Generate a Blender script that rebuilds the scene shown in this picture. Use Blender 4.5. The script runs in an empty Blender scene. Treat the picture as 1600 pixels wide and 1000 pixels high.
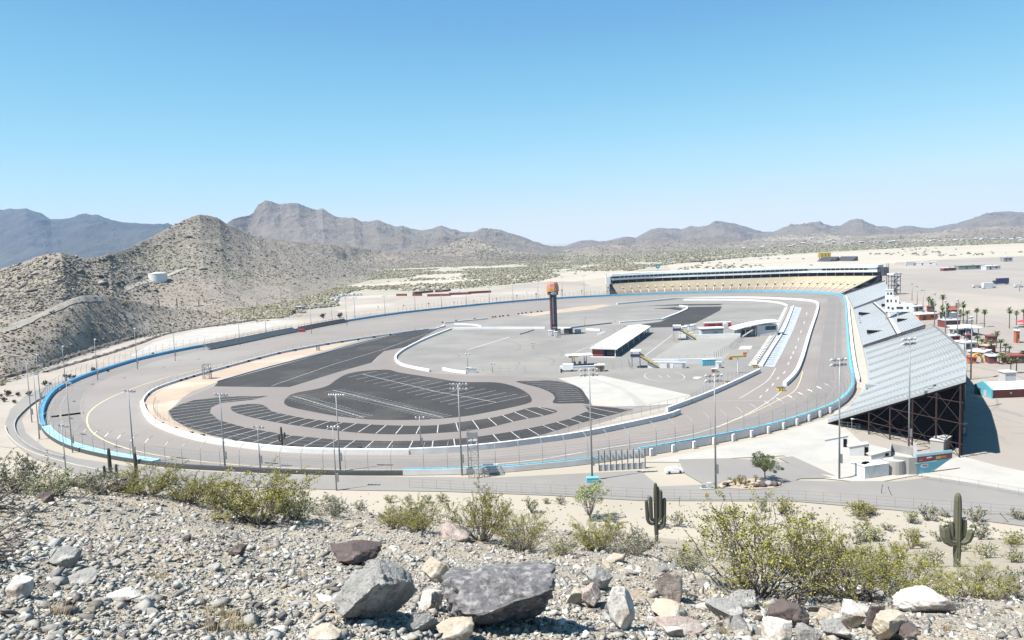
import bpy, bmesh, math, random
import numpy as np
from mathutils import Vector, Matrix
from mathutils.bvhtree import BVHTree

R = math.radians
random.seed(7)
RS = np.random.RandomState(11)
scene = bpy.context.scene
COL = scene.collection

# ------------------------------------------------------------------ camera
CAMH = 60.0
FOC = 1244.4                       # focal length in pixels of the 1600 px wide photograph (28 mm)
cam_d = bpy.data.cameras.new('camera')
cam_d.lens = 28.0
cam_d.sensor_width = 36.0
cam_d.clip_start = 0.1
cam_d.clip_end = 60000
cam = bpy.data.objects.new('camera', cam_d)
COL.objects.link(cam)
CM = Matrix.Rotation(R(90 - 5.6), 3, 'X') @ Matrix.Rotation(R(-2.2), 3, 'Z')
cam.matrix_world = Matrix.Translation((0, 0, CAMH)) @ CM.to_4x4()
scene.camera = cam
CMN = np.array(CM)

# ------------------------------------------------------------------ sky, sun, exposure
EXPO = 1.15
SUN_EL = 60.0
sun_from = Vector((-0.94 * math.cos(R(SUN_EL)), -0.34 * math.cos(R(SUN_EL)), math.sin(R(SUN_EL)))).normalized()
world = bpy.data.worlds.new('World')
scene.world = world
world.use_nodes = True
wn = world.node_tree
wn.nodes.clear()
sky = wn.nodes.new('ShaderNodeTexSky')
sky.sky_type = 'NISHITA'
sky.sun_disc = False
sky.sun_elevation = R(SUN_EL)
sky.sun_rotation = math.atan2(sun_from.x, sun_from.y)
sky.altitude = 300
sky.air_density = 1.0
sky.dust_density = 0.0
sky.ozone_density = 1.0
bg = wn.nodes.new('ShaderNodeBackground')
bg.inputs['Strength'].default_value = 0.11
wo = wn.nodes.new('ShaderNodeOutputWorld')
# grade of the clear desert sky: deeper blue overhead, soft pale blue at the horizon
sep = wn.nodes.new('ShaderNodeSeparateColor'); comb = wn.nodes.new('ShaderNodeCombineColor')
wn.links.new(sky.outputs[0], sep.inputs[0])
GRADE = ((0, ((0, 0), (1.0, .08), (1.83, .155), (2.32, .215), (3.29, .345), (4.85, .57), (8.0, .95), (12, 1.0))),
         (1, ((0, 0), (1.7, .30), (2.98, .43), (3.62, .545), (4.71, .69), (6.29, .86), (8.14, 1.0), (12, 1.02))),
         (1, ((0, 0), (1.7, .58), (2.98, .765), (3.62, .83), (4.71, .92), (6.29, .98), (8.14, 1.04), (12, 1.05))))
for i_, (src, pts_) in enumerate(GRADE):
    a_ = wn.nodes.new('ShaderNodeMath'); a_.operation = 'MULTIPLY'; a_.inputs[1].default_value = 1 / 12.0; a_.use_clamp = True
    fc = wn.nodes.new('ShaderNodeFloatCurve'); cu = fc.mapping.curves[0]
    cu.points[0].location = (0, 0); cu.points[1].location = (1, pts_[-1][1])
    for x_, y_ in pts_[1:-1]: cu.points.new(x_ / 12.0, y_)
    fc.mapping.update()
    q_ = wn.nodes.new('ShaderNodeMath'); q_.operation = 'MULTIPLY'; q_.inputs[1].default_value = 1 / (2 ** EXPO * 0.11)
    wn.links.new(sep.outputs[src], a_.inputs[0]); wn.links.new(a_.outputs[0], fc.inputs['Value']); wn.links.new(fc.outputs[0], q_.inputs[0]); wn.links.new(q_.outputs[0], comb.inputs[i_])
wn.links.new(comb.outputs[0], bg.inputs[0])
wn.links.new(bg.outputs[0], wo.inputs[0])
sun_d = bpy.data.lights.new('sun', 'SUN')
sun_d.energy = 5.0
sun_d.angle = R(0.5)
sun_d.color = (1.0, 0.955, 0.89)
sun = bpy.data.objects.new('sun', sun_d)
COL.objects.link(sun)
sun.rotation_euler = sun_from.to_track_quat('Z', 'Y').to_euler()
scene.view_settings.view_transform = 'Standard'
scene.view_settings.look = 'None'
scene.view_settings.exposure = EXPO
scene.view_settings.gamma = 1
scene.cycles.volume_bounces = 0
scene.cycles.max_bounces = 6
scene.cycles.transparent_max_bounces = 12

# ------------------------------------------------------------------ pixel -> place
def ray(px, py):
    return CMN @ np.array([(px - 800) / FOC, -(py - 500) / FOC, -1.0])
def P(px, py, z=0.0):
    d = ray(px, py)
    t = (z - CAMH) / d[2]
    return (d[0] * t, d[1] * t, z)
def PL(pts, z=0.0):
    return [P(a, b, z) for a, b in pts]
def azt(px, py):
    """azimuth and tan(elevation) of the ray through a photo pixel"""
    d = ray(px, py)
    return math.atan2(d[0], d[1]), d[2] / math.hypot(d[0], d[1])
def topz(px, py, xy):
    """height of the photo pixel above the ground place xy"""
    return CAMH + math.hypot(xy[0], xy[1]) * azt(px, py)[1]

# ------------------------------------------------------------------ noise
def _hash(ix, iy, seed):
    h = (ix.astype(np.int64) * 374761393 + iy.astype(np.int64) * 668265263 + seed * 974711) & 0x7fffffff
    h = ((h ^ (h >> 13)) * 1274126177) & 0x7fffffff
    h = h ^ (h >> 16)
    return (h & 0xffff) / 65535.0
def vnoise(x, y, seed=0):
    ix = np.floor(x); iy = np.floor(y)
    fx = x - ix; fy = y - iy
    fx = fx * fx * fx * (fx * (fx * 6 - 15) + 10); fy = fy * fy * fy * (fy * (fy * 6 - 15) + 10)
    a = _hash(ix, iy, seed); b = _hash(ix + 1, iy, seed); c = _hash(ix, iy + 1, seed); d = _hash(ix + 1, iy + 1, seed)
    return (a + (b - a) * fx) * (1 - fy) + (c + (d - c) * fx) * fy
def fbm(x, y, seed=0, oct=5):
    x = np.asarray(x, float); y = np.asarray(y, float)
    s = 0; a = 0.5; n = 0
    for i in range(oct):
        s = s + a * (vnoise(x, y, seed + i * 17) * 2 - 1); n += a; a *= 0.5
        x, y = x * 1.63 + y * 1.17 + 5.3, y * 1.63 - x * 1.17 + 1.7
    return s / n
def ridged(x, y, seed=0, oct=5):
    x = np.asarray(x, float); y = np.asarray(y, float)
    s = 0; a = 0.5; n = 0
    for i in range(oct):
        v = 1 - np.abs(vnoise(x, y, seed + i * 13) * 2 - 1)
        s = s + a * v * v; n += a; a *= 0.5
        x, y = x * 1.6 + y * 1.2 + 3.1, y * 1.6 - x * 1.2 + 9.2
    return s / n

# ------------------------------------------------------------------ mesh helpers
def np_mesh(name, verts, faces, smooth=False):
    """verts (n,3); faces (m,k) array with one k"""
    verts = np.asarray(verts, np.float32); faces = np.asarray(faces, np.int32)
    me = bpy.data.meshes.new(name)
    me.vertices.add(len(verts)); me.vertices.foreach_set('co', verts.ravel())
    m, k = faces.shape
    me.loops.add(m * k); me.loops.foreach_set('vertex_index', faces.ravel())
    me.polygons.add(m)
    me.polygons.foreach_set('loop_start', np.arange(0, m * k, k, dtype=np.int32))
    me.polygons.foreach_set('loop_total', np.full(m, k, dtype=np.int32))
    if smooth: me.polygons.foreach_set('use_smooth', np.ones(m, bool))
    me.update(calc_edges=True)
    return me
def link(name, me, mats, parent=None, loc=None):
    o = bpy.data.objects.new(name, me)
    COL.objects.link(o)
    for m in (mats if isinstance(mats, (list, tuple)) else [mats]):
        me.materials.append(m)
    if parent: o.parent = parent
    if loc is not None: o.location = loc
    return o
def tag(o, label=None, cat=None, group=None, kind=None):
    if label: o['label'] = label
    if cat: o['category'] = cat
    if group: o['group'] = group
    if kind: o['kind'] = kind
    return o
def thing(name, label, cat, loc=(0, 0, 0), rz=0.0, group=None):
    o = bpy.data.objects.new(name, None)
    o.empty_display_size = 0.5
    COL.objects.link(o)
    o.location = loc; o.rotation_euler = (0, 0, rz)
    return tag(o, label, cat, group)
def copy_tree(o, parent=None):
    c = o.copy(); COL.objects.link(c)
    if parent is not None: c.parent = parent
    for ch in KIDS.get(o.name, []): copy_tree(ch, c)
    return c
KIDS = {}
def reg(o):
    """remember the children of a prototype for copying"""
    for ob in list(COL.objects):
        if ob.parent is o: KIDS.setdefault(o.name, []).append(ob)
def struct(o, label=None):
    o['kind'] = 'structure'
    if label: o['label'] = label
    return o

class MB:
    def __init__(self): self.v = []; self.f = []
    def add(self, vs, fs):
        n = len(self.v); self.v += [tuple(p) for p in vs]; self.f += [tuple(i + n for i in f) for f in fs]
        return self
    def box(self, c, s, rz=0.0, M=None):
        hx, hy, hz = s[0] / 2, s[1] / 2, s[2] / 2
        vs = [Vector((x, y, z)) for z in (-hz, hz) for x, y in ((-hx, -hy), (hx, -hy), (hx, hy), (-hx, hy))]
        m = Matrix.Rotation(rz, 3, 'Z') if M is None else M
        vs = [m @ v + Vector(c) for v in vs]
        return self.add(vs, [(0, 3, 2, 1), (4, 5, 6, 7), (0, 1, 5, 4), (1, 2, 6, 5), (2, 3, 7, 6), (3, 0, 4, 7)])
    def beam(self, a, b, w, h=None):
        """square bar from a to b"""
        a = Vector(a); b = Vector(b); d = b - a
        if d.length < 1e-6: return self
        q = d.to_track_quat('Z', 'Y').to_matrix()
        h = h or w
        m = Matrix(((q[0][0], q[0][1], q[0][2]), (q[1][0], q[1][1], q[1][2]), (q[2][0], q[2][1], q[2][2])))
        return self.box((a + b) / 2, (w, h, d.length), M=m)
    def tube(self, pts, rad, n=8, rib=0.0, cap=True):
        pts = [Vector(p) for p in pts]
        if not isinstance(rad, (list, tuple)): rad = [rad] * len(pts)
        vs = []; fs = []
        for i, p in enumerate(pts):
            d = (pts[min(i + 1, len(pts) - 1)] - pts[max(i - 1, 0)])
            if d.length < 1e-9: d = Vector((0, 0, 1))
            q = d.to_track_quat('Z', 'Y')
            for k in range(n):
                a = 2 * math.pi * k / n
                r = rad[i] * (1 + (rib if k % 2 else -rib))
                vs.append(p + q @ Vector((math.cos(a) * r, math.sin(a) * r, 0)))
        for i in range(len(pts) - 1):
            for k in range(n):
                a = i * n + k; b = i * n + (k + 1) % n
                fs.append((a, b, b + n, a + n))
        if cap:
            fs.append(tuple(range(n))[::-1]); fs.append(tuple(range((len(pts) - 1) * n, len(pts) * n)))
        return self.add(vs, fs)
    def prism(self, poly, z0, z1):
        n = len(poly)
        vs = [(p[0], p[1], z0) for p in poly] + [(p[0], p[1], z1) for p in poly]
        fs = [tuple(range(n))[::-1], tuple(range(n, 2 * n))] + [(i, (i + 1) % n, (i + 1) % n + n, i + n) for i in range(n)]
        return self.add(vs, fs)
    def quad(self, a, b, c, d): return self.add([a, b, c, d], [(0, 1, 2, 3)])
    def strip(self, pts, w, z):
        """painted line of width w along pts at height z"""
        L = offset_line(pts, w / 2); Rr = offset_line(pts, -w / 2)
        vs = [(p[0], p[1], z) for p in L] + [(p[0], p[1], z) for p in Rr]; n = len(L)
        return self.add(vs, [(i, i + n, i + 1 + n, i + 1) for i in range(n - 1)])
    def wall(self, pts, z0, z1, w):
        """wall of thickness w along pts"""
        L = offset_line(pts, w / 2); Q = offset_line(pts, -w / 2); n = len(L)
        z0s = z0 if isinstance(z0, (list, tuple)) else [z0] * n
        z1s = z1 if isinstance(z1, (list, tuple)) else [z1] * n
        vs = [(p[0], p[1], z0s[i]) for i, p in enumerate(L)] + [(p[0], p[1], z0s[i]) for i, p in enumerate(Q)] + \
             [(p[0], p[1], z1s[i]) for i, p in enumerate(L)] + [(p[0], p[1], z1s[i]) for i, p in enumerate(Q)]
        fs = []
        for i in range(n - 1):
            fs += [(i, i + 1, 2 * n + i + 1, 2 * n + i), (n + i + 1, n + i, 3 * n + i, 3 * n + i + 1),
                   (2 * n + i, 2 * n + i + 1, 3 * n + i + 1, 3 * n + i)]
        fs += [(0, 2 * n, 3 * n, n), (n - 1, 2 * n - 1, 4 * n - 1, 3 * n - 1)]
        return self.add(vs, fs)
    def build(self, name, mat, parent=None, loc=None, smooth=False, rel=None):
        vs = self.v
        if rel is not None: vs = [(a[0] - rel[0], a[1] - rel[1], a[2] - rel[2]) for a in vs]
        me = bpy.data.meshes.new(name)
        me.from_pydata([tuple(p) for p in vs], [], self.f)
        bm = bmesh.new(); bm.from_mesh(me)
        bmesh.ops.recalc_face_normals(bm, faces=bm.faces)
        bm.to_mesh(me); bm.free()
        if smooth:
            me.polygons.foreach_set('use_smooth', np.ones(len(me.polygons), bool))
        me.update()
        return link(name, me, mat, parent, loc)

def offset_line(pts, d):
    out = []; n = len(pts)
    for i in range(n):
        a = pts[max(i - 1, 0)]; b = pts[min(i + 1, n - 1)]
        dx, dy = b[0] - a[0], b[1] - a[1]; l = math.hypot(dx, dy) or 1
        out.append((pts[i][0] - dy / l * d, pts[i][1] + dx / l * d))
    return out
def spline(pts, step=5.0, closed=False):
    """Catmull-Rom through pts, about one point every step metres"""
    pts = [tuple(p[:2]) for p in pts]; n = len(pts); out = []
    rng = range(n) if closed else range(n - 1)
    for i in rng:
        p1 = pts[i]; p2 = pts[(i + 1) % n]
        p0 = pts[(i - 1) % n] if closed or i > 0 else p1
        p3 = pts[(i + 2) % n] if closed or i + 2 < n else p2
        # centripetal
        def dist(a, b): return max(math.hypot(a[0] - b[0], a[1] - b[1]) ** 0.5, 1e-4)
        t0 = 0; t1 = t0 + dist(p0, p1); t2 = t1 + dist(p1, p2); t3 = t2 + dist(p2, p3)
        k = max(1, int(math.hypot(p2[0] - p1[0], p2[1] - p1[1]) / step))
        for j in range(k):
            t = t1 + (t2 - t1) * j / k
            def L(a, b, ta, tb): return tuple(a[c] + (b[c] - a[c]) * (t - ta) / (tb - ta) for c in (0, 1))
            A1 = L(p0, p1, t0, t1) if t1 > t0 else p1
            A2 = L(p1, p2, t1, t2); A3 = L(p2, p3, t2, t3) if t3 > t2 else p2
            B1 = L(A1, A2, t0, t2); B2 = L(A2, A3, t1, t3)
            out.append(L(B1, B2, t1, t2))
    if not closed: out.append(pts[-1])
    return out
def along(pts, step, start=0.0):
    """points each step metres along a polyline, with the direction"""
    out = []; d = -start
    for a, b in zip(pts, pts[1:]):
        l = math.hypot(b[0] - a[0], b[1] - a[1])
        while d <= l and l > 0:
            if d >= 0:
                t = d / l
                out.append((a[0] + (b[0] - a[0]) * t, a[1] + (b[1] - a[1]) * t, (b[0] - a[0]) / l, (b[1] - a[1]) / l))
            d += step
        d -= l
    return out
def clip_line(poly, a, b):
    """pieces of segment a-b inside poly (2D)"""
    ts = [0.0, 1.0]; n = len(poly)
    dx, dy = b[0] - a[0], b[1] - a[1]
    for i in range(n):
        p = poly[i]; q = poly[(i + 1) % n]
        ex, ey = q[0] - p[0], q[1] - p[1]
        den = dx * ey - dy * ex
        if abs(den) < 1e-9: continue
        t = ((p[0] - a[0]) * ey - (p[1] - a[1]) * ex) / den
        u = ((p[0] - a[0]) * dy - (p[1] - a[1]) * dx) / den
        if 0 < t < 1 and 0 <= u <= 1: ts.append(t)
    ts.sort(); out = []
    for t0, t1 in zip(ts, ts[1:]):
        m = (t0 + t1) / 2
        if t1 - t0 > 1e-4 and inside(poly, a[0] + dx * m, a[1] + dy * m):
            out.append(((a[0] + dx * t0, a[1] + dy * t0), (a[0] + dx * t1, a[1] + dy * t1)))
    return out
def inside(poly, x, y):
    c = False; n = len(poly); j = n - 1
    for i in range(n):
        xi, yi = poly[i][:2]; xj, yj = poly[j][:2]
        if (yi > y) != (yj > y) and x < (xj - xi) * (y - yi) / (yj - yi) + xi: c = not c
        j = i
    return c
def inside_np(poly, x, y):
    c = np.zeros(x.shape, bool); n = len(poly); j = n - 1
    for i in range(n):
        xi, yi = poly[i][:2]; xj, yj = poly[j][:2]
        if yi != yj:
            c ^= ((yi > y) != (yj > y)) & (x < (xj - xi) * (y - yi) / (yj - yi) + xi)
        j = i
    return c
def sheet(name, poly, z, mat, label=None):
    """flat ground sheet; vertices only on the outline"""
    bm = bmesh.new()
    vs = [bm.verts.new((p[0], p[1], z)) for p in poly]
    f = bm.faces.new(vs); f.normal_update()
    if f.normal.z < 0: f.normal_flip()
    bmesh.ops.triangulate(bm, faces=[f])
    me = bpy.data.meshes.new(name); bm.to_mesh(me); bm.free()
    return struct(link(name, me, mat), label)

# ------------------------------------------------------------------ materials
MATS = {}
ALB = 0.8          # one overall level for every surface colour
def pm(name, c1, c2=None, scale=1.0, rough=0.85, bump=0.0, bscale=None, metal=0.0, detail=6, spread=0.5,
       c3=None, scale3=None, island=0.0, coord='Object', spec=None, streak=None):
    """procedural material: two colours mixed by noise, a third in patches, bump, per-island variation"""
    if name in MATS: return MATS[name]
    c2 = c2 or tuple(v * 0.82 for v in c1)
    c1, c2, c3 = [tuple(v * ALB for v in c) if c else None for c in (c1, c2, c3)]
    m = bpy.data.materials.new(name); m.use_nodes = True; MATS[name] = m
    nt = m.node_tree; N = nt.nodes; L = nt.links
    b = N['Principled BSDF']
    b.inputs['Roughness'].default_value = rough; b.inputs['Metallic'].default_value = metal
    if spec is not None: b.inputs['Specular IOR Level'].default_value = spec
    tc = N.new('ShaderNodeTexCoord')
    def noise(sc, det=detail, ro=0.6):
        n = N.new('ShaderNodeTexNoise'); n.inputs['Scale'].default_value = sc
        n.inputs['Detail'].default_value = det; n.inputs['Roughness'].default_value = ro
        if streak:
            mp = N.new('ShaderNodeMapping'); mp.inputs['Scale'].default_value = streak
            L.new(tc.outputs[coord], mp.inputs[0]); L.new(mp.outputs[0], n.inputs['Vector'])
        else: L.new(tc.outputs[coord], n.inputs['Vector'])
        return n
    def ramp(n, lo, hi):
        r = N.new('ShaderNodeMapRange'); r.inputs['From Min'].default_value = lo; r.inputs['From Max'].default_value = hi
        r.interpolation_type = 'SMOOTHSTEP'
        L.new(n.outputs['Fac'] if 'Fac' in n.outputs else n.outputs[0], r.inputs['Value']); return r
    def mix(f, a, bb, mode='MIX'):
        x = N.new('ShaderNodeMix'); x.data_type = 'RGBA'; x.blend_type = mode
        if isinstance(f, float): x.inputs[0].default_value = f
        else: L.new(f, x.inputs[0])
        for i, s in ((6, a), (7, bb)):
            if isinstance(s, tuple): x.inputs[i].default_value = (*s, 1)
            else: L.new(s, x.inputs[i])
        return x.outputs[2]
    out = mix(ramp(noise(scale), 0.5 - spread / 2, 0.5 + spread / 2).outputs[0], c1, c2)
    if c3:
        out = mix(ramp(noise(scale3 or scale * 0.2, 5), 0.5, 0.66).outputs[0], out, c3)
    if island:
        g = N.new('ShaderNodeNewGeometry')
        r = N.new('ShaderNodeMapRange'); r.inputs['To Min'].default_value = 1 - island; r.inputs['To Max'].default_value = 1 + island
        L.new(g.outputs['Random Per Island'], r.inputs[0])
        v = N.new('ShaderNodeVectorMath'); v.operation = 'SCALE'
        L.new(out, v.inputs[0]); L.new(r.outputs[0], v.inputs['Scale']); out = v.outputs[0]
    L.new(out, b.inputs['Base Color'])
    if bump:
        bn = noise(bscale or scale * 4, 8, 0.65)
        bp = N.new('ShaderNodeBump'); bp.inputs['Strength'].default_value = 1.0; bp.inputs['Distance'].default_value = bump
        L.new(bn.outputs['Fac'], bp.inputs['Height']); L.new(bp.outputs[0], b.inputs['Normal'])
    return m
def ramp_island(name, stops, rough=0.85, bump=0.0, bscale=20.0, nscale=None):
    """colour picked for every loose piece from a ramp of natural colours"""
    if name in MATS: return MATS[name]
    m = bpy.data.materials.new(name); m.use_nodes = True; MATS[name] = m
    nt = m.node_tree; N = nt.nodes; L = nt.links; b = N['Principled BSDF']
    b.inputs['Roughness'].default_value = rough; b.inputs['Specular IOR Level'].default_value = 0.25
    g = N.new('ShaderNodeNewGeometry'); r = N.new('ShaderNodeValToRGB')
    els = r.color_ramp.elements
    r.color_ramp.interpolation = 'LINEAR'
    for i, (p, c) in enumerate(stops):
        e = els[i] if i < 2 else els.new(p)
        e.position = p; e.color = (*[v * ALB for v in c], 1)
    L.new(g.outputs['Random Per Island'], r.inputs[0])
    out = r.outputs[0]
    tc = N.new('ShaderNodeTexCoord')
    if nscale:
        n = N.new('ShaderNodeTexNoise'); n.inputs['Scale'].default_value = nscale; n.inputs['Detail'].default_value = 6
        L.new(tc.outputs['Object'], n.inputs['Vector'])
        mr = N.new('ShaderNodeMapRange'); mr.inputs['From Min'].default_value = .3; mr.inputs['From Max'].default_value = .7
        mr.inputs['To Min'].default_value = 0.7; mr.inputs['To Max'].default_value = 1.25
        L.new(n.outputs['Fac'], mr.inputs[0])
        v = N.new('ShaderNodeVectorMath'); v.operation = 'SCALE'; L.new(out, v.inputs[0]); L.new(mr.outputs[0], v.inputs['Scale']); out = v.outputs[0]
    L.new(out, b.inputs['Base Color'])
    if bump:
        n = N.new('ShaderNodeTexNoise'); n.inputs['Scale'].default_value = bscale; n.inputs['Detail'].default_value = 6
        L.new(tc.outputs['Object'], n.inputs['Vector'])
        bp = N.new('ShaderNodeBump'); bp.inputs['Distance'].default_value = bump
        L.new(n.outputs['Fac'], bp.inputs['Height']); L.new(bp.outputs[0], b.inputs['Normal'])
    return m
W = lambda *c: c
M_white = pm('white_paint', (0.78, 0.78, 0.77), (0.70, 0.70, 0.69), 0.4, 0.6)
M_wall = pm('white_wall_paint', (0.74, 0.74, 0.74), (0.60, 0.60, 0.60), 0.15, 0.7)
M_line = pm('line_paint', (0.60, 0.60, 0.58), (0.34, 0.34, 0.33), 0.5, 0.8)
M_yline = pm('yellow_line_paint', (0.70, 0.58, 0.28), (0.55, 0.47, 0.27), 0.3, 0.8)
M_cyanl = pm('pale_cyan_paint', (0.42, 0.72, 0.80), (0.34, 0.64, 0.73), 0.2, 0.5)
M_blue = pm('barrier_blue', (0.10, 0.40, 0.62), (0.07, 0.32, 0.54), 0.08, 0.5)
M_cyan = pm('cyan_paint', (0.16, 0.50, 0.62), (0.12, 0.42, 0.54), 0.2, 0.5)
M_steel = pm('galvanised_steel', (0.36, 0.37, 0.38), (0.27, 0.28, 0.29), 0.8, 0.5, metal=0.3)
M_dsteel = pm('dark_steel', (0.09, 0.095, 0.105), (0.06, 0.06, 0.07), 0.6, 0.6)
M_rust = pm('rust_red_steel', (0.06, 0.026, 0.023), (0.04, 0.019, 0.018), 0.4, 0.7)
M_redbr = pm('red_brown_paint', (0.26, 0.065, 0.05), (0.20, 0.05, 0.045), 0.3, 0.7)
M_dark = pm('dark_cladding', (0.008, 0.008, 0.011), (0.016, 0.011, 0.012), 0.3, 0.95, spec=0.05)  # near-black; puts shade into the panels under the stand
M_glass = pm('window_glass', (0.03, 0.045, 0.055), (0.02, 0.03, 0.04), 0.2, 0.12)
M_concrete = pm('pale_concrete', (0.44, 0.42, 0.385), (0.345, 0.33, 0.305), 0.10, 0.9, c3=(0.40, 0.365, 0.315), scale3=0.04, detail=9)
M_gconc = pm('grey_concrete', (0.36, 0.355, 0.34), (0.27, 0.265, 0.26), 0.25, 0.9)
M_lamp = pm('lamp_housing', (0.62, 0.63, 0.64), (0.5, 0.5, 0.52), 1.0, 0.35)
M_lampg = pm('floodlight_reflector', (0.36, 0.37, 0.39), (0.16, 0.165, 0.18), 1.6, 0.3, metal=0.3)
M_yellow = pm('yellow_paint', (0.62, 0.44, 0.06), (0.5, 0.36, 0.06), 0.4, 0.6)
M_orange = pm('orange_paint', (0.62, 0.17, 0.05), (0.55, 0.13, 0.05), 0.4, 0.6)
M_red = pm('red_paint', (0.50, 0.05, 0.05), (0.42, 0.04, 0.04), 0.4, 0.6)
M_teal = pm('teal_paint', (0.04, 0.32, 0.36), (0.03, 0.27, 0.30), 0.3, 0.6)
M_navy = pm('navy_paint', (0.03, 0.04, 0.14), (0.025, 0.03, 0.10), 0.3, 0.5)
M_tyre = pm('tyre_rubber', (0.02, 0.02, 0.02), (0.03, 0.03, 0.03), 2.0, 0.8)
# ================================================================== THE LAND
M_ground = pm('desert_soil', (0.39, 0.345, 0.28), (0.33, 0.295, 0.24), 0.012, 0.95, c3=(0.30, 0.275, 0.21), scale3=0.004, detail=9)
M_asph = pm('weathered_asphalt', (0.245, 0.216, 0.196), (0.212, 0.187, 0.170), 0.02, 0.9, c3=(0.255, 0.234, 0.218), scale3=0.008, detail=8)
M_pave = pm('old_grey_pavement', (0.25, 0.236, 0.217), (0.185, 0.174, 0.16), 0.03, 0.9, c3=(0.262, 0.238, 0.212), scale3=0.01, detail=8)
M_road = pm('service_road_asphalt', (0.25, 0.234, 0.217), (0.205, 0.192, 0.18), 0.04, 0.9, c3=(0.255, 0.235, 0.21), scale3=0.02, detail=8)
M_lot = pm('fresh_black_asphalt', (0.024, 0.0205, 0.0185), (0.036, 0.032, 0.029), 0.06, 0.85, c3=(0.052, 0.045, 0.039), scale3=0.035, detail=8)
M_dirt = pm('tan_dirt', (0.42, 0.335, 0.255), (0.36, 0.275, 0.205), 0.05, 0.95, c3=(0.46, 0.40, 0.32), scale3=0.02, detail=8)
M_pale = pm('pale_graded_dirt', (0.37, 0.325, 0.275), (0.29, 0.252, 0.215), 0.04, 0.95, c3=(0.42, 0.38, 0.33), scale3=0.01, detail=8)
M_grey = pm('grey_gravel_lot', (0.32, 0.285, 0.25), (0.25, 0.222, 0.198), 0.012, 0.95, c3=(0.37, 0.315, 0.265), scale3=0.006, detail=9, streak=(1.0, 0.45, 1.0))
M_sand = pm('riverbed_sand', (0.45, 0.40, 0.325), (0.37, 0.325, 0.262), 0.006, 0.95, c3=(0.42, 0.38, 0.31), scale3=0.003, detail=8)
M_scrubsoil = pm('scrub_covered_soil', (0.29, 0.27, 0.205), (0.37, 0.335, 0.265), 0.009, 0.95, c3=(0.45, 0.41, 0.32), scale3=0.003, detail=10, streak=(1.0, 2.6, 1.0))

G = 15000
gr = MB().quad((-13000, -3400, -0.12), (13000, -3400, -0.12), (13000, 13600, -0.12), (-13000, 13600, -0.12)).build('ground', M_ground)
struct(gr)

# ---- wide zones on the valley floor
sheet('desert_floor', PL([(560, 470), (420, 462), (380, 440), (430, 418), (620, 408), (760, 402), (900, 400), (1100, 392), (1210, 384.5), (1350, 379), (1480, 375),
       (1700, 366), (1700, 377), (1600, 380.5), (1440, 386), (1280, 396), (1150, 403), (1100, 409), (1040, 412), (1010, 418), (960, 432), (880, 438), (830, 446), (740, 450), (650, 456)]), -0.06, M_scrubsoil)
sheet('riverbed', PL([(1040, 412), (1150, 403), (1280, 396), (1440, 386), (1600, 380.5), (1720, 375), (1720, 400), (1600, 403), (1500, 405), (1400, 412), (1300, 420), (1200, 425), (1050, 424)]), -0.06, M_sand)
sheet('sand_patch', PL([(622, 425), (680, 421), (760, 424), (800, 428), (830, 434), (790, 446), (740, 447), (700, 452), (610, 452), (560, 448), (500, 450), (520, 447), (590, 444), (640, 436)]), -0.03, M_sand)
sheet('sand_flat', PL([(840, 432), (900, 424), (960, 421), (1000, 424), (960, 432), (900, 440), (850, 440)]), -0.03, M_sand)
sheet('gravel_lot', PL([(1720, 396), (1600, 400), (1500, 404), (1400, 410), (1385, 425), (1100, 455), (940, 455), (900, 436), (800, 446), (770, 457), (620, 466), (560, 466), (530, 478), (480, 484), (430, 500),
       (470, 520), (900, 500), (1290, 470), (1320, 560), (1300, 650), (1290, 712), (1500, 735), (1760, 800), (1760, 390)]), -0.04, M_grey)
sheet('dirt_lot', PL([(525, 462), (570, 461), (700, 459), (780, 452), (830, 450), (940, 446), (945, 458), (850, 466), (760, 474), (690, 481), (600, 489), (545, 494), (520, 482)]), -0.01, M_pale)
sheet('graded_dirt', PL([(-60, 608), (40, 580), (110, 556), (170, 540), (240, 524), (320, 512), (400, 502), (480, 497), (550, 494), (560, 500), (470, 520), (330, 546), (200, 575), (110, 604), (60, 640), (60, 690), (20, 700), (-60, 690)]), -0.02, M_pale)
sheet('pale_berm', PL([(300, 518), (352, 509), (440, 500), (450, 506), (400, 516), (330, 530), (260, 545), (200, 558), (240, 535)]), 0.0, M_concrete)

# ---- roads outside the track
def road(name, pts, w, z, mat, label=None):
    c = spline(PL(pts), 6)
    o = MB().strip(c, w, z).build(name, mat)
    return struct(o, label)
road('hillside_road', [(-60, 606), (0, 598), (50, 584), (95, 566), (150, 548), (205, 530), (262, 516), (330, 508), (420, 497), (500, 491)], 7.5, 0.02, M_road)
sheet('perimeter_road', PL([(112, 600), (76, 616), (50, 634), (34, 655), (40, 676), (70, 700), (120, 716), (200, 728), (300, 735), (430, 742), (630, 745), (780, 746), (1000, 735), (1030, 760), (1100, 757), (1180, 748),
       (1290, 752), (1400, 752), (1460, 745), (1760, 790), (1760, 835), (1600, 822), (1480, 806), (1400, 797), (1240, 783), (1000, 782), (860, 774), (700, 768), (560, 766), (420, 762), (300, 758), (200, 752), (110, 738), (50, 715), (18, 690), (8, 662), (16, 640), (40, 618), (80, 600), (118, 588)]), 0.01, M_road)
sheet('concrete_apron', PL([(1000, 722), (1100, 703), (1200, 682), (1290, 655), (1322, 632), (1345, 650), (1320, 668), (1345, 690), (1425, 712), (1435, 742), (1380, 752), (1330, 752), (1290, 748), (1225, 712), (1140, 716), (1060, 722)]), 0.03, M_concrete)
sheet('concrete_ramp', PL([(1430, 743), (1500, 712), (1560, 728), (1760, 770), (1760, 793), (1600, 770), (1500, 752)]), 0.03, M_concrete)
sheet('ramp_pavement', PL([(1216, 716), (1238, 713), (1306, 744), (1262, 738)]), 0.06, M_road)
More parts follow.
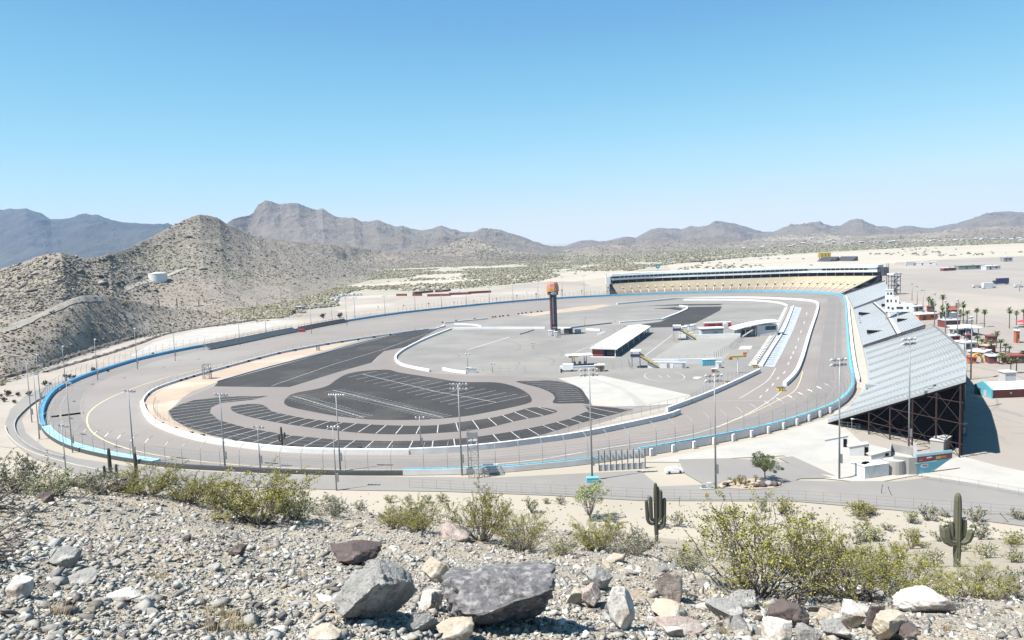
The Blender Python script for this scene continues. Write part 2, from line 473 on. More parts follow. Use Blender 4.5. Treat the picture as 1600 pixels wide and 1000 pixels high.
sheet('ramp_slab', PL([(1060, 718), (1140, 716), (1226, 722), (1300, 747), (1250, 748), (1225, 757), (1180, 748), (1100, 757), (1070, 740)]), 0.045, M_road)

# rocky banks beside the hillside road
M_bank = pm('rocky_bank', (0.13, 0.11, 0.092), (0.085, 0.072, 0.062), 0.5, 0.95, c3=(0.2, 0.175, 0.145), scale3=0.15, bump=0.3, bscale=1.5)
def bank(px, w, h):
    c = spline(PL(px), 3); n = len(c); vs = []; r_ = random.Random(len(px))
    for i, (x, y) in enumerate(c):
        a = c[max(i - 1, 0)]; b = c[min(i + 1, n - 1)]; l = math.hypot(b[0] - a[0], b[1] - a[1]); nx, ny = -(b[1] - a[1]) / l, (b[0] - a[0]) / l
        for k, (o_, z_) in enumerate(((-.5, -.1), (-.25, .75), (.1, 1.0), (.5, -.1))):
            q = r_.uniform(-.12, .12) * w; vs.append((x + nx * (o_ * w + q), y + ny * (o_ * w + q), z_ * h * (r_.uniform(.55, 1.2) if z_ > 0 else 1)))
    m = MB().add(vs, [(4 * i + k, 4 * i + k + 1, 4 * i + k + 5, 4 * i + k + 4) for i in range(n - 1) for k in range(3)])
    struct(m.build('rocky_bank', M_bank))
bank([(-60, 598), (0, 592), (40, 581), (90, 566), (130, 552), (180, 537), (230, 523), (262, 513), (300, 507)], 5.5, 2.2)
bank([(70, 582), (110, 570), (160, 556), (210, 540), (262, 522), (310, 513), (352, 507), (400, 500.5)], 4.0, 1.2)
# ---- the track
OUT = [(62, 655), (68, 632), (85, 612), (120, 594), (160, 580), (220, 562), (300, 545), (380, 532), (460, 517), (540, 503), (620, 491), (700, 482), (760, 476), (830, 470), (900, 465.5), (950, 463), (1000, 461), (1060, 459), (1120, 457.5), (1180, 456.5), (1240, 457), (1290, 459), (1313, 462),
       (1321, 472), (1324, 500), (1327, 540), (1331, 575), (1335, 600), (1330, 618), (1310, 637), (1280, 650), (1230, 667), (1180, 680), (1120, 692), (1060, 703), (1000, 713), (925, 724), (850, 732), (780, 738), (700, 741), (630, 742), (560, 742), (500, 741), (430, 739), (350, 735), (280, 731), (220, 724), (160, 714), (110, 701), (80, 686), (66, 671)]
outer = spline(PL(OUT), 4, True)
sheet('race_track', outer, 0.02, M_asph)
INN = [(1187, 582), (1150, 600), (1100, 622), (1046, 643), (1062, 647), (1050, 652), (980, 668), (900, 684), (820, 695), (760, 702), (700, 707), (620, 710), (530, 709), (450, 706), (380, 699), (320, 690), (270, 676), (240, 662), (226, 645), (222, 632), (228, 621), (240, 611), (262, 602),
       (300, 590), (360, 573), (440, 552), (520, 537), (600, 525), (680, 514), (760, 500), (840, 489), (900, 481), (964, 476), (1020, 471), (1080, 470), (1140, 470), (1180, 471), (1216, 474), (1232, 478), (1252, 480), (1211, 572)]
inner = PL(INN)
sheet('infield_pavement', inner, 0.05, M_pave)
# brown dirt and concrete on the infield
sheet('infield_dirt', PL([(222, 634), (228, 622), (242, 611), (264, 602), (300, 591), (360, 574), (440, 553), (520, 538), (600, 526), (680, 513.5), (650, 516), (560, 533), (450, 565), (345, 595), (300, 612), (285, 622), (262, 645), (268, 656), (300, 672), (350, 688), (440, 699), (530, 704), (620, 706), (700, 703), (620, 709), (530, 708), (450, 705), (380, 698), (320, 689), (270, 675), (241, 661), (227, 645)]), 0.08, M_dirt)
sheet('dirt_strip', PL([(808, 492), (860, 486), (900, 480), (940, 476), (955, 477), (930, 483), (880, 488), (830, 494)]), 0.08, M_dirt)
sheet('inner_verge', PL([(810, 690), (870, 677), (950, 655), (1000, 645), (1060, 632), (1078, 620), (1090, 622), (1046, 642), (1060, 647), (980, 667), (900, 683), (820, 694)]), 0.08, M_pale)
M_ringroad = pm('brown_ring_asphalt', (0.215, 0.188, 0.172), (0.188, 0.164, 0.150), 0.03, 0.9, detail=8)
sheet('ring_road', PL([(335, 604), (455, 605), (530, 580), (585, 565), (600, 548), (640, 540), (685, 514), (700, 515), (640, 540), (619, 562), (628, 572), (672, 583), (730, 587), (800, 588), (870, 592), (905, 600), (925, 630), (990, 640), (960, 655), (880, 678), (812, 692), (700, 704), (530, 704), (380, 692), (300, 668), (262, 648), (285, 625)]), 0.10, M_ringroad)
sheet('tunnel_ramp', PL([(872, 592), (905, 588), (940, 587), (1080, 618), (1062, 631), (1010, 635), (960, 636), (926, 634), (917, 620), (900, 603)]), 0.13, M_concrete)
sheet('ramp_lane', spline(PL([(930, 592), (970, 605), (1000, 624), (1008, 634), (996, 634.5), (985, 620), (955, 603), (922, 593)]), 3), 0.16, pm('ramp_grey', (0.38, 0.36, 0.33), (0.33, 0.31, 0.29), 0.05, 0.9))
sheet('paddock_pavement', PL([(1010, 566), (1073, 528), (1160, 528), (1128, 566)]), 0.08, pm('paddock_grey', (0.285, 0.275, 0.255), (0.25, 0.24, 0.222), 0.03, 0.9))

LOTS = {
 'A': [(335, 604), (341, 597), (480, 560), (560, 538), (650, 516), (684, 514), (660, 527), (640, 541), (600, 549), (590, 557), (580, 567), (530, 581), (452, 605), (400, 605)],
 'B': [(444, 630), (448, 622), (460, 615), (500, 607), (514, 602), (525, 594), (545, 584), (567, 580), (605, 578), (622, 582), (680, 591), (720, 597), (775, 598), (800, 603), (820, 612), (829, 620), (829, 629), (812, 634), (780, 641), (725, 651), (662, 656), (600, 656.5), (580, 656), (530, 651), (490, 644), (465, 639), (450, 635)],
 'C': [(361, 640), (363, 635), (375, 632.5), (405, 632), (417, 637), (425, 643), (455, 650), (490, 656), (530, 660), (605, 665), (680, 665), (712, 661), (775, 652), (832, 637), (846, 637), (871, 643), (850, 650), (812, 657), (750, 671), (700, 676), (640, 679), (580, 678), (505, 671), (430, 660), (395, 653), (368, 645)],
 'D': [(263, 642), (280, 633), (305, 625), (350, 620), (419, 619), (395, 625), (345, 630), (330, 637), (328, 645), (342, 657), (385, 669), (455, 681), (530, 688), (610, 690), (680, 689), (740, 684), (800, 675), (850, 665), (890, 655), (920, 642), (912, 634), (940, 636), (987, 640), (960, 648), (905, 662), (850, 679), (812, 687), (740, 697), (640, 702), (530, 702), (440, 697), (380, 690), (330, 680), (290, 667), (270, 655)],
 'E': [(807, 596), (830, 595.5), (860, 595), (885, 599), (905, 606), (914, 616), (920, 632), (909, 630.5), (866, 630.5), (867, 622), (862, 615), (845, 607)],
 'F': [(974, 511), (1000, 507), (1032, 503), (1052, 494), (1073, 485), (1077, 480), (1128, 479), (1125, 485), (1108, 494), (1086, 505), (1056, 511), (1000, 512.5)],
}
lotw = {}
for k, p in LOTS.items():
    q = PL(p); lotw[k] = q
    sheet('parking_lot', spline(q, 2.5, True) if k in 'BCE' else q, 0.14, M_lot)
sheet('dark_strip', PL([(1020, 482.5), (1055, 480), (1066, 482), (1064, 485), (1045, 483)]), 0.14, M_lot)
sheet('dark_edge', PL([(1010, 478.3), (1060, 475.5), (1130, 475), (1124, 477), (1062, 477.5)]), 0.14, M_lot)

# painted lines
lines = MB()
def seg(a, b, w=0.22, z=0.17): lines.strip([a, b], w, z)
def hatch(poly, a, b, step, n0, n1, w=0.22, ext=400):
    """parallel lines in the direction a->b, spaced step metres, clipped to the lot"""
    dx, dy = b[0] - a[0], b[1] - a[1]; l = math.hypot(dx, dy); dx /= l; dy /= l
    for k in range(n0, n1):
        ox, oy = a[0] - dy * step * k, a[1] + dx * step * k
        for s, t in clip_line(poly, (ox - dx * ext, oy - dy * ext), (ox + dx * ext, oy + dy * ext)):
            if math.hypot(t[0] - s[0], t[1] - s[1]) > 4:
                m = 1.2 / math.hypot(t[0] - s[0], t[1] - s[1])
                s2 = (s[0] + (t[0] - s[0]) * m, s[1] + (t[1] - s[1]) * m); t2 = (t[0] + (s[0] - t[0]) * m, t[1] + (s[1] - t[1]) * m)
                seg(s2, t2, w)
lineA = MB(); _l = lines; lines = lineA
hatch(lotw['A'], P(350, 600), P(430, 599), 3.6, -2, 44, 0.12)
_f = lines; lines = _l
for a, b in zip([(424, 603.5), (520, 570), (600, 546)], [(520, 570), (600, 546), (668, 521)]): seg(P(*a), P(*b), 0.3)
# lot B: two upper aisles with bays, two lower rows of short ticks
seg(P(566, 585), P(680, 612), 0.3); seg(P(680, 612), P(775, 629), 0.3)
for i in range(15):
    t = i / 14
    cx, cy = 566 + (775 - 566) * t, 585 + (629 - 585) * t
    hw = 22 + 26 * t
    a = P(cx - hw * 1.0, cy + hw * 0.22); b = P(cx + hw * 1.05, cy - hw * 0.21)
    for s, e in clip_line(lotw['B'], a, b): seg(s, e, 0.22)
def ticks(p0, p1, n, half, w=0.2):
    a = P(*p0); b = P(*p1); seg(a, b, 0.3)
    for i in range(n):
        t = (i + 0.5) / n
        cx, cy = p0[0] + (p1[0] - p0[0]) * t, p0[1] + (p1[1] - p0[1]) * t
        for s, e in clip_line(lotw['B'], P(cx - half, cy + half * 0.16), P(cx + half, cy - half * 0.16)): seg(s, e, w)
ticks((520, 610), (692, 653), 26, 17)
ticks((458, 619), (568, 653), 20, 17)
# radial bays on the ring lots
cx, cy = P(692, 592)[:2]
for k, n in (('C', 96), ('D', 112)):
    for i in range(n):
        a = 2 * math.pi * i / n
        for s, t in clip_line(lotw[k], (cx, cy), (cx + math.cos(a) * 500, cy + math.sin(a) * 500)):
            l = math.hypot(t[0] - s[0], t[1] - s[1])
            if 4 < l < 60: seg(s, t, 0.3)
hatch(lotw['E'], P(862, 612), P(912, 610), 4.2, -9, 12, 0.22)
# track and pit road lines
def line(pts, w, z=0.045, mb=None): (mb or lines).strip(spline(PL(pts), 4), w, z)
ylines = MB()
line([(430, 553), (330, 573), (250, 593), (192, 613), (160, 628), (140, 644), (136, 656), (140, 670), (156, 684), (180, 695), (210, 704)], 0.5, mb=ylines)
line([(210, 704), (250, 712), (325, 722), (425, 730), (525, 733.5), (625, 734), (705, 731), (775, 725), (850, 717)], 0.35, mb=ylines)
line([(850, 717), (950, 700), (1075, 680), (1150, 655), (1200, 628), (1221, 611)], 0.4)
line([(1254, 580), (1249, 598), (1240, 612), (1215, 626), (1180, 643), (1120, 668)], 0.3, mb=ylines)
line([(1155, 623), (1180, 608), (1200, 594), (1212, 575)], 0.35)
line([(1100, 627), (1210, 626)], 0.25)
for a, b in zip([(1260, 492), (1256, 506), (1251, 520), (1247, 532), (1243, 545), (1239, 553), (1235, 561), (1231, 570), (1224, 584), (1214, 593), (1206, 603), (1197, 612), (1187, 622)], [(1.0, -4)] * 6 + [(1.5, -4)] * 2 + [(3, -4)] * 5):
    seg(P(*a), P(a[0] + b[0], a[1] + b[1]), 0.5, 0.045)
# helipad ring and H
c = P(1038, 588.6)
ring = [(c[0] + 8.2 * math.cos(t * math.pi / 24), c[1] + 13.5 * math.sin(t * math.pi / 24)) for t in range(49)]
lines.strip(ring, 0.35, 0.14)
for dx in (-1.8, 1.8): seg((c[0] + dx, c[1] - 3), (c[0] + dx, c[1] + 3), 0.35, 0.14)
seg((c[0] - 1.6, c[1]), (c[0] + 1.6, c[1]), 0.35, 0.14)
# paddock edge lines
seg(P(1000, 562), P(1050, 524), 0.5, 0.1); seg(P(886, 557), P(952, 527), 0.4, 0.1); seg(P(730, 547), P(795, 527), 0.9, 0.1)
struct(lines.build('white_painted_lines', M_line)); struct(ylines.build('yellow_painted_lines', M_yline))
struct(lineA.build('worn_painted_lines', pm('worn_line_paint', (0.16, 0.16, 0.165), (0.08, 0.08, 0.085), 0.6, 0.8)))
M_ppatch = pm('pale_patch', (0.50, 0.47, 0.43), (0.45, 0.42, 0.38), 0.1, 0.9)
sheet('concrete_pad', PL([(1153, 546.5), (1158, 541), (1176, 540.5), (1173, 546)]), 0.12, M_ppatch)
sheet('concrete_pad', PL([(1081, 591.5), (1086, 588.8), (1098, 589), (1090, 593)]), 0.12, M_ppatch)
sheet('concrete_pad', PL([(1183, 520), (1185, 517.5), (1198, 517), (1197, 519)]), 0.12, M_ppatch)
# rubber grooves, seams and skid marks laid on the asphalt
def ring_offset(d): return offset_line(outer + outer[:2], -d)
M_groove = pm('rubbered_asphalt', (0.215, 0.196, 0.182), (0.190, 0.173, 0.16), 0.05, 0.85, detail=8)
M_seam = pm('asphalt_seam', (0.172, 0.157, 0.145), (0.19, 0.174, 0.162), 0.3, 0.9)
def band_on(poly, w, z, mat, name):
    struct(MB().strip(poly, w, z).build(name, mat))
band_on(ring_offset(10.5), 6.5, 0.028, M_groove, 'racing_groove'); band_on(ring_offset(5.2), 2.6, 0.028, M_groove, 'racing_groove')
for d_ in (3.6, 7.4, 14.8): band_on(ring_offset(d_), 0.16, 0.034, M_seam, 'asphalt_seam')
skid = MB(); rs_ = random.Random(12); ro = {d_: ring_offset(d_) for d_ in (4, 6, 8, 10, 12, 14, 16)}
for k in range(90):
    o_ = ro[rs_.choice(list(ro))]; i0 = rs_.randrange(len(o_) - 14); n_ = rs_.randint(4, 13); dd = rs_.uniform(-1.0, 1.0)
    seg_ = offset_line(o_[i0:i0 + n_], dd); drift = rs_.uniform(-.35, .35)
    seg_ = [(p_[0] + drift * j_, p_[1] + drift * .6 * j_) for j_, p_ in enumerate(seg_)]
    skid.strip(seg_, rs_.uniform(.18, .4), 0.038 + k * 1e-5)
struct(skid.build('skid_marks', M_seam))
pm_ = MB(); M_pm = pm('pavement_stain', (0.20, 0.188, 0.172), (0.175, 0.165, 0.152), 0.1, 0.9)
for k in range(46):
    x_, y_ = rs_.uniform(660, 1120), rs_.uniform(484, 578)
    if not inside(inner, *P(x_, y_)[:2]) or y_ > 560 and x_ < 700: continue
    a_ = P(x_, y_); L_ = rs_.uniform(15, 70); an = rs_.choice([1.15, 1.2, 1.05, .25, 2.6]) + rs_.uniform(-.08, .08)
    c_ = [(a_[0] + math.cos(an + .1 * t) * L_ * t / 6, a_[1] + math.sin(an + .1 * t) * L_ * t / 6) for t in range(7)]
    if all(inside(inner, *q_) for q_ in c_): pm_.strip(c_, rs_.uniform(.25, 1.1), 0.058 + k * 2e-5)
struct(pm_.build('pavement_stains', M_pm))
lm_ = MB(); M_lm = pm('lot_stain', (0.262, 0.238, 0.215), (0.235, 0.213, 0.195), 0.06, 0.9)
for k in range(60):
    a_ = P(rs_.uniform(1400, 1640), rs_.uniform(418, 700)); L_ = rs_.uniform(20, 160); an = rs_.uniform(-.5, .5) + rs_.choice([0, 1.3])
    c_ = [(a_[0] + math.cos(an + .15 * t) * L_ * t / 6, a_[1] + math.sin(an + .15 * t) * L_ * t / 6) for t in range(7)]
    lm_.strip(c_, rs_.uniform(.3, 1.6), -0.03 + k * 1e-4)
struct(lm_.build('lot_tyre_tracks', M_lm))
# pit road concrete
sheet('pit_lane', PL([(1168, 572), (1186, 548), (1208, 515), (1226, 480), (1240, 478), (1225, 515), (1203, 551), (1190, 573)]), 0.12, M_concrete)
sheet('pit_box_lane', PL([(1192, 572), (1204, 552), (1226, 516), (1241, 479), (1253, 481), (1240, 515), (1222, 552), (1210, 574)]), 0.10, pm('pit_box_concrete', (0.42, 0.44, 0.46), (0.30, 0.34, 0.38), 0.25, 0.8))
boxm = MB()
for i in range(30):
    t = (i + .5) / 30
    y = 481 + (571 - 481) * t ** 1.15
    x0 = 1241 - (1241 - 1193) * ((y - 481) / 90) ** 0.95; x1 = 1252 - (1252 - 1210) * ((y - 481) / 90) ** 0.95
    boxm.strip([P(x0 + 2, y), P(x1 - 3, y)], 1.4, 0.13)
struct(boxm.build('pit_box_marks', pm('pit_mark_grey', (0.14, 0.16, 0.19), (0.2, 0.22, 0.25), 0.4, 0.8)))

# ================================================================== HILLS AND MOUNTAINS
hill_bvh = []
hill_samples = {}
def interp(pts, x):
    xs = [p[0] for p in pts]
    return np.interp(x, xs, [p[1] for p in pts])
def ridge(name, sky_px, foot_px, r_ridge, mat, amp, nsc, seed, ns=90, nx=500, p=1.25, back=1.3, jag=0.0, spurs=0.0, label=None):
    """mountain body: skyline and foot given where they stand (bearing, distance), slopes between shaped by ridged noise"""
    x0, x1 = sky_px[0][0], sky_px[-1][0]
    X = np.linspace(x0, x1, nx)
    ysky = interp(sky_px, X)
    rr = interp(r_ridge, X) if isinstance(r_ridge, list) else np.full(nx, float(r_ridge))
    yf = interp(foot_px, X)
    az = np.zeros(nx); te = np.zeros(nx); rf = np.zeros(nx)
    for i, x in enumerate(X):
        az[i], te[i] = azt(x, ysky[i])
        a2, t2 = azt(x, yf[i]); rf[i] = min(CAMH / max(-t2, 1e-3), rr[i] * 0.93)
    zr = np.maximum(CAMH + rr * te, 0.5)
    S = np.concatenate([np.linspace(-0.06, 1, ns), np.linspace(1.02, 1.6, 14)])
    V = np.zeros((len(S), nx, 3))
    for j, s in enumerate(S):
        if s <= 1:
            r = rf + (rr - rf) * s; z = zr * max(s, 0) ** p
            if s < 0: z = z - 4
        else:
            r = rr + (rr - rf) * (s - 1) * back; z = zr * (1 - (s - 1) / 0.6) ** 1.2 - (4 if s > 1.55 else 0)
        x = r * np.sin(az); y = r * np.cos(az)
        env = np.clip(s, 0, 1) ** 0.7 * (1 - 0.96 * np.clip((s - 0.80) / 0.20, 0, 1) ** 1.5) if s <= 1 else 0.04 + 0.5 * min(1, (s - 1) * 3)
        wx = x + nsc * 0.35 * fbm(x / nsc, y / nsc, seed + 50, 3); wy = y + nsc * 0.35 * fbm(x / nsc + 9, y / nsc, seed + 60, 3)
        nz = ridged(wx / nsc, wy / nsc, seed, 6) - 0.42
        z = z + amp * env * nz * np.minimum(1, zr / (zr.max() * 0.5 + 1e-6))
        if spurs: z = z - spurs * env * (1 - ridged(az * 8000 / nsc + fbm(x / nsc, y / nsc, seed + 5, 3) * 0.8, r / (nsc * 5.0), seed + 3, 3)) * np.minimum(1, zr / (zr.max() * 0.6))
        if jag: z = z + jag * fbm(x / (nsc * 0.16), y / (nsc * 0.16), seed + 7, 5) * np.clip(s * 3, 0, 1)
        V[j, :, 0] = x; V[j, :, 1] = y; V[j, :, 2] = z
    nr = len(S); idx = np.arange(nr * nx).reshape(nr, nx)
    F = np.stack([idx[:-1, :-1], idx[:-1, 1:], idx[1:, 1:], idx[1:, :-1]], -1).reshape(-1, 4)
    me = np_mesh(name, V.reshape(-1, 3), F, smooth=True)
    o = link(name, me, mat); struct(o, label)
    hill_samples[name + str(seed)] = V[:ns]
    tri = [tuple(f) for f in F.tolist()]
    hill_bvh.append(BVHTree.FromPolygons([tuple(v) for v in V.reshape(-1, 3).tolist()], tri))
    return o
def hit(px, py, default_z=0.0):
    """place where the photo pixel meets the land"""
    d = Vector(ray(px, py)).normalized(); best = None
    for b in hill_bvh:
        h = b.ray_cast(Vector((0, 0, CAMH)), d)
        if h[0] is not None and (best is None or h[3] < best[1]): best = (h[0], h[3])
    g = P(px, py, default_z)
    if d.z < 0:
        dist = (Vector(g) - Vector((0, 0, CAMH))).length
        if best is None or dist < best[1]: return Vector(g)
    return best[0]
M_mtn = pm('bare_rock_mountain', (0.215, 0.178, 0.15), (0.135, 0.112, 0.095), 0.011, 0.95, c3=(0.175, 0.155, 0.125), scale3=0.002, detail=12, bump=30, bscale=0.02)
M_mtnfar = pm('distant_rock', (0.072, 0.068, 0.066), (0.04, 0.038, 0.038), 0.004, 0.95, c3=(0.08, 0.08, 0.065), scale3=0.001, detail=12, bump=50, bscale=0.01)
M_mtnlow = pm('tan_rock_hills', (0.235, 0.195, 0.16), (0.16, 0.135, 0.112), 0.008, 0.95, c3=(0.30, 0.265, 0.21), scale3=0.002, detail=10, bump=6, bscale=0.03)
M_butte = pm('stony_hillside', (0.285, 0.245, 0.20), (0.21, 0.18, 0.148), 0.05, 0.95, c3=(0.225, 0.21, 0.15), scale3=0.006, detail=10, bump=2.0, bscale=0.15)
M_spur = pm('dry_gravel_slope', (0.32, 0.27, 0.22), (0.245, 0.205, 0.165), 0.05, 0.95, c3=(0.36, 0.32, 0.27), scale3=0.012, detail=10, bump=1.0, bscale=0.3)

ridge('mountain_range', [(-250, 300), (-160, 330), (-80, 318), (-30, 330), (0, 325), (22, 327), (40, 324), (52, 329), (64, 333), (78, 342), (92, 343), (120, 340), (150, 337), (168, 342), (190, 346), (215, 349), (240, 352), (262, 353), (278, 357), (320, 362), (400, 372)],
      [(-250, 425), (400, 415)], 9500, M_mtnfar, 260, 1300, 21, ns=130, nx=700, p=1.1, jag=34, spurs=60)
ridge('mountain_range', [(330, 372), (352, 350), (366, 343), (384, 338), (396, 331), (404, 318), (414, 312.5), (424, 314), (437, 319), (452, 317), (466, 317), (477, 323), (494, 327), (503, 324), (512, 330), (526, 338), (546, 342), (552, 341), (566, 347), (580, 345), (590, 344), (602, 347), (616, 353), (628, 352), (642, 357), (660, 359),
      (674, 356), (689, 352), (700, 356), (716, 361), (732, 364), (746, 362), (757, 357), (775, 358), (790, 363), (806, 368), (822, 373), (840, 380), (862, 386), (890, 389)],
      [(330, 410), (600, 409), (890, 399)], [(330, 5200), (500, 5600), (690, 5200), (890, 4600)], M_mtn, 150, 560, 31, ns=170, nx=1000, p=1.15, jag=13, spurs=35)
ridge('mountain_range', [(820, 392), (862, 386.5), (880, 385), (905, 377), (925, 375.5), (945, 377), (960, 373), (972, 370), (984, 369), (994, 371), (1004, 365), (1018, 358), (1035, 355), (1050, 355.5), (1064, 358), (1076, 354.5), (1090, 355), (1108, 351), (1116, 346.5), (1130, 345), (1146, 348), (1160, 352), (1176, 358.5), (1192, 363), (1208, 362), (1222, 356),
      (1238, 351), (1252, 349.5), (1266, 348.5), (1282, 352), (1298, 357), (1314, 358), (1326, 354), (1338, 347), (1347, 345), (1358, 349), (1368, 353), (1384, 354), (1396, 357), (1412, 354), (1426, 353), (1440, 356), (1458, 356), (1476, 352), (1494, 350), (1504, 346), (1518, 341), (1534, 337), (1552, 333), (1575, 330), (1600, 332), (1640, 334), (1720, 345), (1800, 355)],
      [(820, 400), (1100, 388), (1400, 377), (1800, 362)], [(820, 5600), (1100, 6500), (1400, 7000), (1800, 7500)], M_mtn, 150, 750, 41, ns=120, nx=1100, p=1.2, jag=15, spurs=40)
ridge('foothills', [(560, 408), (620, 398), (655, 390), (690, 385), (715, 376), (733, 371), (750, 375), (775, 384), (800, 391), (840, 397), (880, 402)], [(560, 411), (880, 407)], 3300, M_mtnlow, 30, 170, 51, ns=80, nx=500, jag=3.0, spurs=3)
ridge('foothills', [(835, 402), (870, 394), (905, 389), (940, 383), (985, 385), (1020, 380), (1060, 379), (1110, 381), (1160, 378), (1200, 371), (1240, 365), (1290, 366), (1340, 369), (1400, 366), (1460, 364), (1520, 355), (1600, 353), (1700, 356)],
      [(835, 405), (1100, 393), (1400, 381), (1700, 370)], [(835, 3600), (1200, 4200), (1700, 4600)], M_mtnlow, 42, 200, 61, ns=80, nx=800, jag=4, spurs=4)
ridge('hillside', [(340, 362), (380, 366), (430, 373), (480, 380), (540, 384), (600, 392), (660, 398), (730, 403), (800, 407), (850, 409)], [(340, 450), (420, 440), (540, 420), (700, 415), (850, 411)], [(340, 2300), (600, 2700), (850, 2900)], M_mtnlow, 30, 140, 55, ns=110, nx=600, jag=3, spurs=3)
ridge('butte', [(-200, 430), (-60, 428), (0, 420), (30, 412), (55, 401), (78, 396), (96, 395), (118, 400), (140, 403), (166, 400), (180, 396), (200, 387), (222, 377), (244, 366), (262, 356), (282, 347), (298, 339), (312, 335), (326, 337), (342, 341), (352, 348), (372, 357), (392, 366), (430, 376), (480, 390), (540, 408), (600, 428)],
      [(-200, 560), (0, 540), (120, 510), (240, 495), (340, 490), (450, 474), (520, 452), (600, 432)], [(-200, 1100), (0, 1000), (96, 950), (170, 1000), (315, 1350), (450, 1700), (600, 2000)], M_butte, 9, 130, 71, ns=200, nx=800, p=1.2, jag=1.8, spurs=0)
ridge('spur', [(-200, 520), (-60, 526), (0, 515), (30, 503), (60, 490), (90, 476), (112, 467), (128, 463), (150, 461.5), (172, 463), (198, 468), (235, 475), (280, 482), (330, 488), (390, 490), (440, 491), (480, 493)],
      [(-200, 610), (0, 588), (50, 574), (100, 556), (150, 539), (210, 522), (270, 510), (340, 503), (420, 496), (480, 495)], [(-200, 480), (0, 560), (120, 640), (300, 760), (480, 860)], M_spur, 2.2, 55, 81, ns=150, nx=600, p=0.85, jag=0.9, spurs=0)

# ================================================================== THE NEAR HILL
CREST = [(-300, 735), (0, 744), (100, 752), (200, 763), (300, 776), (400, 794), (500, 799), (600, 811), (700, 822), (800, 835), (900, 845), (1000, 858), (1100, 880), (1200, 892), (1300, 900), (1400, 903), (1500, 908), (1600, 912), (1900, 925)]
cz = [azt(*p) for p in CREST]
caz = np.array([c[0] for c in cz]); ct = np.array([-c[1] for c in cz])
KF = [azt(*p)[0] for p in [(0, 700), (700, 700), (1000, 700), (1300, 700), (1600, 700)]]; KV = [-0.03, 0.02, 0.05, 0.10, 0.13]
DC = 22.0
def hill_z(x, y):
    x = np.asarray(x, float); y = np.asarray(y, float)
    r = np.hypot(x, y); a = np.arctan2(x, y)
    aa = np.clip(a, caz[0], caz[-1])
    t = np.interp(aa, caz, ct); s = t - 1.6 / DC
    k = np.interp(aa, KF, KV)
    zn = CAMH - 1.6 - s * r
    far = CAMH - r * t * (1 - k * np.clip((r - DC) / 110, 0, 1)) - 0.25 * np.clip((r - DC) / 8, 0, 1)
    z = np.where(r < DC, zn, far)
    n = 0.16 * fbm(x / 2.1, y / 2.1, 5, 5) + 0.5 * fbm(x / 14, y / 14, 9, 3) * np.clip(r / 20, 0, 1) * np.clip((60 - r) / 30, 0.2, 1)
    z = z + n * np.clip(r / 4, 0, 1)
    return z
rad = np.concatenate([np.linspace(0.4, 4, 14), np.geomspace(4.12, 26, 230), np.geomspace(26.5, 330, 90)])
azs = np.concatenate([np.linspace(-math.pi, -0.85, 60), np.linspace(-0.84, 0.84, 620), np.linspace(0.85, math.pi, 60)])
RR, AA = np.meshgrid(rad, azs, indexing='ij')
HX = RR * np.sin(AA); HY = RR * np.cos(AA); HZ = hill_z(HX, HY)
HZ = np.where(HZ < 0.0, -1.5, HZ)
idx = np.arange(HX.size).reshape(HX.shape)
F = np.stack([idx[:-1, :-1], idx[1:, :-1], idx[1:, 1:], idx[:-1, 1:]], -1).reshape(-1, 4)
HV = np.stack([HX, HY, HZ], -1).reshape(-1, 3)
keep = HV[F][:, :, 2].max(axis=1) > -1.4
F = F[keep]
M_near = bpy.data.materials.new('gravel_slope'); M_near.use_nodes = True
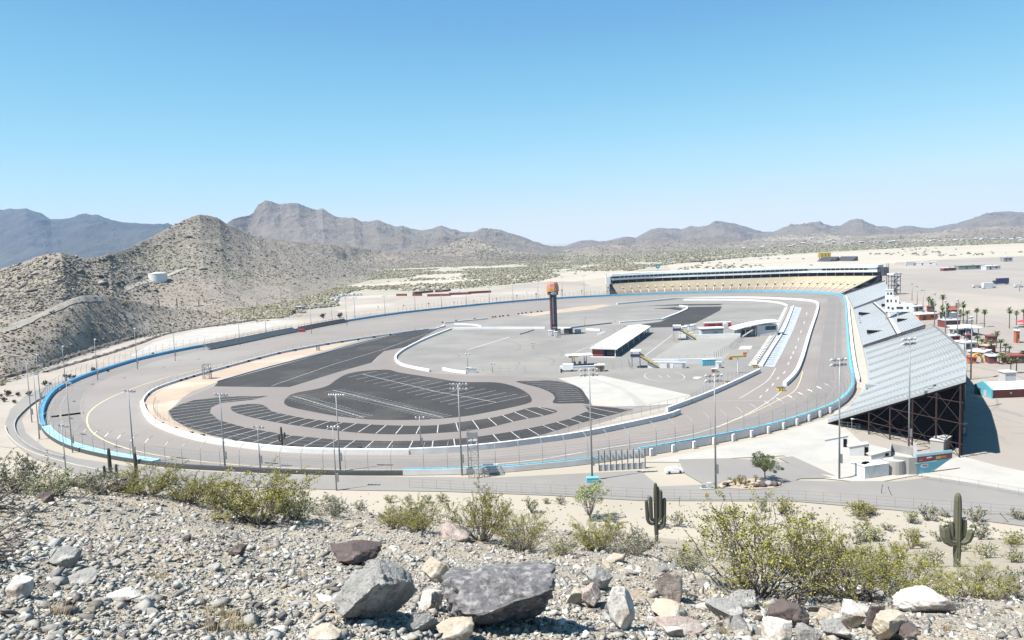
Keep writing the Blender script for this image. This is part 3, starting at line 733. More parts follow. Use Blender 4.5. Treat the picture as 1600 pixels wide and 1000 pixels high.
def near_mat(m):
    nt = m.node_tree; N = nt.nodes; L = nt.links; b = N['Principled BSDF']; b.inputs['Roughness'].default_value = 0.95
    b.inputs['Specular IOR Level'].default_value = 0.2
    tc = N.new('ShaderNodeTexCoord')
    def vor(sc):
        v = N.new('ShaderNodeTexVoronoi'); v.inputs['Scale'].default_value = sc; L.new(tc.outputs['Object'], v.inputs['Vector']); return v
    v1 = vor(22); v2 = vor(9)
    def ramp(src):
        r = N.new('ShaderNodeValToRGB'); e = r.color_ramp.elements
        e[0].position = 0; e[0].color = (0.20, 0.172, 0.135, 1); e[1].position = 1; e[1].color = (0.38, 0.345, 0.285, 1)
        for p, c in ((0.3, (0.33, 0.285, 0.22)), (0.55, (0.30, 0.28, 0.245)), (0.8, (0.37, 0.325, 0.26))):
            q = e.new(p); q.color = (*[v_ * .84 for v_ in c], 1)
        s = N.new('ShaderNodeSeparateColor'); L.new(src.outputs['Color'], s.inputs[0]); L.new(s.outputs[0], r.inputs[0]); return r
    r1 = ramp(v1); r2 = ramp(v2)
    n = N.new('ShaderNodeTexNoise'); n.inputs['Scale'].default_value = 0.35; n.inputs['Detail'].default_value = 8; L.new(tc.outputs['Object'], n.inputs['Vector'])
    x = N.new('ShaderNodeMix'); x.data_type = 'RGBA'; x.inputs[0].default_value = 0.45
    L.new(r1.outputs[0], x.inputs[6]); L.new(r2.outputs[0], x.inputs[7])
    y = N.new('ShaderNodeMix'); y.data_type = 'RGBA'
    mr = N.new('ShaderNodeMapRange'); mr.inputs['From Min'].default_value = 0.42; mr.inputs['From Max'].default_value = 0.7; mr.inputs['To Max'].default_value = 0.75
    L.new(n.outputs['Fac'], mr.inputs[0]); L.new(mr.outputs[0], y.inputs[0]); L.new(x.outputs[2], y.inputs[6]); y.inputs[7].default_value = (0.33, 0.265, 0.19, 1)
    L.new(y.outputs[2], b.inputs['Base Color'])
    b1 = N.new('ShaderNodeBump'); b1.inputs['Distance'].default_value = 0.012; b1.invert = True; L.new(v1.outputs['Distance'], b1.inputs['Height'])
    n2 = N.new('ShaderNodeTexNoise'); n2.inputs['Scale'].default_value = 14; n2.inputs['Detail'].default_value = 8; L.new(tc.outputs['Object'], n2.inputs['Vector'])
    b2 = N.new('ShaderNodeBump'); b2.inputs['Distance'].default_value = 0.035; L.new(n2.outputs['Fac'], b2.inputs['Height']); L.new(b1.outputs[0], b2.inputs['Normal'])
    L.new(b2.outputs[0], b.inputs['Normal'])
near_mat(M_near)
me = np_mesh('near_hill', HV, F, smooth=True)
struct(link('near_hill', me, M_near))
hill_bvh.append(BVHTree.FromPolygons([tuple(v) for v in HV.tolist()], [tuple(f) for f in F.tolist()]))
near_bvh = hill_bvh[-1]
def near_hit(px, py):
    h = near_bvh.ray_cast(Vector((0, 0, CAMH)), Vector(ray(px, py)).normalized())
    return h[0]
# ================================================================== WALLS, BARRIERS AND FENCES
def wall_thing(name, label, cat, px, h, w, mat, z0=0.02, smooth=True, group=None, mb=None, step=4):
    pts = PL(px); c = spline(pts, step) if smooth else [p[:2] for p in pts]
    o = MB().wall(c, z0, z0 + h, w).build(name, mat)
    return tag(o, label, cat, group)
def sub(px_list, a, b): return px_list[a:b]
M_cage = pm('catch_fence_post', (0.30, 0.31, 0.33), (0.22, 0.23, 0.25), 0.8, 0.5)
M_cageN = pm('catch_fence_post_near', (0.40, 0.41, 0.42), (0.3, 0.31, 0.32), 0.8, 0.35, metal=0.2)  # lighter than the far posts, standing in for sunlit hook tops
M_darkwall = pm('shaded_grey_wall', (0.085, 0.085, 0.09), (0.06, 0.06, 0.066), 0.2, 0.9)  # the wall's own dark grey

def outer_section(label, flabel, pts, h, outer_mat, blue_mat, post_h, spacing, hook, cables, postw=0.16, mat=M_cage, sign=1, z_bot=0.0, blue_h=0.9, n_max=100, bw=0.72):
    """concrete wall with the soft blue barrier on its track side, and a catch fence standing on it"""
    t = thing('track_wall', label, 'barrier', (pts[0][0], pts[0][1], 0))
    MB().wall(pts, z_bot, h, 0.5).build('concrete_wall', outer_mat, t, rel=(pts[0][0], pts[0][1], 0))
    ins = offset_line(pts, -sign * (0.26 + bw / 2))
    b = MB().wall(ins, 0.02, h - 0.02 + 0.12, bw)
    b.build('soft_barrier', blue_mat, t, rel=(pts[0][0], pts[0][1], 0))
    MB().wall(offset_line(pts, -sign * 0.1), h + 0.0, h + 0.22, 0.34).build('top_rail', blue_mat, t, rel=(pts[0][0], pts[0][1], 0))
    f = thing('catch_fence', flabel, 'fence', (pts[0][0], pts[0][1], h))
    base = (pts[0][0], pts[0][1], h)
    posts = along(pts, spacing, spacing * 0.5)[:n_max]
    for (x, y, dx, dy) in posts:
        nx, ny = dy * sign, -dx * sign           # towards the track
        p = [(x, y, h), (x, y, h + post_h * 0.62)]
        if hook:
            for a in (25, 50, 72): 
                k = math.sin(R(a)); q = 1 - math.cos(R(a))
                p.append((x + nx * hook * q * 1.7, y + ny * hook * q * 1.7, h + post_h * (0.62 + 0.38 * k)))
        else: p.append((x, y, h + post_h))
        o = MB().tube([(a - base[0], b_ - base[1], c_ - base[2]) for a, b_, c_ in p], postw / 2, 5).build('fence_post', mat, f)
    cb = MB()
    for k in range(cables):
        z = h + post_h * (0.08 + 0.54 * k / max(1, cables - 1)) 
        cb.wall(pts, z, z + 0.035, 0.035)
    cb.build('fence_cable', mat, f, rel=base)
    return t, f
OW = spline(PL(OUT), 4, True)
def cut(poly, a, b):
    """part of the closed outer line between the places nearest photo points a and b, in drawing order"""
    A = P(*a); B = P(*b)
    ia = min(range(len(poly)), key=lambda i: math.hypot(poly[i][0] - A[0], poly[i][1] - A[1]))
    ib = min(range(len(poly)), key=lambda i: math.hypot(poly[i][0] - B[0], poly[i][1] - B[1]))
    return poly[ia:ib + 1] if ia <= ib else poly[ia:] + poly[:ib + 1]
outer_section('dark blue wall around the far left bend below the stony hillside', 'tall catch fence behind the dark blue left bend wall', cut(OW, (66, 671), (330, 540)), 1.5, M_gconc, M_blue, 5.0, 6.0, 0.8, 4, 0.14, bw=1.1)
outer_section('blue wall along the back straight below the low bleachers', 'catch fence along the back straight by the low bleachers', cut(OW, (330, 540), (620, 491)), 1.4, M_gconc, M_blue, 4.5, 7.5, 0.6, 4, 0.14)
outer_section('blue wall of the far straight in front of the dirt lot', 'dense dark posted catch fence before the dirt lot', cut(OW, (620, 491), (958, 463)), 1.5, M_gconc, M_blue, 5.2, 4.6, 0.0, 3, 0.22)
outer_section('turquoise wall at the foot of the cream curved grandstand', 'catch fence before the cream curved grandstand', cut(OW, (958, 463), (1316, 465)), 1.7, M_gconc, M_cyan, 4.0, 8.0, 0.0, 3, 0.1)
outer_section('bright turquoise wall below the grey bleacher grandstand', 'catch fence before the grey bleacher grandstand', cut(OW, (1316, 465), (1334, 606)), 1.6, M_wall, M_cyan, 4.5, 9.0, 0.8, 3, 0.1)
NH = dict(post_h=6.6, spacing=6.3, hook=2.6, cables=6, postw=0.15, mat=M_cageN)
outer_section('turquoise topped white wall curving from grandstand to striped gate', 'hooked catch fence between grandstand corner and striped gate', cut(OW, (1334, 606), (1000, 713)), 2.2, M_wall, M_cyan, **NH)
outer_section('turquoise topped white wall between striped gate and dark wall', 'hooked catch fence above the near white wall with blue box', cut(OW, (1000, 713), (628, 742)), 1.5, M_wall, M_cyan, **NH)
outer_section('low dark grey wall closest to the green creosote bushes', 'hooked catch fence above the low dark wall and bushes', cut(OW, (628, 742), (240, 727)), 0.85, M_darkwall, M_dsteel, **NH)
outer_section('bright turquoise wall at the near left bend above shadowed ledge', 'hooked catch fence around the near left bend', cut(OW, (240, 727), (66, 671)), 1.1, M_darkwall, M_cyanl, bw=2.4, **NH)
# buttresses of the near right wall
rw = cut(OW, (1300, 643), (1000, 713))
for i, (x, y, dx, dy) in enumerate(along(rw, 7.2, 3)):
    o = MB().box((0, 0, 1.0), (0.9, 0.7, 2.0), rz=math.atan2(dy, dx)).build('wall_buttress', M_wall, None, (x - dy * 0.9, y + dx * 0.9, 0))
    tag(o, 'short white buttress against the outside of turquoise topped wall', 'buttress', 'buttresses outside the turquoise topped wall')
# outer guard wall round the left bend, beside the perimeter road
wall_thing('guard_wall', 'thin curved barrier at the outer left edge of the perimeter road', 'barrier', [(95, 610), (60, 626), (36, 645), (24, 660), (24, 675), (36, 692), (60, 706), (100, 717)], 0.8, 0.4, M_gconc)
wall_thing('guard_wall', 'long low pale rail left of the dead shrub and saguaros', 'barrier', [(8, 668), (12, 680), (28, 697), (52, 710), (90, 722), (130, 732), (175, 740), (230, 745)], 0.7, 0.5, M_concrete)

# inner walls
def inner_wall(label, px, h, w, mat, smooth=True):
    return wall_thing('infield_wall', label, 'barrier', px, h, w, mat, z0=0.03, smooth=smooth)
inner_wall('wide white wall sweeping around the outer parking bays', [(640, 709.5), (530, 709), (450, 706), (380, 699), (320, 690), (270, 676), (240, 662), (226, 645), (222, 632)], 1.5, 1.5, M_white)
inner_wall('shaded pale wall between outer parking bays and the curved ramp', [(640, 709.5), (700, 707), (760, 702), (820, 695), (900, 684), (980, 668), (1050, 652), (1062, 647)], 1.7, 1.0, M_wall)
inner_wall('pale wall from the ramp up to the pit lane entrance', [(1042, 644), (1100, 622), (1150, 600), (1187, 582)], 1.7, 0.9, M_wall)
inner_wall('thin white wall with black tyres around the brown infield dirt', [(222, 632), (228, 621), (240, 611), (262, 602), (300, 590), (360, 573), (440, 552), (520, 537), (600, 525), (680, 514), (696, 511)], 1.1, 0.6, M_wall)
inner_wall('white curved wall bounding the grey infield at its left', [(705, 515), (662, 532), (625, 552), (618, 562), (627, 571), (650, 577), (672, 581)], 1.2, 1.0, M_white)
inner_wall('short white curb wall beside the small electric boxes', [(692, 578), (710, 582), (729, 584)], 1.2, 0.9, M_white)
inner_wall('straight white wall running left from the scoring pylon', [(706, 515), (780, 514), (852, 514)], 1.4, 1.2, M_white, False)
inner_wall('short white wall just right of the scoring pylon', [(868, 514), (892, 515)], 1.4, 1.2, M_white, False)
inner_wall('small white wall between scoring pylon and white roofed garage', [(916, 516), (938, 517)], 1.2, 1.0, M_white, False)
inner_wall('white wall at the back straight exit beside dark asphalt tip', [(694, 505.5), (728, 502), (762, 498.5)], 1.0, 1.0, M_white)
inner_wall('bent white wall above the straight pylon wall', [(710, 507), (742, 508.5), (752, 512)], 0.9, 0.9, M_white)
inner_wall('white wall tip touching the dark parking asphalt', [(657, 516), (678, 515), (694, 509)], 0.8, 1.2, M_white)
inner_wall('long white wall dividing track and pit road, bent at its top', [(964, 476), (1020, 471), (1070, 467), (1168, 466), (1226, 468), (1262, 470.5), (1274, 473), (1278, 479), (1276, 490), (1266, 520), (1260, 540), (1252, 566), (1244, 584), (1236, 594), (1226, 603)], 1.5, 1.5, M_white)
inner_wall('second white wall running inside the far pit road', [(1068, 469.8), (1140, 469.8), (1180, 470.5), (1216, 474), (1230, 479)], 1.2, 1.3, M_white)
inner_wall('angled white wall along the far dark asphalt lot', [(1062, 478.5), (1074, 480), (1073, 484), (1058, 491), (1034, 500), (1000, 502.5), (968, 505)], 1.0, 1.3, M_white, False)
inner_wall('low blue grey rail left of the dark triangle lot', [(340, 597), (420, 574), (500, 554), (560, 537), (650, 516)], 0.5, 0.35, pm('blue_grey_rail', (0.20, 0.25, 0.36), (0.16, 0.2, 0.3), 0.3, 0.6))
inner_wall('thin blue grey rail right of the pylon', [(893, 513), (925, 509), (956, 505.5)], 0.8, 0.4, pm('blue_grey_rail', (0.2, 0.25, 0.36)), False)
inner_wall('dark angled kerb left of the pylon base', [(812, 523), (824, 519.5), (834, 516)], 0.7, 0.5, M_gconc, False)
inner_wall('white wall lying along the near edge of the paddock', [(1013, 569), (1060, 569), (1128, 567)], 2.4, 0.8, M_white, False)
inner_wall('white wall lying along the far edge of the paddock', [(1072, 529.5), (1110, 528.5), (1157, 527.5)], 2.4, 0.8, M_white, False)
inner_wall('long pit wall with grey notches beside the pale pit boxes', [(1191, 573), (1204, 551), (1226, 515), (1240, 479)], 1.0, 0.7, M_white)

# pit wall blocks
pc = spline(PL([(1180, 571), (1197, 546), (1218, 512), (1233, 480)]), 4)
pit = thing('pit_wall', 'dotted white pit wall with dark gate gaps left of pit boxes', 'wall', (pc[0][0], pc[0][1], 0.12))
for (x, y, dx, dy) in along(pc, 5.6, 1)[:60]:
    MB().box((x - pc[0][0], y - pc[0][1], 0.6), (3.0, 0.8, 1.2), rz=math.atan2(dy, dx)).build('wall_block', M_white, pit)
    MB().box((x - pc[0][0] + dx * 2.8, y - pc[0][1] + dy * 2.8, 0.75), (1.1, 0.5, 1.5), rz=math.atan2(dy, dx)).build('gate', M_dsteel, pit)
# fences on the infield: post fence behind the inner wall
def post_fence(name, label, cat, px, h, spacing, z=0.05, mat=M_cage, w=0.12, rails=2, smooth=True, panel=None, group=None):
    c = spline(PL(px), 5) if smooth else [p[:2] for p in PL(px)]
    t = thing(name, label, cat, (c[0][0], c[0][1], z), group=group)
    base = (c[0][0], c[0][1], z)
    for (x, y, dx, dy) in along(c, spacing)[:100]:
        MB().tube([(x - base[0], y - base[1], 0), (x - base[0], y - base[1], h)], w / 2, 5).build('fence_post', mat, t)
    m = MB()
    for k in range(rails):
        zz = z + h * (k + 1) / rails - 0.05
        m.wall(c, zz, zz + 0.05, 0.05)
    m.build('fence_rail', mat, t, rel=base)
    return t
post_fence('infield_fence', 'mesh fence behind the sweeping white wall by outer bays', 'fence', [(800, 692), (700, 700), (620, 703), (530, 702), (440, 697), (370, 688), (310, 677), (275, 664), (250, 655), (240, 640), (244, 626)], 2.2, 4.5, w=0.09)
post_fence('infield_fence', 'mesh fence on the pale verge right of outer bays', 'fence', [(812, 692), (870, 681), (925, 667), (985, 655), (1040, 641), (1078, 632), (1110, 612), (1150, 594), (1175, 580)], 3.4, 4.6, w=0.11)
post_fence('infield_fence', 'mesh fence on the thin back straight wall', 'fence', [(228, 621), (262, 602), (300, 590), (360, 573), (440, 552), (520, 537), (600, 525), (680, 514)], 2.4, 6.5, z=1.1, w=0.09)
post_fence('infield_fence', 'grey fence around the near end of the grey infield', 'fence', [(741, 582), (790, 580), (822, 580)], 2.4, 4.0, w=0.1)
post_fence('infield_fence', 'dark fence left of the near striped stairs', 'fence', [(958, 578), (985, 578), (981, 566)], 3.0, 4.0, w=0.12, smooth=False)
post_fence('paddock_fence', 'grey fence along the right edge of the paddock', 'fence', [(1116, 561), (1140, 548), (1160, 530)], 3.0, 4.0, w=0.16, smooth=False, mat=M_dsteel)
post_fence('paddock_fence', 'low fence behind the near paddock wall', 'fence', [(1022, 562), (1070, 562), (1112, 561)], 2.0, 4.0, w=0.1, smooth=False)
# tyre stacks along the back inner wall
ty = MB()
for k in range(3): ty.tube([(0, 0, 0.3 * k + 0.01), (0, 0, 0.3 * k + 0.28)], 0.8, 10)
ty0 = tag(ty.build('tyre_stack', M_tyre), 'black tyre stack against the thin back inner wall', 'tyres', 'tyre stacks along the inner walls')
tyl = [(232, 617.5), (247, 607), (262, 601), (283, 595), (291, 592.5), (303, 589), (330, 581.5), (356, 574), (389, 565), (406, 561), (437, 553), (462, 548), (513, 538.5), (535, 535), (560, 531.5), (585, 527.5), (610, 523.5), (640, 519), (665, 515.5),
       (770, 496), (774, 495.6), (781, 494.8), (786, 494.2), (794, 493.3), (810, 491), (816, 490), (822, 489.4), (830, 488.5), (840, 487.5), (846, 487), (692, 504.5), (713, 501.5), (742, 498.5)]
for i, (x, y) in enumerate(tyl):
    o = ty0 if i == 0 else ty0.copy()
    if i: COL.objects.link(o)
    o.location = P(x, y, 0.05)
    o.location.y -= 0.5
# tyres / barrels on the near white wall
for (x, y) in [(240, 661), (253, 668), (274, 676), (299, 683), (317, 687), (367, 695), (411, 701), (562, 706)]:
    o = ty0.copy(); COL.objects.link(o); o.location = P(x, y - 4, 0.05); o['label'] = 'black tyre stack behind the sweeping white near wall'; o['group'] = 'tyre stacks behind the near wall'
# yellow crash barrels
def barrels(px, n, label, mat=M_yellow, cat='crash barrels'):
    t = thing('crash_barrels', label, cat, P(px[0], px[1], 0.05))
    for i in range(n):
        a = MB().tube([(0, 0, 0), (0, 0, 1.1)], 0.45, 10)
        o = a.build('barrel', mat, t, (0.95 * (i % 3) - 0.9, 0.95 * (i // 3), 0))
        MB().tube([(0, 0, 1.1), (0, 0, 1.22)], 0.47, 10).build('barrel_lid', M_dsteel, o)
    return t
barrels((1221, 611), 9, 'yellow crash barrels at the lower end of the pit road wall')
barrels((1180, 575), 6, 'tan crash barrels at the near end of pit boxes', pm('tan_barrel', (0.5, 0.36, 0.2)))
barrels((1139, 601), 6, 'yellow barrels behind the pale pit entrance wall')

# the striped gate beside the dark pole shadow (tall posts in front of the wall)
g0 = PL([(936, 735), (1008, 731)])
gt = thing('post_gate', 'row of tall dark posts with white panels at the near wall', 'gate', g0[0])
gx, gy = g0[1][0] - g0[0][0], g0[1][1] - g0[0][1]
MB().beam((0, 0, 0.7), (gx, gy, 0.7), 0.3, 1.5).build('base_wall', M_wall, gt)
for i in range(9):
    t = i / 8; MB().beam((gx * t, gy * t - 0.25, 0), (gx * t, gy * t - 0.25, 5.2), 0.22).build('post', M_dsteel, gt)
for i in range(8):
    t = (i + .5) / 8; MB().box((gx * t, gy * t + 0.1, 3.7), (1.25, 0.08, 2.1), rz=math.atan2(gy, gx)).build('panel', M_wall, gt)

# ================================================================== LIGHT POLES
def light_pole(base, top, rows, n, width, label, group=None, name='floodlight_pole', mat=M_steel, box=True, thick=1.0, bz=None):
    b = Vector(bz) if bz is not None else Vector(P(*base, 0.0))
    z = topz(top[0], top[1], b) - b.z
    t = thing(name, label, 'light pole', b, group=group)
    h = z
    MB().tube([(0, 0, 0), (0, 0, h * 0.5), (0, 0, h)], [0.32 * thick, 0.25 * thick, 0.15 * thick], 8).build('pole', mat, t, smooth=True)
    if box: MB().box((0.42, -0.1, h * 0.13 + 1.2), (0.5, 0.5, 2.2)).build('control_box', mat, t)
    face = math.atan2(-60 - 0, 1)     # lamps face the oval centre
    cx, cy = 20 - b.x, 480 - b.y; l = math.hypot(cx, cy); cx /= l; cy /= l
    sx, sy = -cy, cx
    for r in range(rows):
        zz = h - 0.2 - r * 1.25
        MB().beam((-sx * width / 2, -sy * width / 2, zz), (sx * width / 2, sy * width / 2, zz), 0.16).build('crossarm', mat, t)
        for i in range(n):
            u = (i / (n - 1) - 0.5) * width if n > 1 else 0
            o = Vector((sx * u + cx * 0.35, sy * u + cy * 0.35, zz + 0.05))
            d = Vector((cx * 0.8, cy * 0.8, -0.6)).normalized()
            MB().tube([o - d * 0.45, o - d * 0.2, o + d * 0.35], [0.13, 0.28, 0.34], 8).build('lamp', M_lampg if i % 2 else M_lamp, t)
    return t
near_poles = [
 ((50, 660), (41, 568), 1, 4, 3.2, 'leftmost slim floodlight pole on the bare dirt outside the bend'),
 ((62, 686), (52, 583), 1, 4, 3.2, 'floodlight pole touching the bright outer edge of the left bend wall'),
 ((64, 632), (56, 554), 1, 4, 3.2, 'floodlight pole standing behind the dark blue left bend wall'),
 ((103, 604), (96, 541), 1, 4, 3.0, 'floodlight pole rising against the scrubby hill at far left'),
 ((113.6, 707), (102, 598), 1, 4, 3.4, 'floodlight pole on the turquoise wall of the near left bend'),
 ((105, 756), (97.5, 665), 1, 4, 3.0, 'shorter floodlight pole on the near side of the left service road'),
 ((210, 725), (202, 610), 1, 7, 4.2, 'tall floodlight pole in front of the yellow line at left'),
 ((215, 577), (210, 513), 1, 3, 2.6, 'slim floodlight pole behind the left wall under the gravel spur'),
 ((153, 594), (148, 530), 1, 3, 2.8, 'slim floodlight pole behind the left wall near small dark shrubs'),
 ((274, 564), (270, 506), 1, 4, 3.0, 'slim floodlight pole at the left end of the low bleachers'),
 ((352, 733), (342, 616), 1, 7, 4.0, 'tall floodlight pole rising in front of the dark outer bays'),
 ((407, 733), (402, 667), 1, 4, 2.8, 'short floodlight pole beside the many-armed saguaro on the slope'),
 ((532, 736), (523, 617), 1, 7, 4.2, 'tall floodlight pole below the centre lot with herringbone ticks'),
 ((526, 766), (519, 667), 1, 4, 2.8, 'shorter pole on the near road just left of a taller pole'),
 ((722, 742), (713, 600), 2, 6, 4.2, 'tall double row floodlight pole beside the scaffold tower'),
 ((658, 702), (656.5, 652), 1, 3, 2.4, 'thin infield light pole between the parking bays'),
 ((925.5, 750), (920, 577), 2, 5, 4.0, 'tall double row floodlight pole with bright blue base box'),
 ((1118.5, 763), (1112, 586), 2, 5, 3.8, 'tall double row floodlight pole beside the rock island tree'),
 ((1311.5, 748), (1306, 561), 2, 5, 3.8, 'tall double row floodlight pole beside white storage boxes'),
 ((1420, 706), (1418, 529), 2, 5, 4.0, 'tall double row floodlight pole in front of the dark grandstand underside'),
]
for b, t, r, n, w, lab in near_poles:
    light_pole(b, t, r, n, w, lab, thick=0.8 if b[1] - t[1] > 110 else 0.6)
for b, t, lab in [((542, 509), (542, 465), 'thin'), ((487, 522), (487.5, 477), ''), ((519, 502), (519, 474), ''), ((416, 524), (416, 487), ''), ((375, 540), (374, 495), '')]:
    light_pole(b, t, 1, 3, 3.0, 'thin floodlight pole behind the low bleachers of the back straight', 'thin poles behind the low bleachers', box=False, thick=0.6)
for b, t in [((555, 500), (552, 465)), ((602, 493), (602, 462)), ((649, 487), (649, 455)), ((690, 481), (690, 453)), ((729, 477), (729, 450)), ((765, 474), (765, 448)), ((802, 474), (802, 440)), ((841, 470), (841, 437)), ((879, 466), (878, 432)), ((913, 463), (913, 430))]:
    light_pole(b, t, 1, 4, 4.0, 'thin floodlight pole in the row beside the far dirt lot', 'thin poles along the far straight', box=False, thick=0.75)
for b, t, lab in [((914, 509), (914, 496), 'thin infield lamp right of the scoring pylon'), ((731, 575), (730, 553), 'thin infield lamp by the small electric boxes'), ((770, 582), (770, 568), 'short dark lamp post inside the grey infield fence'), ((833, 545), (832, 536), 'small lamp in the middle of the grey infield')]:
    light_pole(b, t, 1, 2, 1.6, lab, box=False, thick=0.5)
# poles behind the grey grandstand: bases hidden, feet on the ground a little behind it
for b, t, r, n, lab in [((1507, 640), (1509, 512), 1, 4, 'light pole standing against the grandstand back corner'), ((1517, 593), (1518, 495), 2, 4, 'pole with ladder frame right of the grandstand corner'),
     ((1496, 533), (1496, 468), 1, 4, 'pole among vendor tents beside the white canopy'), ((1477, 529), (1477, 470), 1, 4, 'pole beside the second palm cluster behind the stand'),
     ((1460, 516), (1460, 458), 1, 4, 'pole beside the first palm cluster behind the stand'), ((1442, 496), (1442, 453), 1, 4, 'pole just right of the white press tower'),
     ((1433, 480), (1433, 447), 1, 3, 'pole on the lot behind the white press tower'), ((1425, 470), (1424, 443), 1, 3, 'short pole on the lot beyond the press tower'),
     ((1400, 462), (1399, 426), 1, 3, 'pole at the steel corner of the two grandstands'), ((1593, 455), (1592, 440), 1, 2, 'small pole on the far lot at the right edge')]:
    light_pole(b, t, r, n, 3.4, lab, box=False, thick=0.9)
# ladder frame on the second of these
b = P(1517, 593); 
lf = thing('ladder_frame', 'dark ladder frame leaning beside the grandstand back corner', 'frame', (b[0] - 1.2, b[1], 0))
MB().beam((-1.4, 0, 0), (-1.4, 0, 13), 0.2).build('rail', M_dsteel, lf); MB().beam((1.0, 0, 0), (1.0, 0, 13), 0.2).build('rail', M_dsteel, lf)
for k in range(5): MB().beam((-1.4, 0, 0.4 + 3 * k), (1.0, 0, 0.4 + 3 * k), 0.2).build('rung', M_dsteel, lf)
# blue box at the pole foot
bb = P(925, 751)
o = MB().box((0, 0, 0.55), (2.9, 1.6, 1.1)).box((0, 0, 1.15), (3.0, 1.7, 0.12)).build('ballast_box', M_cyan, None, (bb[0], bb[1] - 1.1, 0.02)); tag(o, 'bright blue box around the foot of a tall floodlight pole', 'box')

# scaffold tower near the centre, and the small one at left
def scaffold(name, label, base, h, w, d, levels, panel=None, mat=M_steel, tk=0.16):
    t = thing(name, label, 'scaffold', base)
    for sx in (-1, 1):
        for sy in (-1, 1): MB().beam((sx * w / 2, sy * d / 2, 0), (sx * w / 2, sy * d / 2, h), tk).build('leg', mat, t)
    for k in range(levels):
        z0 = h * k / levels; z1 = h * (k + 1) / levels
        br = MB()
        for a, b_ in (((-1, -1), (1, -1)), ((1, -1), (1, 1)), ((1, 1), (-1, 1)), ((-1, 1), (-1, -1))):
            br.beam((a[0] * w / 2, a[1] * d / 2, z1 - 0.1), (b_[0] * w / 2, b_[1] * d / 2, z1 - 0.1), tk * 0.7)
            br.beam((a[0] * w / 2, a[1] * d / 2, z0), (b_[0] * w / 2, b_[1] * d / 2, z1 - 0.1), tk * 0.5)
        br.build('bracing', mat, t)
    MB().box((0, 0, h * 0.78), (w, d, 0.15)).build('platform', M_gconc, t)
    if panel: MB().box((0, -d / 2 - 0.1, h * 0.92), (w, 0.1, h * 0.12)).build('panel', panel, t)
    return t
sb = P(741, 743)
scaffold('scaffold_tower', 'galvanised scaffold tower beside the tall pole at the near wall', (sb[0], sb[1] - 1, 0), topz(741, 671, sb), 2.6, 2.6, 5, M_steel)
sb = P(324, 592); scaffold('scaffold_tower', 'small scaffold stand on the thin wall of the back straight', sb, topz(324, 569, sb), 3.2, 2.5, 3, tk=0.25)
sb = P(497, 548); scaffold('scaffold_tower', 'tiny dark observer stand beside the back straight wall', sb, 3.4, 1.4, 1.4, 2, tk=0.18, mat=M_dsteel)
tb = P(877, 583); tag(MB().tube([(0, 0, 0), (0, 0, 1.7)], 0.3, 8).box((0, 0, 1.8), (0.7, 0.7, 0.3)).build('bollard', M_dsteel, None, tb), 'dark bollard standing left of the yellow signed canopy', 'bollard')
# ================================================================== GRANDSTANDS
M_seat = pm('grey_aluminium_seating', (0.41, 0.425, 0.43), (0.36, 0.375, 0.38), 0.06, 0.5, metal=0.15)
M_cream = pm('cream_seats', (0.58, 0.50, 0.37), (0.53, 0.45, 0.33), 0.15, 0.7)
M_pink = pm('pinkish_seats', (0.48, 0.38, 0.33), (0.43, 0.34, 0.30), 0.15, 0.7)
def lerp(a, b, t): return tuple(a[i] + (b[i] - a[i]) * t for i in range(len(a)))
def resample(pts, n):
    pts = [tuple(p) for p in pts]
    ds = [0]
    for a, b in zip(pts, pts[1:]): ds.append(ds[-1] + math.hypot(b[0] - a[0], b[1] - a[1]))
    out = []
    for i in range(n):
        d = ds[-1] * i / (n - 1)
        k = max(j for j in range(len(ds)) if ds[j] <= d + 1e-9); k = min(k, len(pts) - 2)
        out.append(lerp(pts[k], pts[k + 1], (d - ds[k]) / max(ds[k + 1] - ds[k], 1e-9)))
    return out
def seating(name, F, B, rows, n, mat, parent, r0=0.0, r1=1.0, thick=True):
    """stepped seating between the front edge F and the back edge B (x, y, z)"""
    F = resample(F, n); B = resample(B, n)
    mb = MB(); k0 = int(rows * r0); k1 = int(rows * r1)
    vs = []; cols = 2 * (k1 - k0)
    for i in range(n):
        f, b = F[i], B[i]
        for k in range(k0, k1):
            p = lerp(f, b, k / rows); q = lerp(f, b, (k + 1) / rows)
            zz = p[2] + (b[2] - f[2]) / rows
            vs.append((p[0], p[1], zz)); vs.append((q[0], q[1], zz))
    # risers: from the tread below up to this tread
    fs = []
    for i in range(n - 1):
        for j in range(cols - 1):
            a = i * cols + j; fs.append((a, a + cols, a + cols + 1, a + 1))
    mb.add(vs, fs)
    # underside and front drop, a plate 0.4 m below
    m = len(vs); us = []
    for i in range(n):
        f, b = F[i], B[i]; p = lerp(f, b, k0 / rows); q = lerp(f, b, k1 / rows)
        us += [(p[0], p[1], p[2] - 0.5), (q[0], q[1], q[2] - 0.5)]
    fs2 = []
    for i in range(n - 1):
        a = m + 2 * i; fs2.append((a, a + 1, a + 3, a + 2))
        fs2.append((i * cols, a, a + 2, (i + 1) * cols))
        fs2.append((i * cols + cols - 1, (i + 1) * cols + cols - 1, a + 3, a + 1))
    for i in (0, n - 1):
        a = m + 2 * i; fs2.append(tuple([i * cols + j for j in range(cols)] + [a + 1, a]))
    mb.v += us; mb.f += fs2
    base = parent.location
    return mb.build(name, mat, parent, rel=tuple(base))
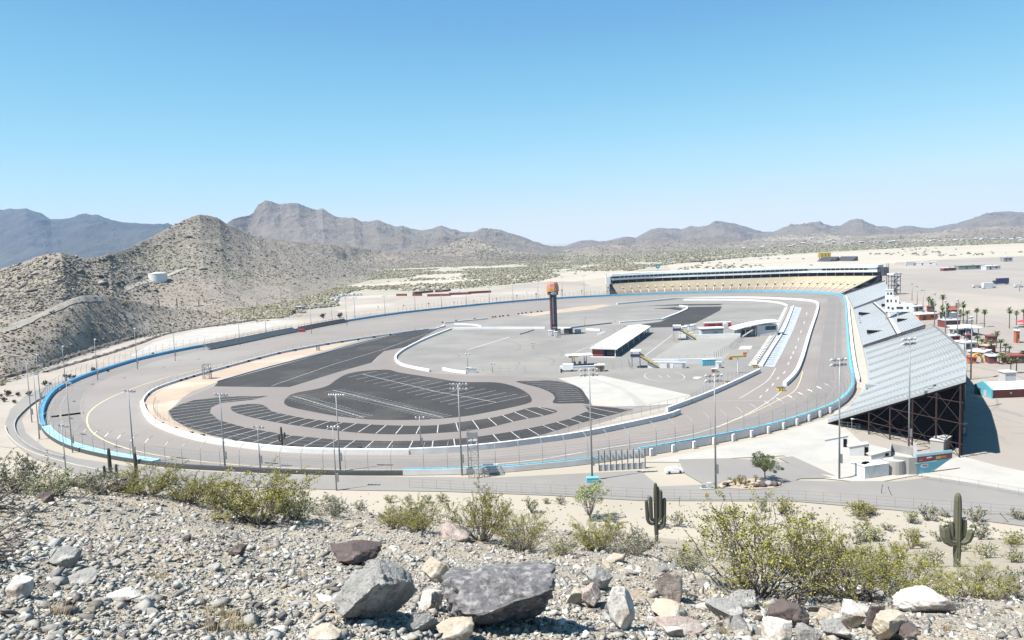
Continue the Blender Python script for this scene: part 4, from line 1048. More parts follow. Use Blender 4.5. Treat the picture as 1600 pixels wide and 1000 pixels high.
# ---- the grey bleacher stand along the right side: three blocks
F3 = [(97, 243, 0.8), (110, 259, 0.8), (121, 276, 0.8), (134, 298, 0.8), (150, 334, 0.8), (173.5, 391, 0.8)]
B3 = [P(1509, 594, 20.5), P(1511, 576, 19.5), P(1509, 560, 18.2), P(1497, 543, 16.5), P(1480, 528, 15), P(1462, 513, 13.2), P(1457, 511, 12.6)]
F2 = [(174.5, 393.5, 0.8), (210, 481, 0.8), (251.5, 583, 0.8)]
B2 = [P(1446, 511, 11.5), P(1421, 482, 11.5), P(1387, 465, 12)]
F1 = [(253, 586, 0.8), (280, 656, 0.8), (305, 722, 0.8)]
B1 = [P(1386, 463.5, 12), P(1388, 450, 12), P(1383, 440, 12)]
stand = thing('grandstand', 'large grey bleacher block with open dark underside at its near end', 'grandstand', (F3[0][0], F3[0][1], 0))
seating('seating', F3, B3, 34, 70, M_seat, stand)
base = stand.location
rF = resample(F3, 60); rB = resample(B3, 60)
# steel columns and raking beams under the near end
for i, t in enumerate((0.12, 0.34, 0.5, 0.66, 0.82, 0.97)):
    for d, (jf, inset) in enumerate(((0, 0.0), (5, 0), (10, 0), (16, 0))):
        f, b = rF[jf], rB[jf]; q = lerp(f, b, t)
        if q[2] < 1.2: continue
        MB().beam((q[0] - base[0], q[1] - base[1], 0), (q[0] - base[0], q[1] - base[1], q[2] - 0.5), 0.32 if d == 0 else 0.3).build('column', M_rust, stand)
for jf in (0, 5, 10, 16):
    f, b = rF[jf], rB[jf]
    MB().beam((f[0] - base[0], f[1] - base[1], f[2] - 0.8), (b[0] - base[0], b[1] - base[1], b[2] - 0.8), 0.3, 0.5).build('raking_beam', M_dark, stand)
    for zz, t0 in ((3.6, 0.2), (9.0, 0.5), (14.5, 0.76)):
        q0, q1 = lerp(f, b, t0), lerp(f, b, 0.99)
        MB().beam((q0[0] - base[0], q0[1] - base[1], zz), (q1[0] - base[0], q1[1] - base[1], zz), 0.16).build('tie_beam', M_rust, stand)
for jf in (0, 4):
    f, b = rF[jf], rB[jf]
    for t0, t1 in ((.34, .5), (.5, .66), (.66, .82), (.82, .97)):
        q0, q1 = lerp(f, b, t0), lerp(f, b, t1)
        for za, zb in ((0.0, .5), (.5, .0), (.5, 1.0), (1.0, .5)):
            MB().beam((q0[0] - base[0], q0[1] - base[1], max(.1, (q0[2] - 1) * za)), (q1[0] - base[0], q1[1] - base[1], max(.1, (q1[2] - 1) * zb)), .12).build('brace', pm('dark_brace', (.03, .02, .02), (.02, .015, .016), .5, .9), stand)
# near-black panels added under the stand to deepen its shade
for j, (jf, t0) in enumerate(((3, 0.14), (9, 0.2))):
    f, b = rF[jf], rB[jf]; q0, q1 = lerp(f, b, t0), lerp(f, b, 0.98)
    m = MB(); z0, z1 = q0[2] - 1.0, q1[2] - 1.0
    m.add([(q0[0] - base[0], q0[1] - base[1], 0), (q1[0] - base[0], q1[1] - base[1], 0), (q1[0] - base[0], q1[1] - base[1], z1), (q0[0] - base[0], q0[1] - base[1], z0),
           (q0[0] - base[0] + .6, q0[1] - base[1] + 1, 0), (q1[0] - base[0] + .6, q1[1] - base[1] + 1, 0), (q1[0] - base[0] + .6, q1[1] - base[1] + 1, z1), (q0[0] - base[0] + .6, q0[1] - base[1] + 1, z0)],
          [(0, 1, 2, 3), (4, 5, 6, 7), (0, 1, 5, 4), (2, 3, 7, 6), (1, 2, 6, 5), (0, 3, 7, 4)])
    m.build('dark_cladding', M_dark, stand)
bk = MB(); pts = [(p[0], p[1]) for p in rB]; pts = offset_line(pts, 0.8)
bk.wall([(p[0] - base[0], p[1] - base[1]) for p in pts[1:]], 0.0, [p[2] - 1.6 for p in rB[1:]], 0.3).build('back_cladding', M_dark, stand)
MB().wall([(p[0] - base[0], p[1] - base[1]) for p in rB], [p[2] + 0.0 for p in rB], [p[2] + 1.3 for p in rB], 0.15).build('back_railing', M_steel, stand)
for t in (0.0, 1.0):
    i = 0 if t == 0 else 59
    f, b = rF[i], rB[i]
    MB().beam((f[0] - base[0], f[1] - base[1], f[2] + 1.2), (b[0] - base[0], b[1] - base[1], b[2] + 1.4), 0.12).build('side_railing', M_steel if t == 0 else M_dsteel, stand)
# stair aisles of the near half
for k in range(10):
    t = 0.02 + k * 0.105
    i = t * 59; i0 = int(i); f = lerp(rF[i0], rF[i0 + 1], i - i0); b = lerp(rB[i0], rB[i0 + 1], i - i0)
    a_ = lerp(f, b, 0.02); c_ = lerp(f, b, 0.985)
    MB().beam((a_[0] - base[0], a_[1] - base[1], a_[2] + 0.75), (c_[0] - base[0], c_[1] - base[1], c_[2] + 0.62), 0.22, 0.7).build('stair_aisle', pm('stair_grey', (.36, .375, .38)), stand)
# vomitory near front
q = P(1365, 607, 2.2); 
MB().box((q[0] - base[0] + 2, q[1] - base[1], 3.0), (9, 2.6, 1.4), rz=R(-20)).build('stair_housing', M_seat, stand)

def block(F, B, label, rows, vom, aisle):
    st = thing('grandstand', label, 'grandstand', (F[0][0], F[0][1], 0)); bs = st.location
    seating('seating', F, B, rows, 30, M_seat, st)
    rf = resample(F, 40); rb = resample(B, 40)
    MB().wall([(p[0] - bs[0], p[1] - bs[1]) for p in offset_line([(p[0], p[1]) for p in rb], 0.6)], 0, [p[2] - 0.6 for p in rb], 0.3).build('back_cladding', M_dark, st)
    for i in (0, 39):
        f, b = rf[i], rb[i]
        m = MB(); n_ = 1 if i == 0 else -1
        m.add([(f[0] - bs[0], f[1] - bs[1], 0), (b[0] - bs[0], b[1] - bs[1], 0), (b[0] - bs[0], b[1] - bs[1], b[2] + 1.3), (f[0] - bs[0], f[1] - bs[1], f[2] + 1.3),
               (f[0] - bs[0] + .15 * n_, f[1] - bs[1] + .3 * n_, 0), (b[0] - bs[0] + .15 * n_, b[1] - bs[1] + .3 * n_, 0), (b[0] - bs[0] + .15 * n_, b[1] - bs[1] + .3 * n_, b[2] + 1.3), (f[0] - bs[0] + .15 * n_, f[1] - bs[1] + .3 * n_, f[2] + 1.3)],
              [(0, 1, 2, 3), (4, 5, 6, 7), (0, 1, 5, 4), (2, 3, 7, 6), (1, 2, 6, 5), (0, 3, 7, 4)])
        m.build('side_wall', M_dsteel, st)
    if aisle:
        vs = []
        for f, b in zip(rf, rb):
            p = lerp(f, b, 0.56); q = lerp(f, b, 0.63); vs += [(p[0], p[1], p[2] + 0.9), (q[0], q[1], p[2] + 0.95)]
        MB().add(vs, [(2 * i, 2 * i + 2, 2 * i + 3, 2 * i + 1) for i in range(39)]).build('cross_aisle', M_wall, st, rel=(bs[0], bs[1], 0))
        MB().wall([lerp(f, b, 0.55)[:2] for f, b in zip(rf, rb)], [lerp(f, b, 0.55)[2] + 0.5 for f, b in zip(rf, rb)], [lerp(f, b, 0.55)[2] + 1.7 for f, b in zip(rf, rb)], 0.12).build('aisle_railing', M_dsteel, st, rel=(bs[0], bs[1], 0))
    for (t, s0, s1) in vom:
        i = int(t * 39); f, b = rf[i], rb[i]; p = lerp(f, b, s0); q = lerp(f, b, s1)
        mid = ((p[0] + q[0]) / 2 - bs[0], (p[1] + q[1]) / 2 - bs[1], (p[2] + q[2]) / 2 + 0.4)
        L_ = math.hypot(q[0] - p[0], q[1] - p[1]); rz = math.atan2(q[1] - p[1], q[0] - p[0])
        v = MB().box(mid, (L_, 2.4, 2.2), rz=rz).build('stair_housing', M_seat, st)
        MB().box((mid[0] + math.sin(rz) * 1.35, mid[1] - math.cos(rz) * 1.35, mid[2] + 0.1), (L_ * 0.95, 0.25, 1.7), rz=rz).build('opening', M_dark, v)
    return st
block(F2, B2, 'middle grey bleacher block with stair openings and cross aisle', 24, [(0.22, 0.12, 0.42), (0.72, 0.1, 0.4), (0.3, 0.68, 0.84), (0.62, 0.68, 0.82), (0.8, 0.68, 0.8)], True)
block(F1, B1, 'far plain grey bleacher block beside the cream grandstand', 20, [], False)

# concourse strip and yard in front of the grey stand
M_conc2 = pm('pinkish_concourse', (0.46, 0.40, 0.34), (0.40, 0.35, 0.30), 0.08, 0.9)
cw = cut(OW, (1316, 465), (1300, 643))
L1 = offset_line(cw, 0.4); 
sheet('concourse', [(p[0], p[1]) for p in L1] + [(98, 243), (110, 259), (121, 276), (134, 298), (150, 334), (173.5, 391), (210, 481), (251.5, 583), (280, 656), (306, 724)], 0.06, M_conc2)
L2 = offset_line(cw, 1.2)
tag(MB().wall(L2[:-12], 0.06, 1.6, 1.4).build('white_ledge', M_white), 'white ledge running behind the turquoise wall below the bleachers', 'ledge')
kk = 0
for (x, y, dx, dy) in along(offset_line(cw, 7.5), 13.5, 60)[:17]:
    t = MB().box((0, 0, 0.9), (2.2, 1.2, 1.8), rz=math.atan2(dy, dx)).box((0, 0, 1.9), (2.5, 1.5, 0.15), rz=math.atan2(dy, dx)).build('kiosk', M_gconc if kk % 2 else M_dsteel, None, (x, y, 0.06))
    tag(t, 'small dark hut on the concourse at the foot of the bleachers', 'hut', 'huts along the bleacher concourse'); kk += 1

# ---- the cream grandstand of the far bend
FF = [P(966, 461.5), P(1010, 460), P(1060, 458.3), P(1120, 456.8), P(1180, 455.8), P(1240, 456), P(1290, 458), P(1316, 460.5)]
FF = [(p[0], p[1] + 1.6, 1.0) for p in FF]
BB = [P(956, 443.5, 11.8), P(1020, 440, 12.3), P(1100, 437, 13), P(1180, 434.4, 13.6), P(1250, 432.3, 14), P(1310, 431.4, 14.5), P(1371, 431, 15)]
FF = [(*p, 1.0) for p in spline(FF, 6)]
bz = spline(BB, 6); BB2 = []
for i, p in enumerate(bz): BB2.append((p[0], p[1], 11.8 + (15 - 11.8) * i / (len(bz) - 1)))
cs = thing('covered_grandstand', 'long cream grandstand with white roofed suites around the far bend', 'grandstand', (FF[0][0], FF[0][1], 0)); cb = cs.location
seating('lower_seating', FF, BB2, 26, 60, M_pink, cs, 0.0, 0.3)
seating('upper_seating', FF, BB2, 26, 60, M_cream, cs, 0.3, 1.0)
rf = resample(FF, 60); rb = resample(BB2, 60)
rel = (cb[0], cb[1], 0)
def upper(d): return offset_line([(p[0], p[1]) for p in rb], d)
def band(name, d0, z0, z1, w, mat, i0=0, i1=60, par=None):
    pts = upper(d0)[i0:i1]
    return MB().wall(pts, [rb[i][2] + z0 for i in range(i0, i1)], [rb[i][2] + z1 for i in range(i0, i1)], w).build(name, mat, par or cs, rel=rel)
band('concourse_back_wall', 9.0, -13, 3.6, 0.4, M_navy if False else pm('deep_blue_wall', (0.035, 0.055, 0.11), (0.03, 0.045, 0.09), 0.2, 0.7))  # dark blue holds the shade beneath the suite deck
band('concourse_floor', 4.6, -0.4, 0.0, 9.0, M_gconc)
suite = band('suite_deck', 5.0, 3.6, 5.6, 11.0, M_wall)
win = band('window_band', 4.6, 5.6, 7.6, 9.4, M_glass)
roof = band('roof', 5.2, 7.6, 8.4, 13.0, pm('pale_teal_roof', (0.52, 0.62, 0.60), (0.46, 0.57, 0.55), 0.1, 0.5))
band('roof_top', 6.2, 8.42, 10.2, 10.5, M_wall)
for (i0, i1) in ((44, 48), (57, 60)): band('solid_panel', -0.25, 5.6, 7.6, 0.3, M_wall, i0, i1)
for k in range(2, 58, 1):
    p = upper(-0.2)[k]
    MB().box((p[0] - cb[0], p[1] - cb[1], rb[k][2] + 6.6), (0.5, 0.5, 2.0)).build('mullion_post', M_wall, win)
for k in range(0, 60, 2):
    p = upper(-0.1)[k]
    MB().beam((p[0] - cb[0], p[1] - cb[1], rb[k][2]), (p[0] - cb[0], p[1] - cb[1], rb[k][2] + 3.6), 0.35).build('column', M_steel, cs)
for k in range(2, 59, 2):
    f, b = rf[k], rb[k]
    a = lerp(f, b, 0.02); c_ = lerp(f, b, 0.66)
    MB().beam((a[0] - cb[0], a[1] - cb[1], a[2] + 0.75), (c_[0] - cb[0], c_[1] - cb[1], c_[2] + 0.7), 0.8, 0.1).build('aisle', pm('aisle_paint', (0.6, 0.55, 0.45)), cs)
    v = lerp(f, b, 0.45)
    MB().box((v[0] - cb[0], v[1] - cb[1], v[2] + 0.8), (1.5, 1.5, .9)).build('vomitory', pm('vomitory_grey', (.16, .15, .14)), cs)
# open steel ends
for i, sgn in ((0, -1), (59, 1)):
    f, b = rf[i], rb[i]
    dx, dy = (rf[1][0] - rf[0][0], rf[1][1] - rf[0][1]) if i == 0 else (rf[59][0] - rf[58][0], rf[59][1] - rf[58][1])
    l = math.hypot(dx, dy); dx *= sgn / l; dy *= sgn / l
    fr = MB()
    for d in (1.0, 4.0):
        for t in (0.0, 0.33, 0.66, 1.0, 1.25):
            q = lerp(f, b, t); q = (q[0] + dx * d - cb[0], q[1] + dy * d - cb[1], q[2])
            fr.beam((q[0], q[1], 0), (q[0], q[1], q[2] + (8 if t > 0.9 else 0)), 0.35)
        for (t0, z0, t1, z1) in ((0, 0, 0.33, 1), (0.33, 1, 0.66, 0), (0.66, 0, 1, 1), (1, 1, 1.25, 0), (0, 1, 0.33, 0), (0.33, 0, 0.66, 1)):
            a = lerp(f, b, t0); c_ = lerp(f, b, t1)
            fr.beam((a[0] + dx * d - cb[0], a[1] + dy * d - cb[1], a[2] * z0 * .9), (c_[0] + dx * d - cb[0], c_[1] + dy * d - cb[1], c_[2] * z1 * .9), 0.25)
        for zz in (4, 8): 
            a = lerp(f, b, zz / b[2]); c_ = lerp(f, b, 1.25)
            fr.beam((a[0] + dx * d - cb[0], a[1] + dy * d - cb[1], zz), (c_[0] + dx * d - cb[0], c_[1] + dy * d - cb[1], zz), 0.3)
    fr.build('end_frame', M_dsteel, cs)
    q = lerp(f, b, 1.15)
    MB().box((q[0] + dx * 3 - cb[0], q[1] + dy * 3 - cb[1], b[2] + 4), (4.5, 6, 8)).build('stair_tower', M_wall if i == 0 else M_dsteel, cs)
# the teal round sign and the yellow building with dark stands behind
b = P(1028, 432)
ts = thing('round_sign', 'round teal sign on a pole behind the cream grandstand', 'sign', b)
z = topz(1028, 416, b)
MB().tube([(0, 0, 0), (0, 0, z - 3)], 0.3, 8).build('pole', M_steel, ts); MB().tube([(0, 0.4, z), (0, -0.4, z)], 3.4, 24).build('disc', M_teal, ts)
MB().box((0.3, -0.5, z - 0.2), (2.6, 0.1, 1.2)).build('emblem', M_white, ts)
b = P(1288, 409)
yb = thing('scoreboard', 'yellow scoreboard building beyond the cream grandstand roof', 'scoreboard', b); z = topz(1288, 394.5, b)
wpx = math.hypot(*[P(1280, 409)[i] - P(1297, 409)[i] for i in (0, 1)])
MB().box((0, 0, z * 0.75), (wpx, 4, z * 0.5)).build('panel', M_yellow, yb)
for s in (-0.4, 0, 0.4): MB().beam((wpx * s, 0, 0), (wpx * s, 0, z * 0.5), 1.0).build('leg', M_steel, yb)
for s in (-0.22, 0.05, 0.3): MB().box((wpx * s, -2.1, z * 0.75), (wpx * 0.14, 0.3, z * 0.3)).build('display', pm('amber_display', (0.35, 0.22, 0.03)), yb)
for (x0, x1, yy, lab) in ((1277, 1303, 408.5, 'low dark grandstand left of the gap beyond the cream roof'), (1307, 1332, 408, 'low dark grandstand right of the gap beyond the cream roof')):
    a = P(x0, yy); c_ = P(x1, yy); h = topz((x0 + x1) / 2, yy - 7, lerp(a, c_, .5))
    t = thing('low_grandstand', lab, 'grandstand', lerp(a, c_, .5)); ln = math.hypot(c_[0] - a[0], c_[1] - a[1]); rz = math.atan2(c_[1] - a[1], c_[0] - a[0])
    m = MB()
    for k in range(8): m.box((0, k * 2.0, h * (k + 1) / 16), (ln, 2.0, h * (k + 1) / 8))
    o = m.build('seating', pm('dark_grey_seats', (0.10, 0.10, 0.12)), t); t.rotation_euler.z = rz
    MB().box((0, 16.5, h * .5), (ln, 0.4, h)).build('back_wall', M_gconc, t)

# ---- white press tower at the back of the grey stand
q = P(1404, 470, 17.5)
pt = thing('press_tower', 'white multi-storey press tower on piers over the grey bleachers', 'tower', (q[0], q[1], 0), R(-21))
MB().box((0, 0, 16.5), (22, 12, 5.0)).build('lower_storey', M_white, pt)
MB().box((-5.5, 3, 21.5), (11, 10, 5.0)).build('middle_storey', M_white, pt)
MB().box((-7.5, 6, 26.4), (6.5, 8, 4.6)).build('upper_storey', M_white, pt)
MB().box((-7.5, 6, 28.9), (7.3, 8.8, 0.35)).build('roof', M_wall, pt)
for x, z_, w_ in ((-9, 26.4, 1.2), (-6.2, 26.4, 1.8)): MB().box((x, 1.9, z_), (w_, 0.25, 1.6)).build('window', M_glass, pt)
for x, z_, w_ in ((-9.5, 21.5, 1.6), (-6.5, 21.5, 1.2), (-2.5, 21.3, 1.2)): MB().box((x, -2.1, z_), (w_, 0.25, 1.8)).build('window', M_glass, pt)
for x, z_, w_ in ((-9, 17, 1.6), (-5.5, 16.4, 1.8), (0.5, 16.8, 5.5), (7, 16.8, 1.6)): MB().box((x, -6.1, z_), (w_, 0.25, 1.4)).build('window', M_glass, pt)
for x, y in ((-10, -5), (-1, -5), (9.5, -5), (9.5, 5), (-10, 5)): MB().beam((x, y, 0), (x, y, 14), 1.1).build('pier', M_gconc, pt)
MB().box((3, 2, 19.6), (6, 5, 1.2)).build('roof_unit', M_lamp, pt)
pt.scale = (.62, .62, .82)
q = P(1392, 440, 12)
cn = thing('scaffold', 'steel stair scaffold joining the two grandstands at the far corner', 'stairs', (q[0] + 6, q[1] + 6, 0), R(20))
for x in (-5, 0, 5):
    for y in (-4, 4): MB().beam((x, y, 0), (x, y, 22), 0.6).build('leg', M_steel, cn)
for z_ in (5, 10, 15, 20): MB().box((0, 0, z_), (11, 9, 0.4)).build('landing', M_dsteel, cn)
for k, z_ in enumerate((0, 5, 10, 15)): MB().beam((-4.5 if k % 2 else 4.5, -3, z_), (4.5 if k % 2 else -4.5, -3, z_ + 5), 1.6, 0.4).build('stair_flight', M_dsteel, cn)
MB().box((0, 0, 23), (13, 10, 1.6)).build('canopy', M_wall, cn); cn.scale = (.75, .75, .8)

# ---- low bleachers on the back straight
def low_bleacher(label, px, rows, mat, h=3.6):
    c = spline(PL(px), 6); t = thing('low_bleacher', label, 'bleachers', (c[0][0], c[0][1], 0))
    F = [(p[0], p[1], 0.6) for p in c]; B = [(p[0], p[1], h) for p in offset_line(c, h * 1.5)]
    seating('seating', F, B, rows, 24, mat, t)
    rb_ = resample(B, 14); rf_ = resample(F, 14)
    for a in rb_: MB().beam((a[0] - c[0][0], a[1] - c[0][1], 0), (a[0] - c[0][0], a[1] - c[0][1], h + 1.0), 0.2).build('leg', M_steel, t)
    MB().wall([(p[0], p[1]) for p in B], h + 0.9, h + 1.05, 0.12).build('back_rail', M_steel, t, rel=(c[0][0], c[0][1], 0))
    for a in rf_: MB().beam((a[0] - c[0][0], a[1] - c[0][1], 0), (a[0] - c[0][0], a[1] - c[0][1], 0.5), 0.2).build('leg', M_dsteel, t)
    return t
M_bl = pm('dull_grey_green_bleacher', (0.19, 0.215, 0.225), (0.15, 0.17, 0.18), 0.3, 0.7)
low_bleacher('longer grey green bleachers behind the back straight wall', [(329, 547), (365, 540), (400, 532.5), (430, 526), (466, 519)], 8, M_bl)
low_bleacher('smaller brownish bleachers further along the back straight wall', [(474, 517), (500, 511.5), (524, 507), (544, 503.5)], 6, pm('brown_grey_bleacher', (0.13, 0.11, 0.11), (0.1, 0.09, 0.09), 0.3, 0.7), 3.0)
M_red_small = M_red
o = P(470, 519.5); tag(MB().box((0, 0, 0.9), (4.5, 2, 1.8)).box((0, 0, 1.9), (4.8, 2.3, 0.2)).build('ticket_hut', M_red, None, (o[0], o[1] + 3, 0)), 'tiny red hut between the two low bleachers', 'hut')

# ================================================================== SCORING PYLON
b = P(866, 524); H = topz(861, 441, b)
py = thing('scoring_pylon', 'tall maroon scoring pylon with round orange crown on infield', 'pylon', b, R(14))
s = H / 34
M_mar = pm('maroon_panel', (0.11, 0.02, 0.035), (0.08, 0.016, 0.03), 0.5, 0.6)
M_pyd = pm('dark_display', (0.05, 0.045, 0.05), (0.075, 0.065, 0.07), 2.5, 0.5)
MB().box((0, 0, 15.2 * s), (3.6 * s, 3.4 * s, 22.5 * s)).build('shaft', M_mar, py)
MB().box((0.1 * s, -1.8 * s, 15.5 * s), (2.7 * s, 0.25 * s, 21 * s)).build('display', M_pyd, py)
for k in range(20): MB().box((-0.85 * s, -1.95 * s, (7.6 + 0.86 * k) * s), (0.75 * s, 0.1 * s, 0.5 * s)).build('number_panel', M_lamp, py)
for k in range(20): MB().box((0.55 * s, -1.95 * s, (7.6 + 0.86 * k) * s), (1.1 * s, 0.1 * s, 0.42 * s)).build('row_panel', pm('grey_display', (0.12, 0.11, 0.12)), py)
for x in (-1.4, 1.4):
    for y in (-1.2, 1.2): MB().beam((x * s, y * s, 0), (x * s, y * s, 5 * s), 0.5 * s).build('leg', M_dsteel, py)
MB().box((-0.2 * s, -1.9 * s, 5.2 * s), (2.4 * s, 0.2 * s, 0.9 * s)).build('name_panel', M_lamp, py)
MB().tube([(0, 0, 26.0 * s), (0, 0, 28.2 * s)], 3.6 * s, 8).build('sign_drum', M_dsteel, py)
MB().tube([(0, 0, 28.2 * s), (0, 0, 31.2 * s)], [4.2 * s, 4.0 * s], 8).build('crown_band', pm('crown_orange', (0.58, 0.33, 0.12), (0.48, 0.20, 0.08), 0.4, 0.5), py)
MB().tube([(0, 0, 31.2 * s), (0, 0, 33.0 * s), (0, 0, 34 * s)], [4.0 * s, 3.5 * s, 2.9 * s], 8).build('crown_top', pm('crown_red', (0.38, 0.10, 0.10), (0.5, 0.26, 0.2), 0.6, 0.5), py)
el = MB(); 
pts = [(1.9 * s * math.cos(a * math.pi / 10), 0.78 * s * math.sin(a * math.pi / 10)) for a in range(20)]
el.add([(x - .5 * s, -3.75 * s, z_ + 27.1 * s) for x, z_ in pts] + [(x - .5 * s, -3.35 * s, z_ + 27.1 * s) for x, z_ in pts], [tuple(range(20)), tuple(range(20, 40))] + [(i, (i + 1) % 20, (i + 1) % 20 + 20, i + 20) for i in range(20)])
el.build('oval_sign', M_white, py)
MB().box((-.5 * s, -3.85 * s, 27.1 * s), (2.1 * s, 0.12 * s, 0.22 * s)).build('sign_script', M_dsteel, py)
for k in range(5): MB().box(((-1.6 + 0.8 * k) * s, -4.05 * s, (29.4 + 0.5 * math.sin(k)) * s), (0.5 * s, 0.12 * s, 0.7 * s)).build('crown_mark', M_white if k % 2 else M_red, py)
# small boxes at the pylon base
for (x, y, w_, h_, d_, m_, lab) in [(860.5, 524.5, 2.6, 3.2, 2.6, M_white, 'white cabinet left of the pylon foot'), (868.5, 527, 2.0, 3.4, 2.2, M_wall, 'tall white cabinet in front of the pylon foot'), (873, 521, 2.4, 3.0, 2.0, M_gconc, 'grey cabinet right of the pylon foot'),
        (888, 521, 5.5, 3.0, 3.0, M_dsteel, 'dark generator trailer right of the pylon'), (903, 520, 4.0, 2.2, 2.4, M_lamp, 'pale cabinet beside the pylon shadow')]:
    q = P(x, y, .05); m = MB().box((0, 0, h_ / 2), (w_, d_, h_)).box((0, 0, h_ + .1), (w_ + .3, d_ + .3, .2)).box((w_ * .2, -d_ / 2 - .06, h_ * .5), (w_ * .35, .1, h_ * .6))
    tag(m.build('cabinet', m_, None, q), lab, 'cabinet')
post_fence('pylon_fence', 'mesh fence around the pylon compound', 'fence', [(828, 526), (858, 528), (872, 528), (905, 521)], 2.4, 3.0, smooth=False, w=0.1)
for (x, y) in [(741.5, 582), (736, 582), (731.5, 581)]:
    q = P(x, y, .05); tag(MB().box((0, 0, 1.0), (1.8, 1.4, 2.0)).box((0, 0, 2.05), (2.0, 1.6, .12)).build('electric_box', M_lamp, None, q), 'small grey electric box by the short curb wall', 'electric box', 'electric boxes by the curb wall')
for (x, y) in [(936.5, 524.5), (940, 523), (943.5, 521.5)]:
    q = P(x, y, .05); tag(MB().box((0, 0, .6), (2.4, 1.2, 1.2)).box((0, 0, 1.25), (1.8, .8, .14)).build('concrete_block', M_white, None, q), 'white concrete block on pavement left of the garage', 'block', 'white blocks left of the garage')

# ================================================================== GARAGE AND PADDOCK BUILDINGS
A = P(925, 557, .05); B_ = P(961, 558.5, .05); C_ = P(1020, 522, .05); D_ = P(984, 520, .05)
gx = Vector((B_[0] - A[0], B_[1] - A[1], 0)); gy = Vector((D_[0] - A[0], D_[1] - A[1], 0))
ga = thing('garage', 'long white roofed garage with open bays on the infield', 'garage', A, math.atan2(gy.y, gy.x) - math.pi / 2)
wl = gx.length; ln = gy.length; 
wl = abs(gx.cross(gy).z) / ln
hg = 4.0
rf_ = MB(); e = 0.8
rf_.add([(-e, -e, hg), (wl + e, -e, hg - .3), (wl + e, ln + e, hg - .3), (-e, ln + e, hg), (-e, -e, hg + .5), (wl / 2, -e, hg + 1.3), (wl + e, -e, hg + .2), (-e, ln + e, hg + .5), (wl / 2, ln + e, hg + 1.3), (wl + e, ln + e, hg + .2)],
        [(0, 1, 2, 3), (4, 5, 8, 7), (5, 6, 9, 8), (0, 1, 6, 5, 4), (3, 2, 9, 8, 7), (1, 2, 9, 6), (0, 3, 7, 4)])
rf_.build('roof', M_white, ga)
MB().box((wl * .3, ln / 2, hg / 2), (wl * .5, ln - 1, hg - .02)).build('inner_wall', M_navy, ga)
MB().box((wl * .24, .3, hg / 2), (wl * .46, .2, hg - .05)).build('end_panel', M_redbr, ga)
MB().box((wl * .76, .32, hg * .45), (wl * .3, .15, hg * .5)).build('end_window', M_glass, ga)
nb = 18
for k in range(nb + 1):
    y = .2 + (ln - .4) * k / nb
    MB().box((wl - .35, y, hg / 2), (.5, .5, hg - .05)).build('bay_pillar', M_wall if k % 3 == 0 else M_steel, ga)
for k in range(nb):
    y = .2 + (ln - .4) * (k + .5) / nb
    MB().box((wl * .62, y, hg / 2), (.3, (ln / nb) * .7, hg - .6)).build('bay_door', M_dsteel if k % 2 else M_navy, ga)
MB().box((wl * .5, -2.2, .1), (wl, 1.0, .4)).build('front_kerb', M_white, ga)

def canopy(label, a, b, depth, h, roof_mat, legs=4, thick=.6, name='canopy', skirt=None):
    p = P(*a, .05); q = P(*b, .05); L_ = math.hypot(q[0] - p[0], q[1] - p[1])
    t = thing(name, label, 'canopy', p, math.atan2(q[1] - p[1], q[0] - p[0]))
    MB().box((L_ / 2, depth / 2, h + thick / 2), (L_ + .6, depth + .6, thick)).build('roof', roof_mat, t)
    for i in range(legs // 2):
        for y in (0.3, depth - .3):
            MB().beam((L_ * (i + .5) / (legs // 2), y, 0), (L_ * (i + .5) / (legs // 2), y, h), .3).build('leg', M_dsteel, t)
    return t, L_
t, L_ = canopy('flat white fuel canopy with yellow sign left of the garage', (888, 573), (926, 571), 6, 4.6, M_white)
MB().box((L_ * .24, -.4, 4.7), (4.0, .12, .8)).build('yellow_sign', M_yellow, t); MB().box((L_ * .10, -.4, 4.7), (1.6, .12, .8)).build('purple_sign', M_navy, t)
for k in range(3): MB().box((L_ * (.3 + .22 * k), 3, .9), (1.2, .8, 1.8)).build('pump', M_steel, t)
q = P(903, 575.5, .05); tag(MB().box((0, 0, .5), (18, 1.0, 1.0)).box((0, 0, 1.05), (18.2, 1.2, .1)).build('low_wall', M_wall, None, (q[0] + 3, q[1], .05)), 'low pale wall in front of the fuel canopy', 'wall')
def truck(label, px, L_, h, body, cab, rz=0.0, name='box_truck', group=None, z=0.05, cat='truck', base=None):
    b = base if base is not None else P(*px, z)
    t = thing(name, label, cat, b, rz, group)
    MB().box((0, 0, h * .5 + .55), (L_ * .76, 2.5, h * .9)).build('cargo_box', body, t)
    MB().box((L_ * .38 + L_ * .1, 0, h * .32 + .5), (L_ * .2, 2.3, h * .6)).box((L_ * .38 + L_ * .17, 0, .8), (L_ * .1, 2.3, .8)).build('cab', cab, t)
    MB().box((L_ * .38 + L_ * .15, 0, h * .45 + .6), (L_ * .11, 2.1, h * .22)).build('windscreen', M_glass, t)
    for x in (-L_ * .28, L_ * .48 - .3):
        for y in (-1.1, 1.1):
            w = MB().tube([(x, y - .15, .5), (x, y + .15, .5)], .5, 12).build('wheel', M_tyre, t)
    return t
truck('small white truck with amber cab light left of the canopy', (888, 580), 6.5, 3.0, M_white, M_white, R(170))
q = P(937, 580, .05); hs = thing('hut', 'small tan hut with white roof right of the canopy', 'hut', q)
MB().box((0, 0, 1.4), (4, 3, 2.8)).build('wall', pm('tan_wall', (.45, .3, .2)), hs); MB().box((0, 0, 3.0), (4.6, 3.6, .35)).build('roof', M_white, hs); MB().box((.5, -1.56, 1.1), (1.0, .1, 2.0)).build('door', M_dsteel, hs)
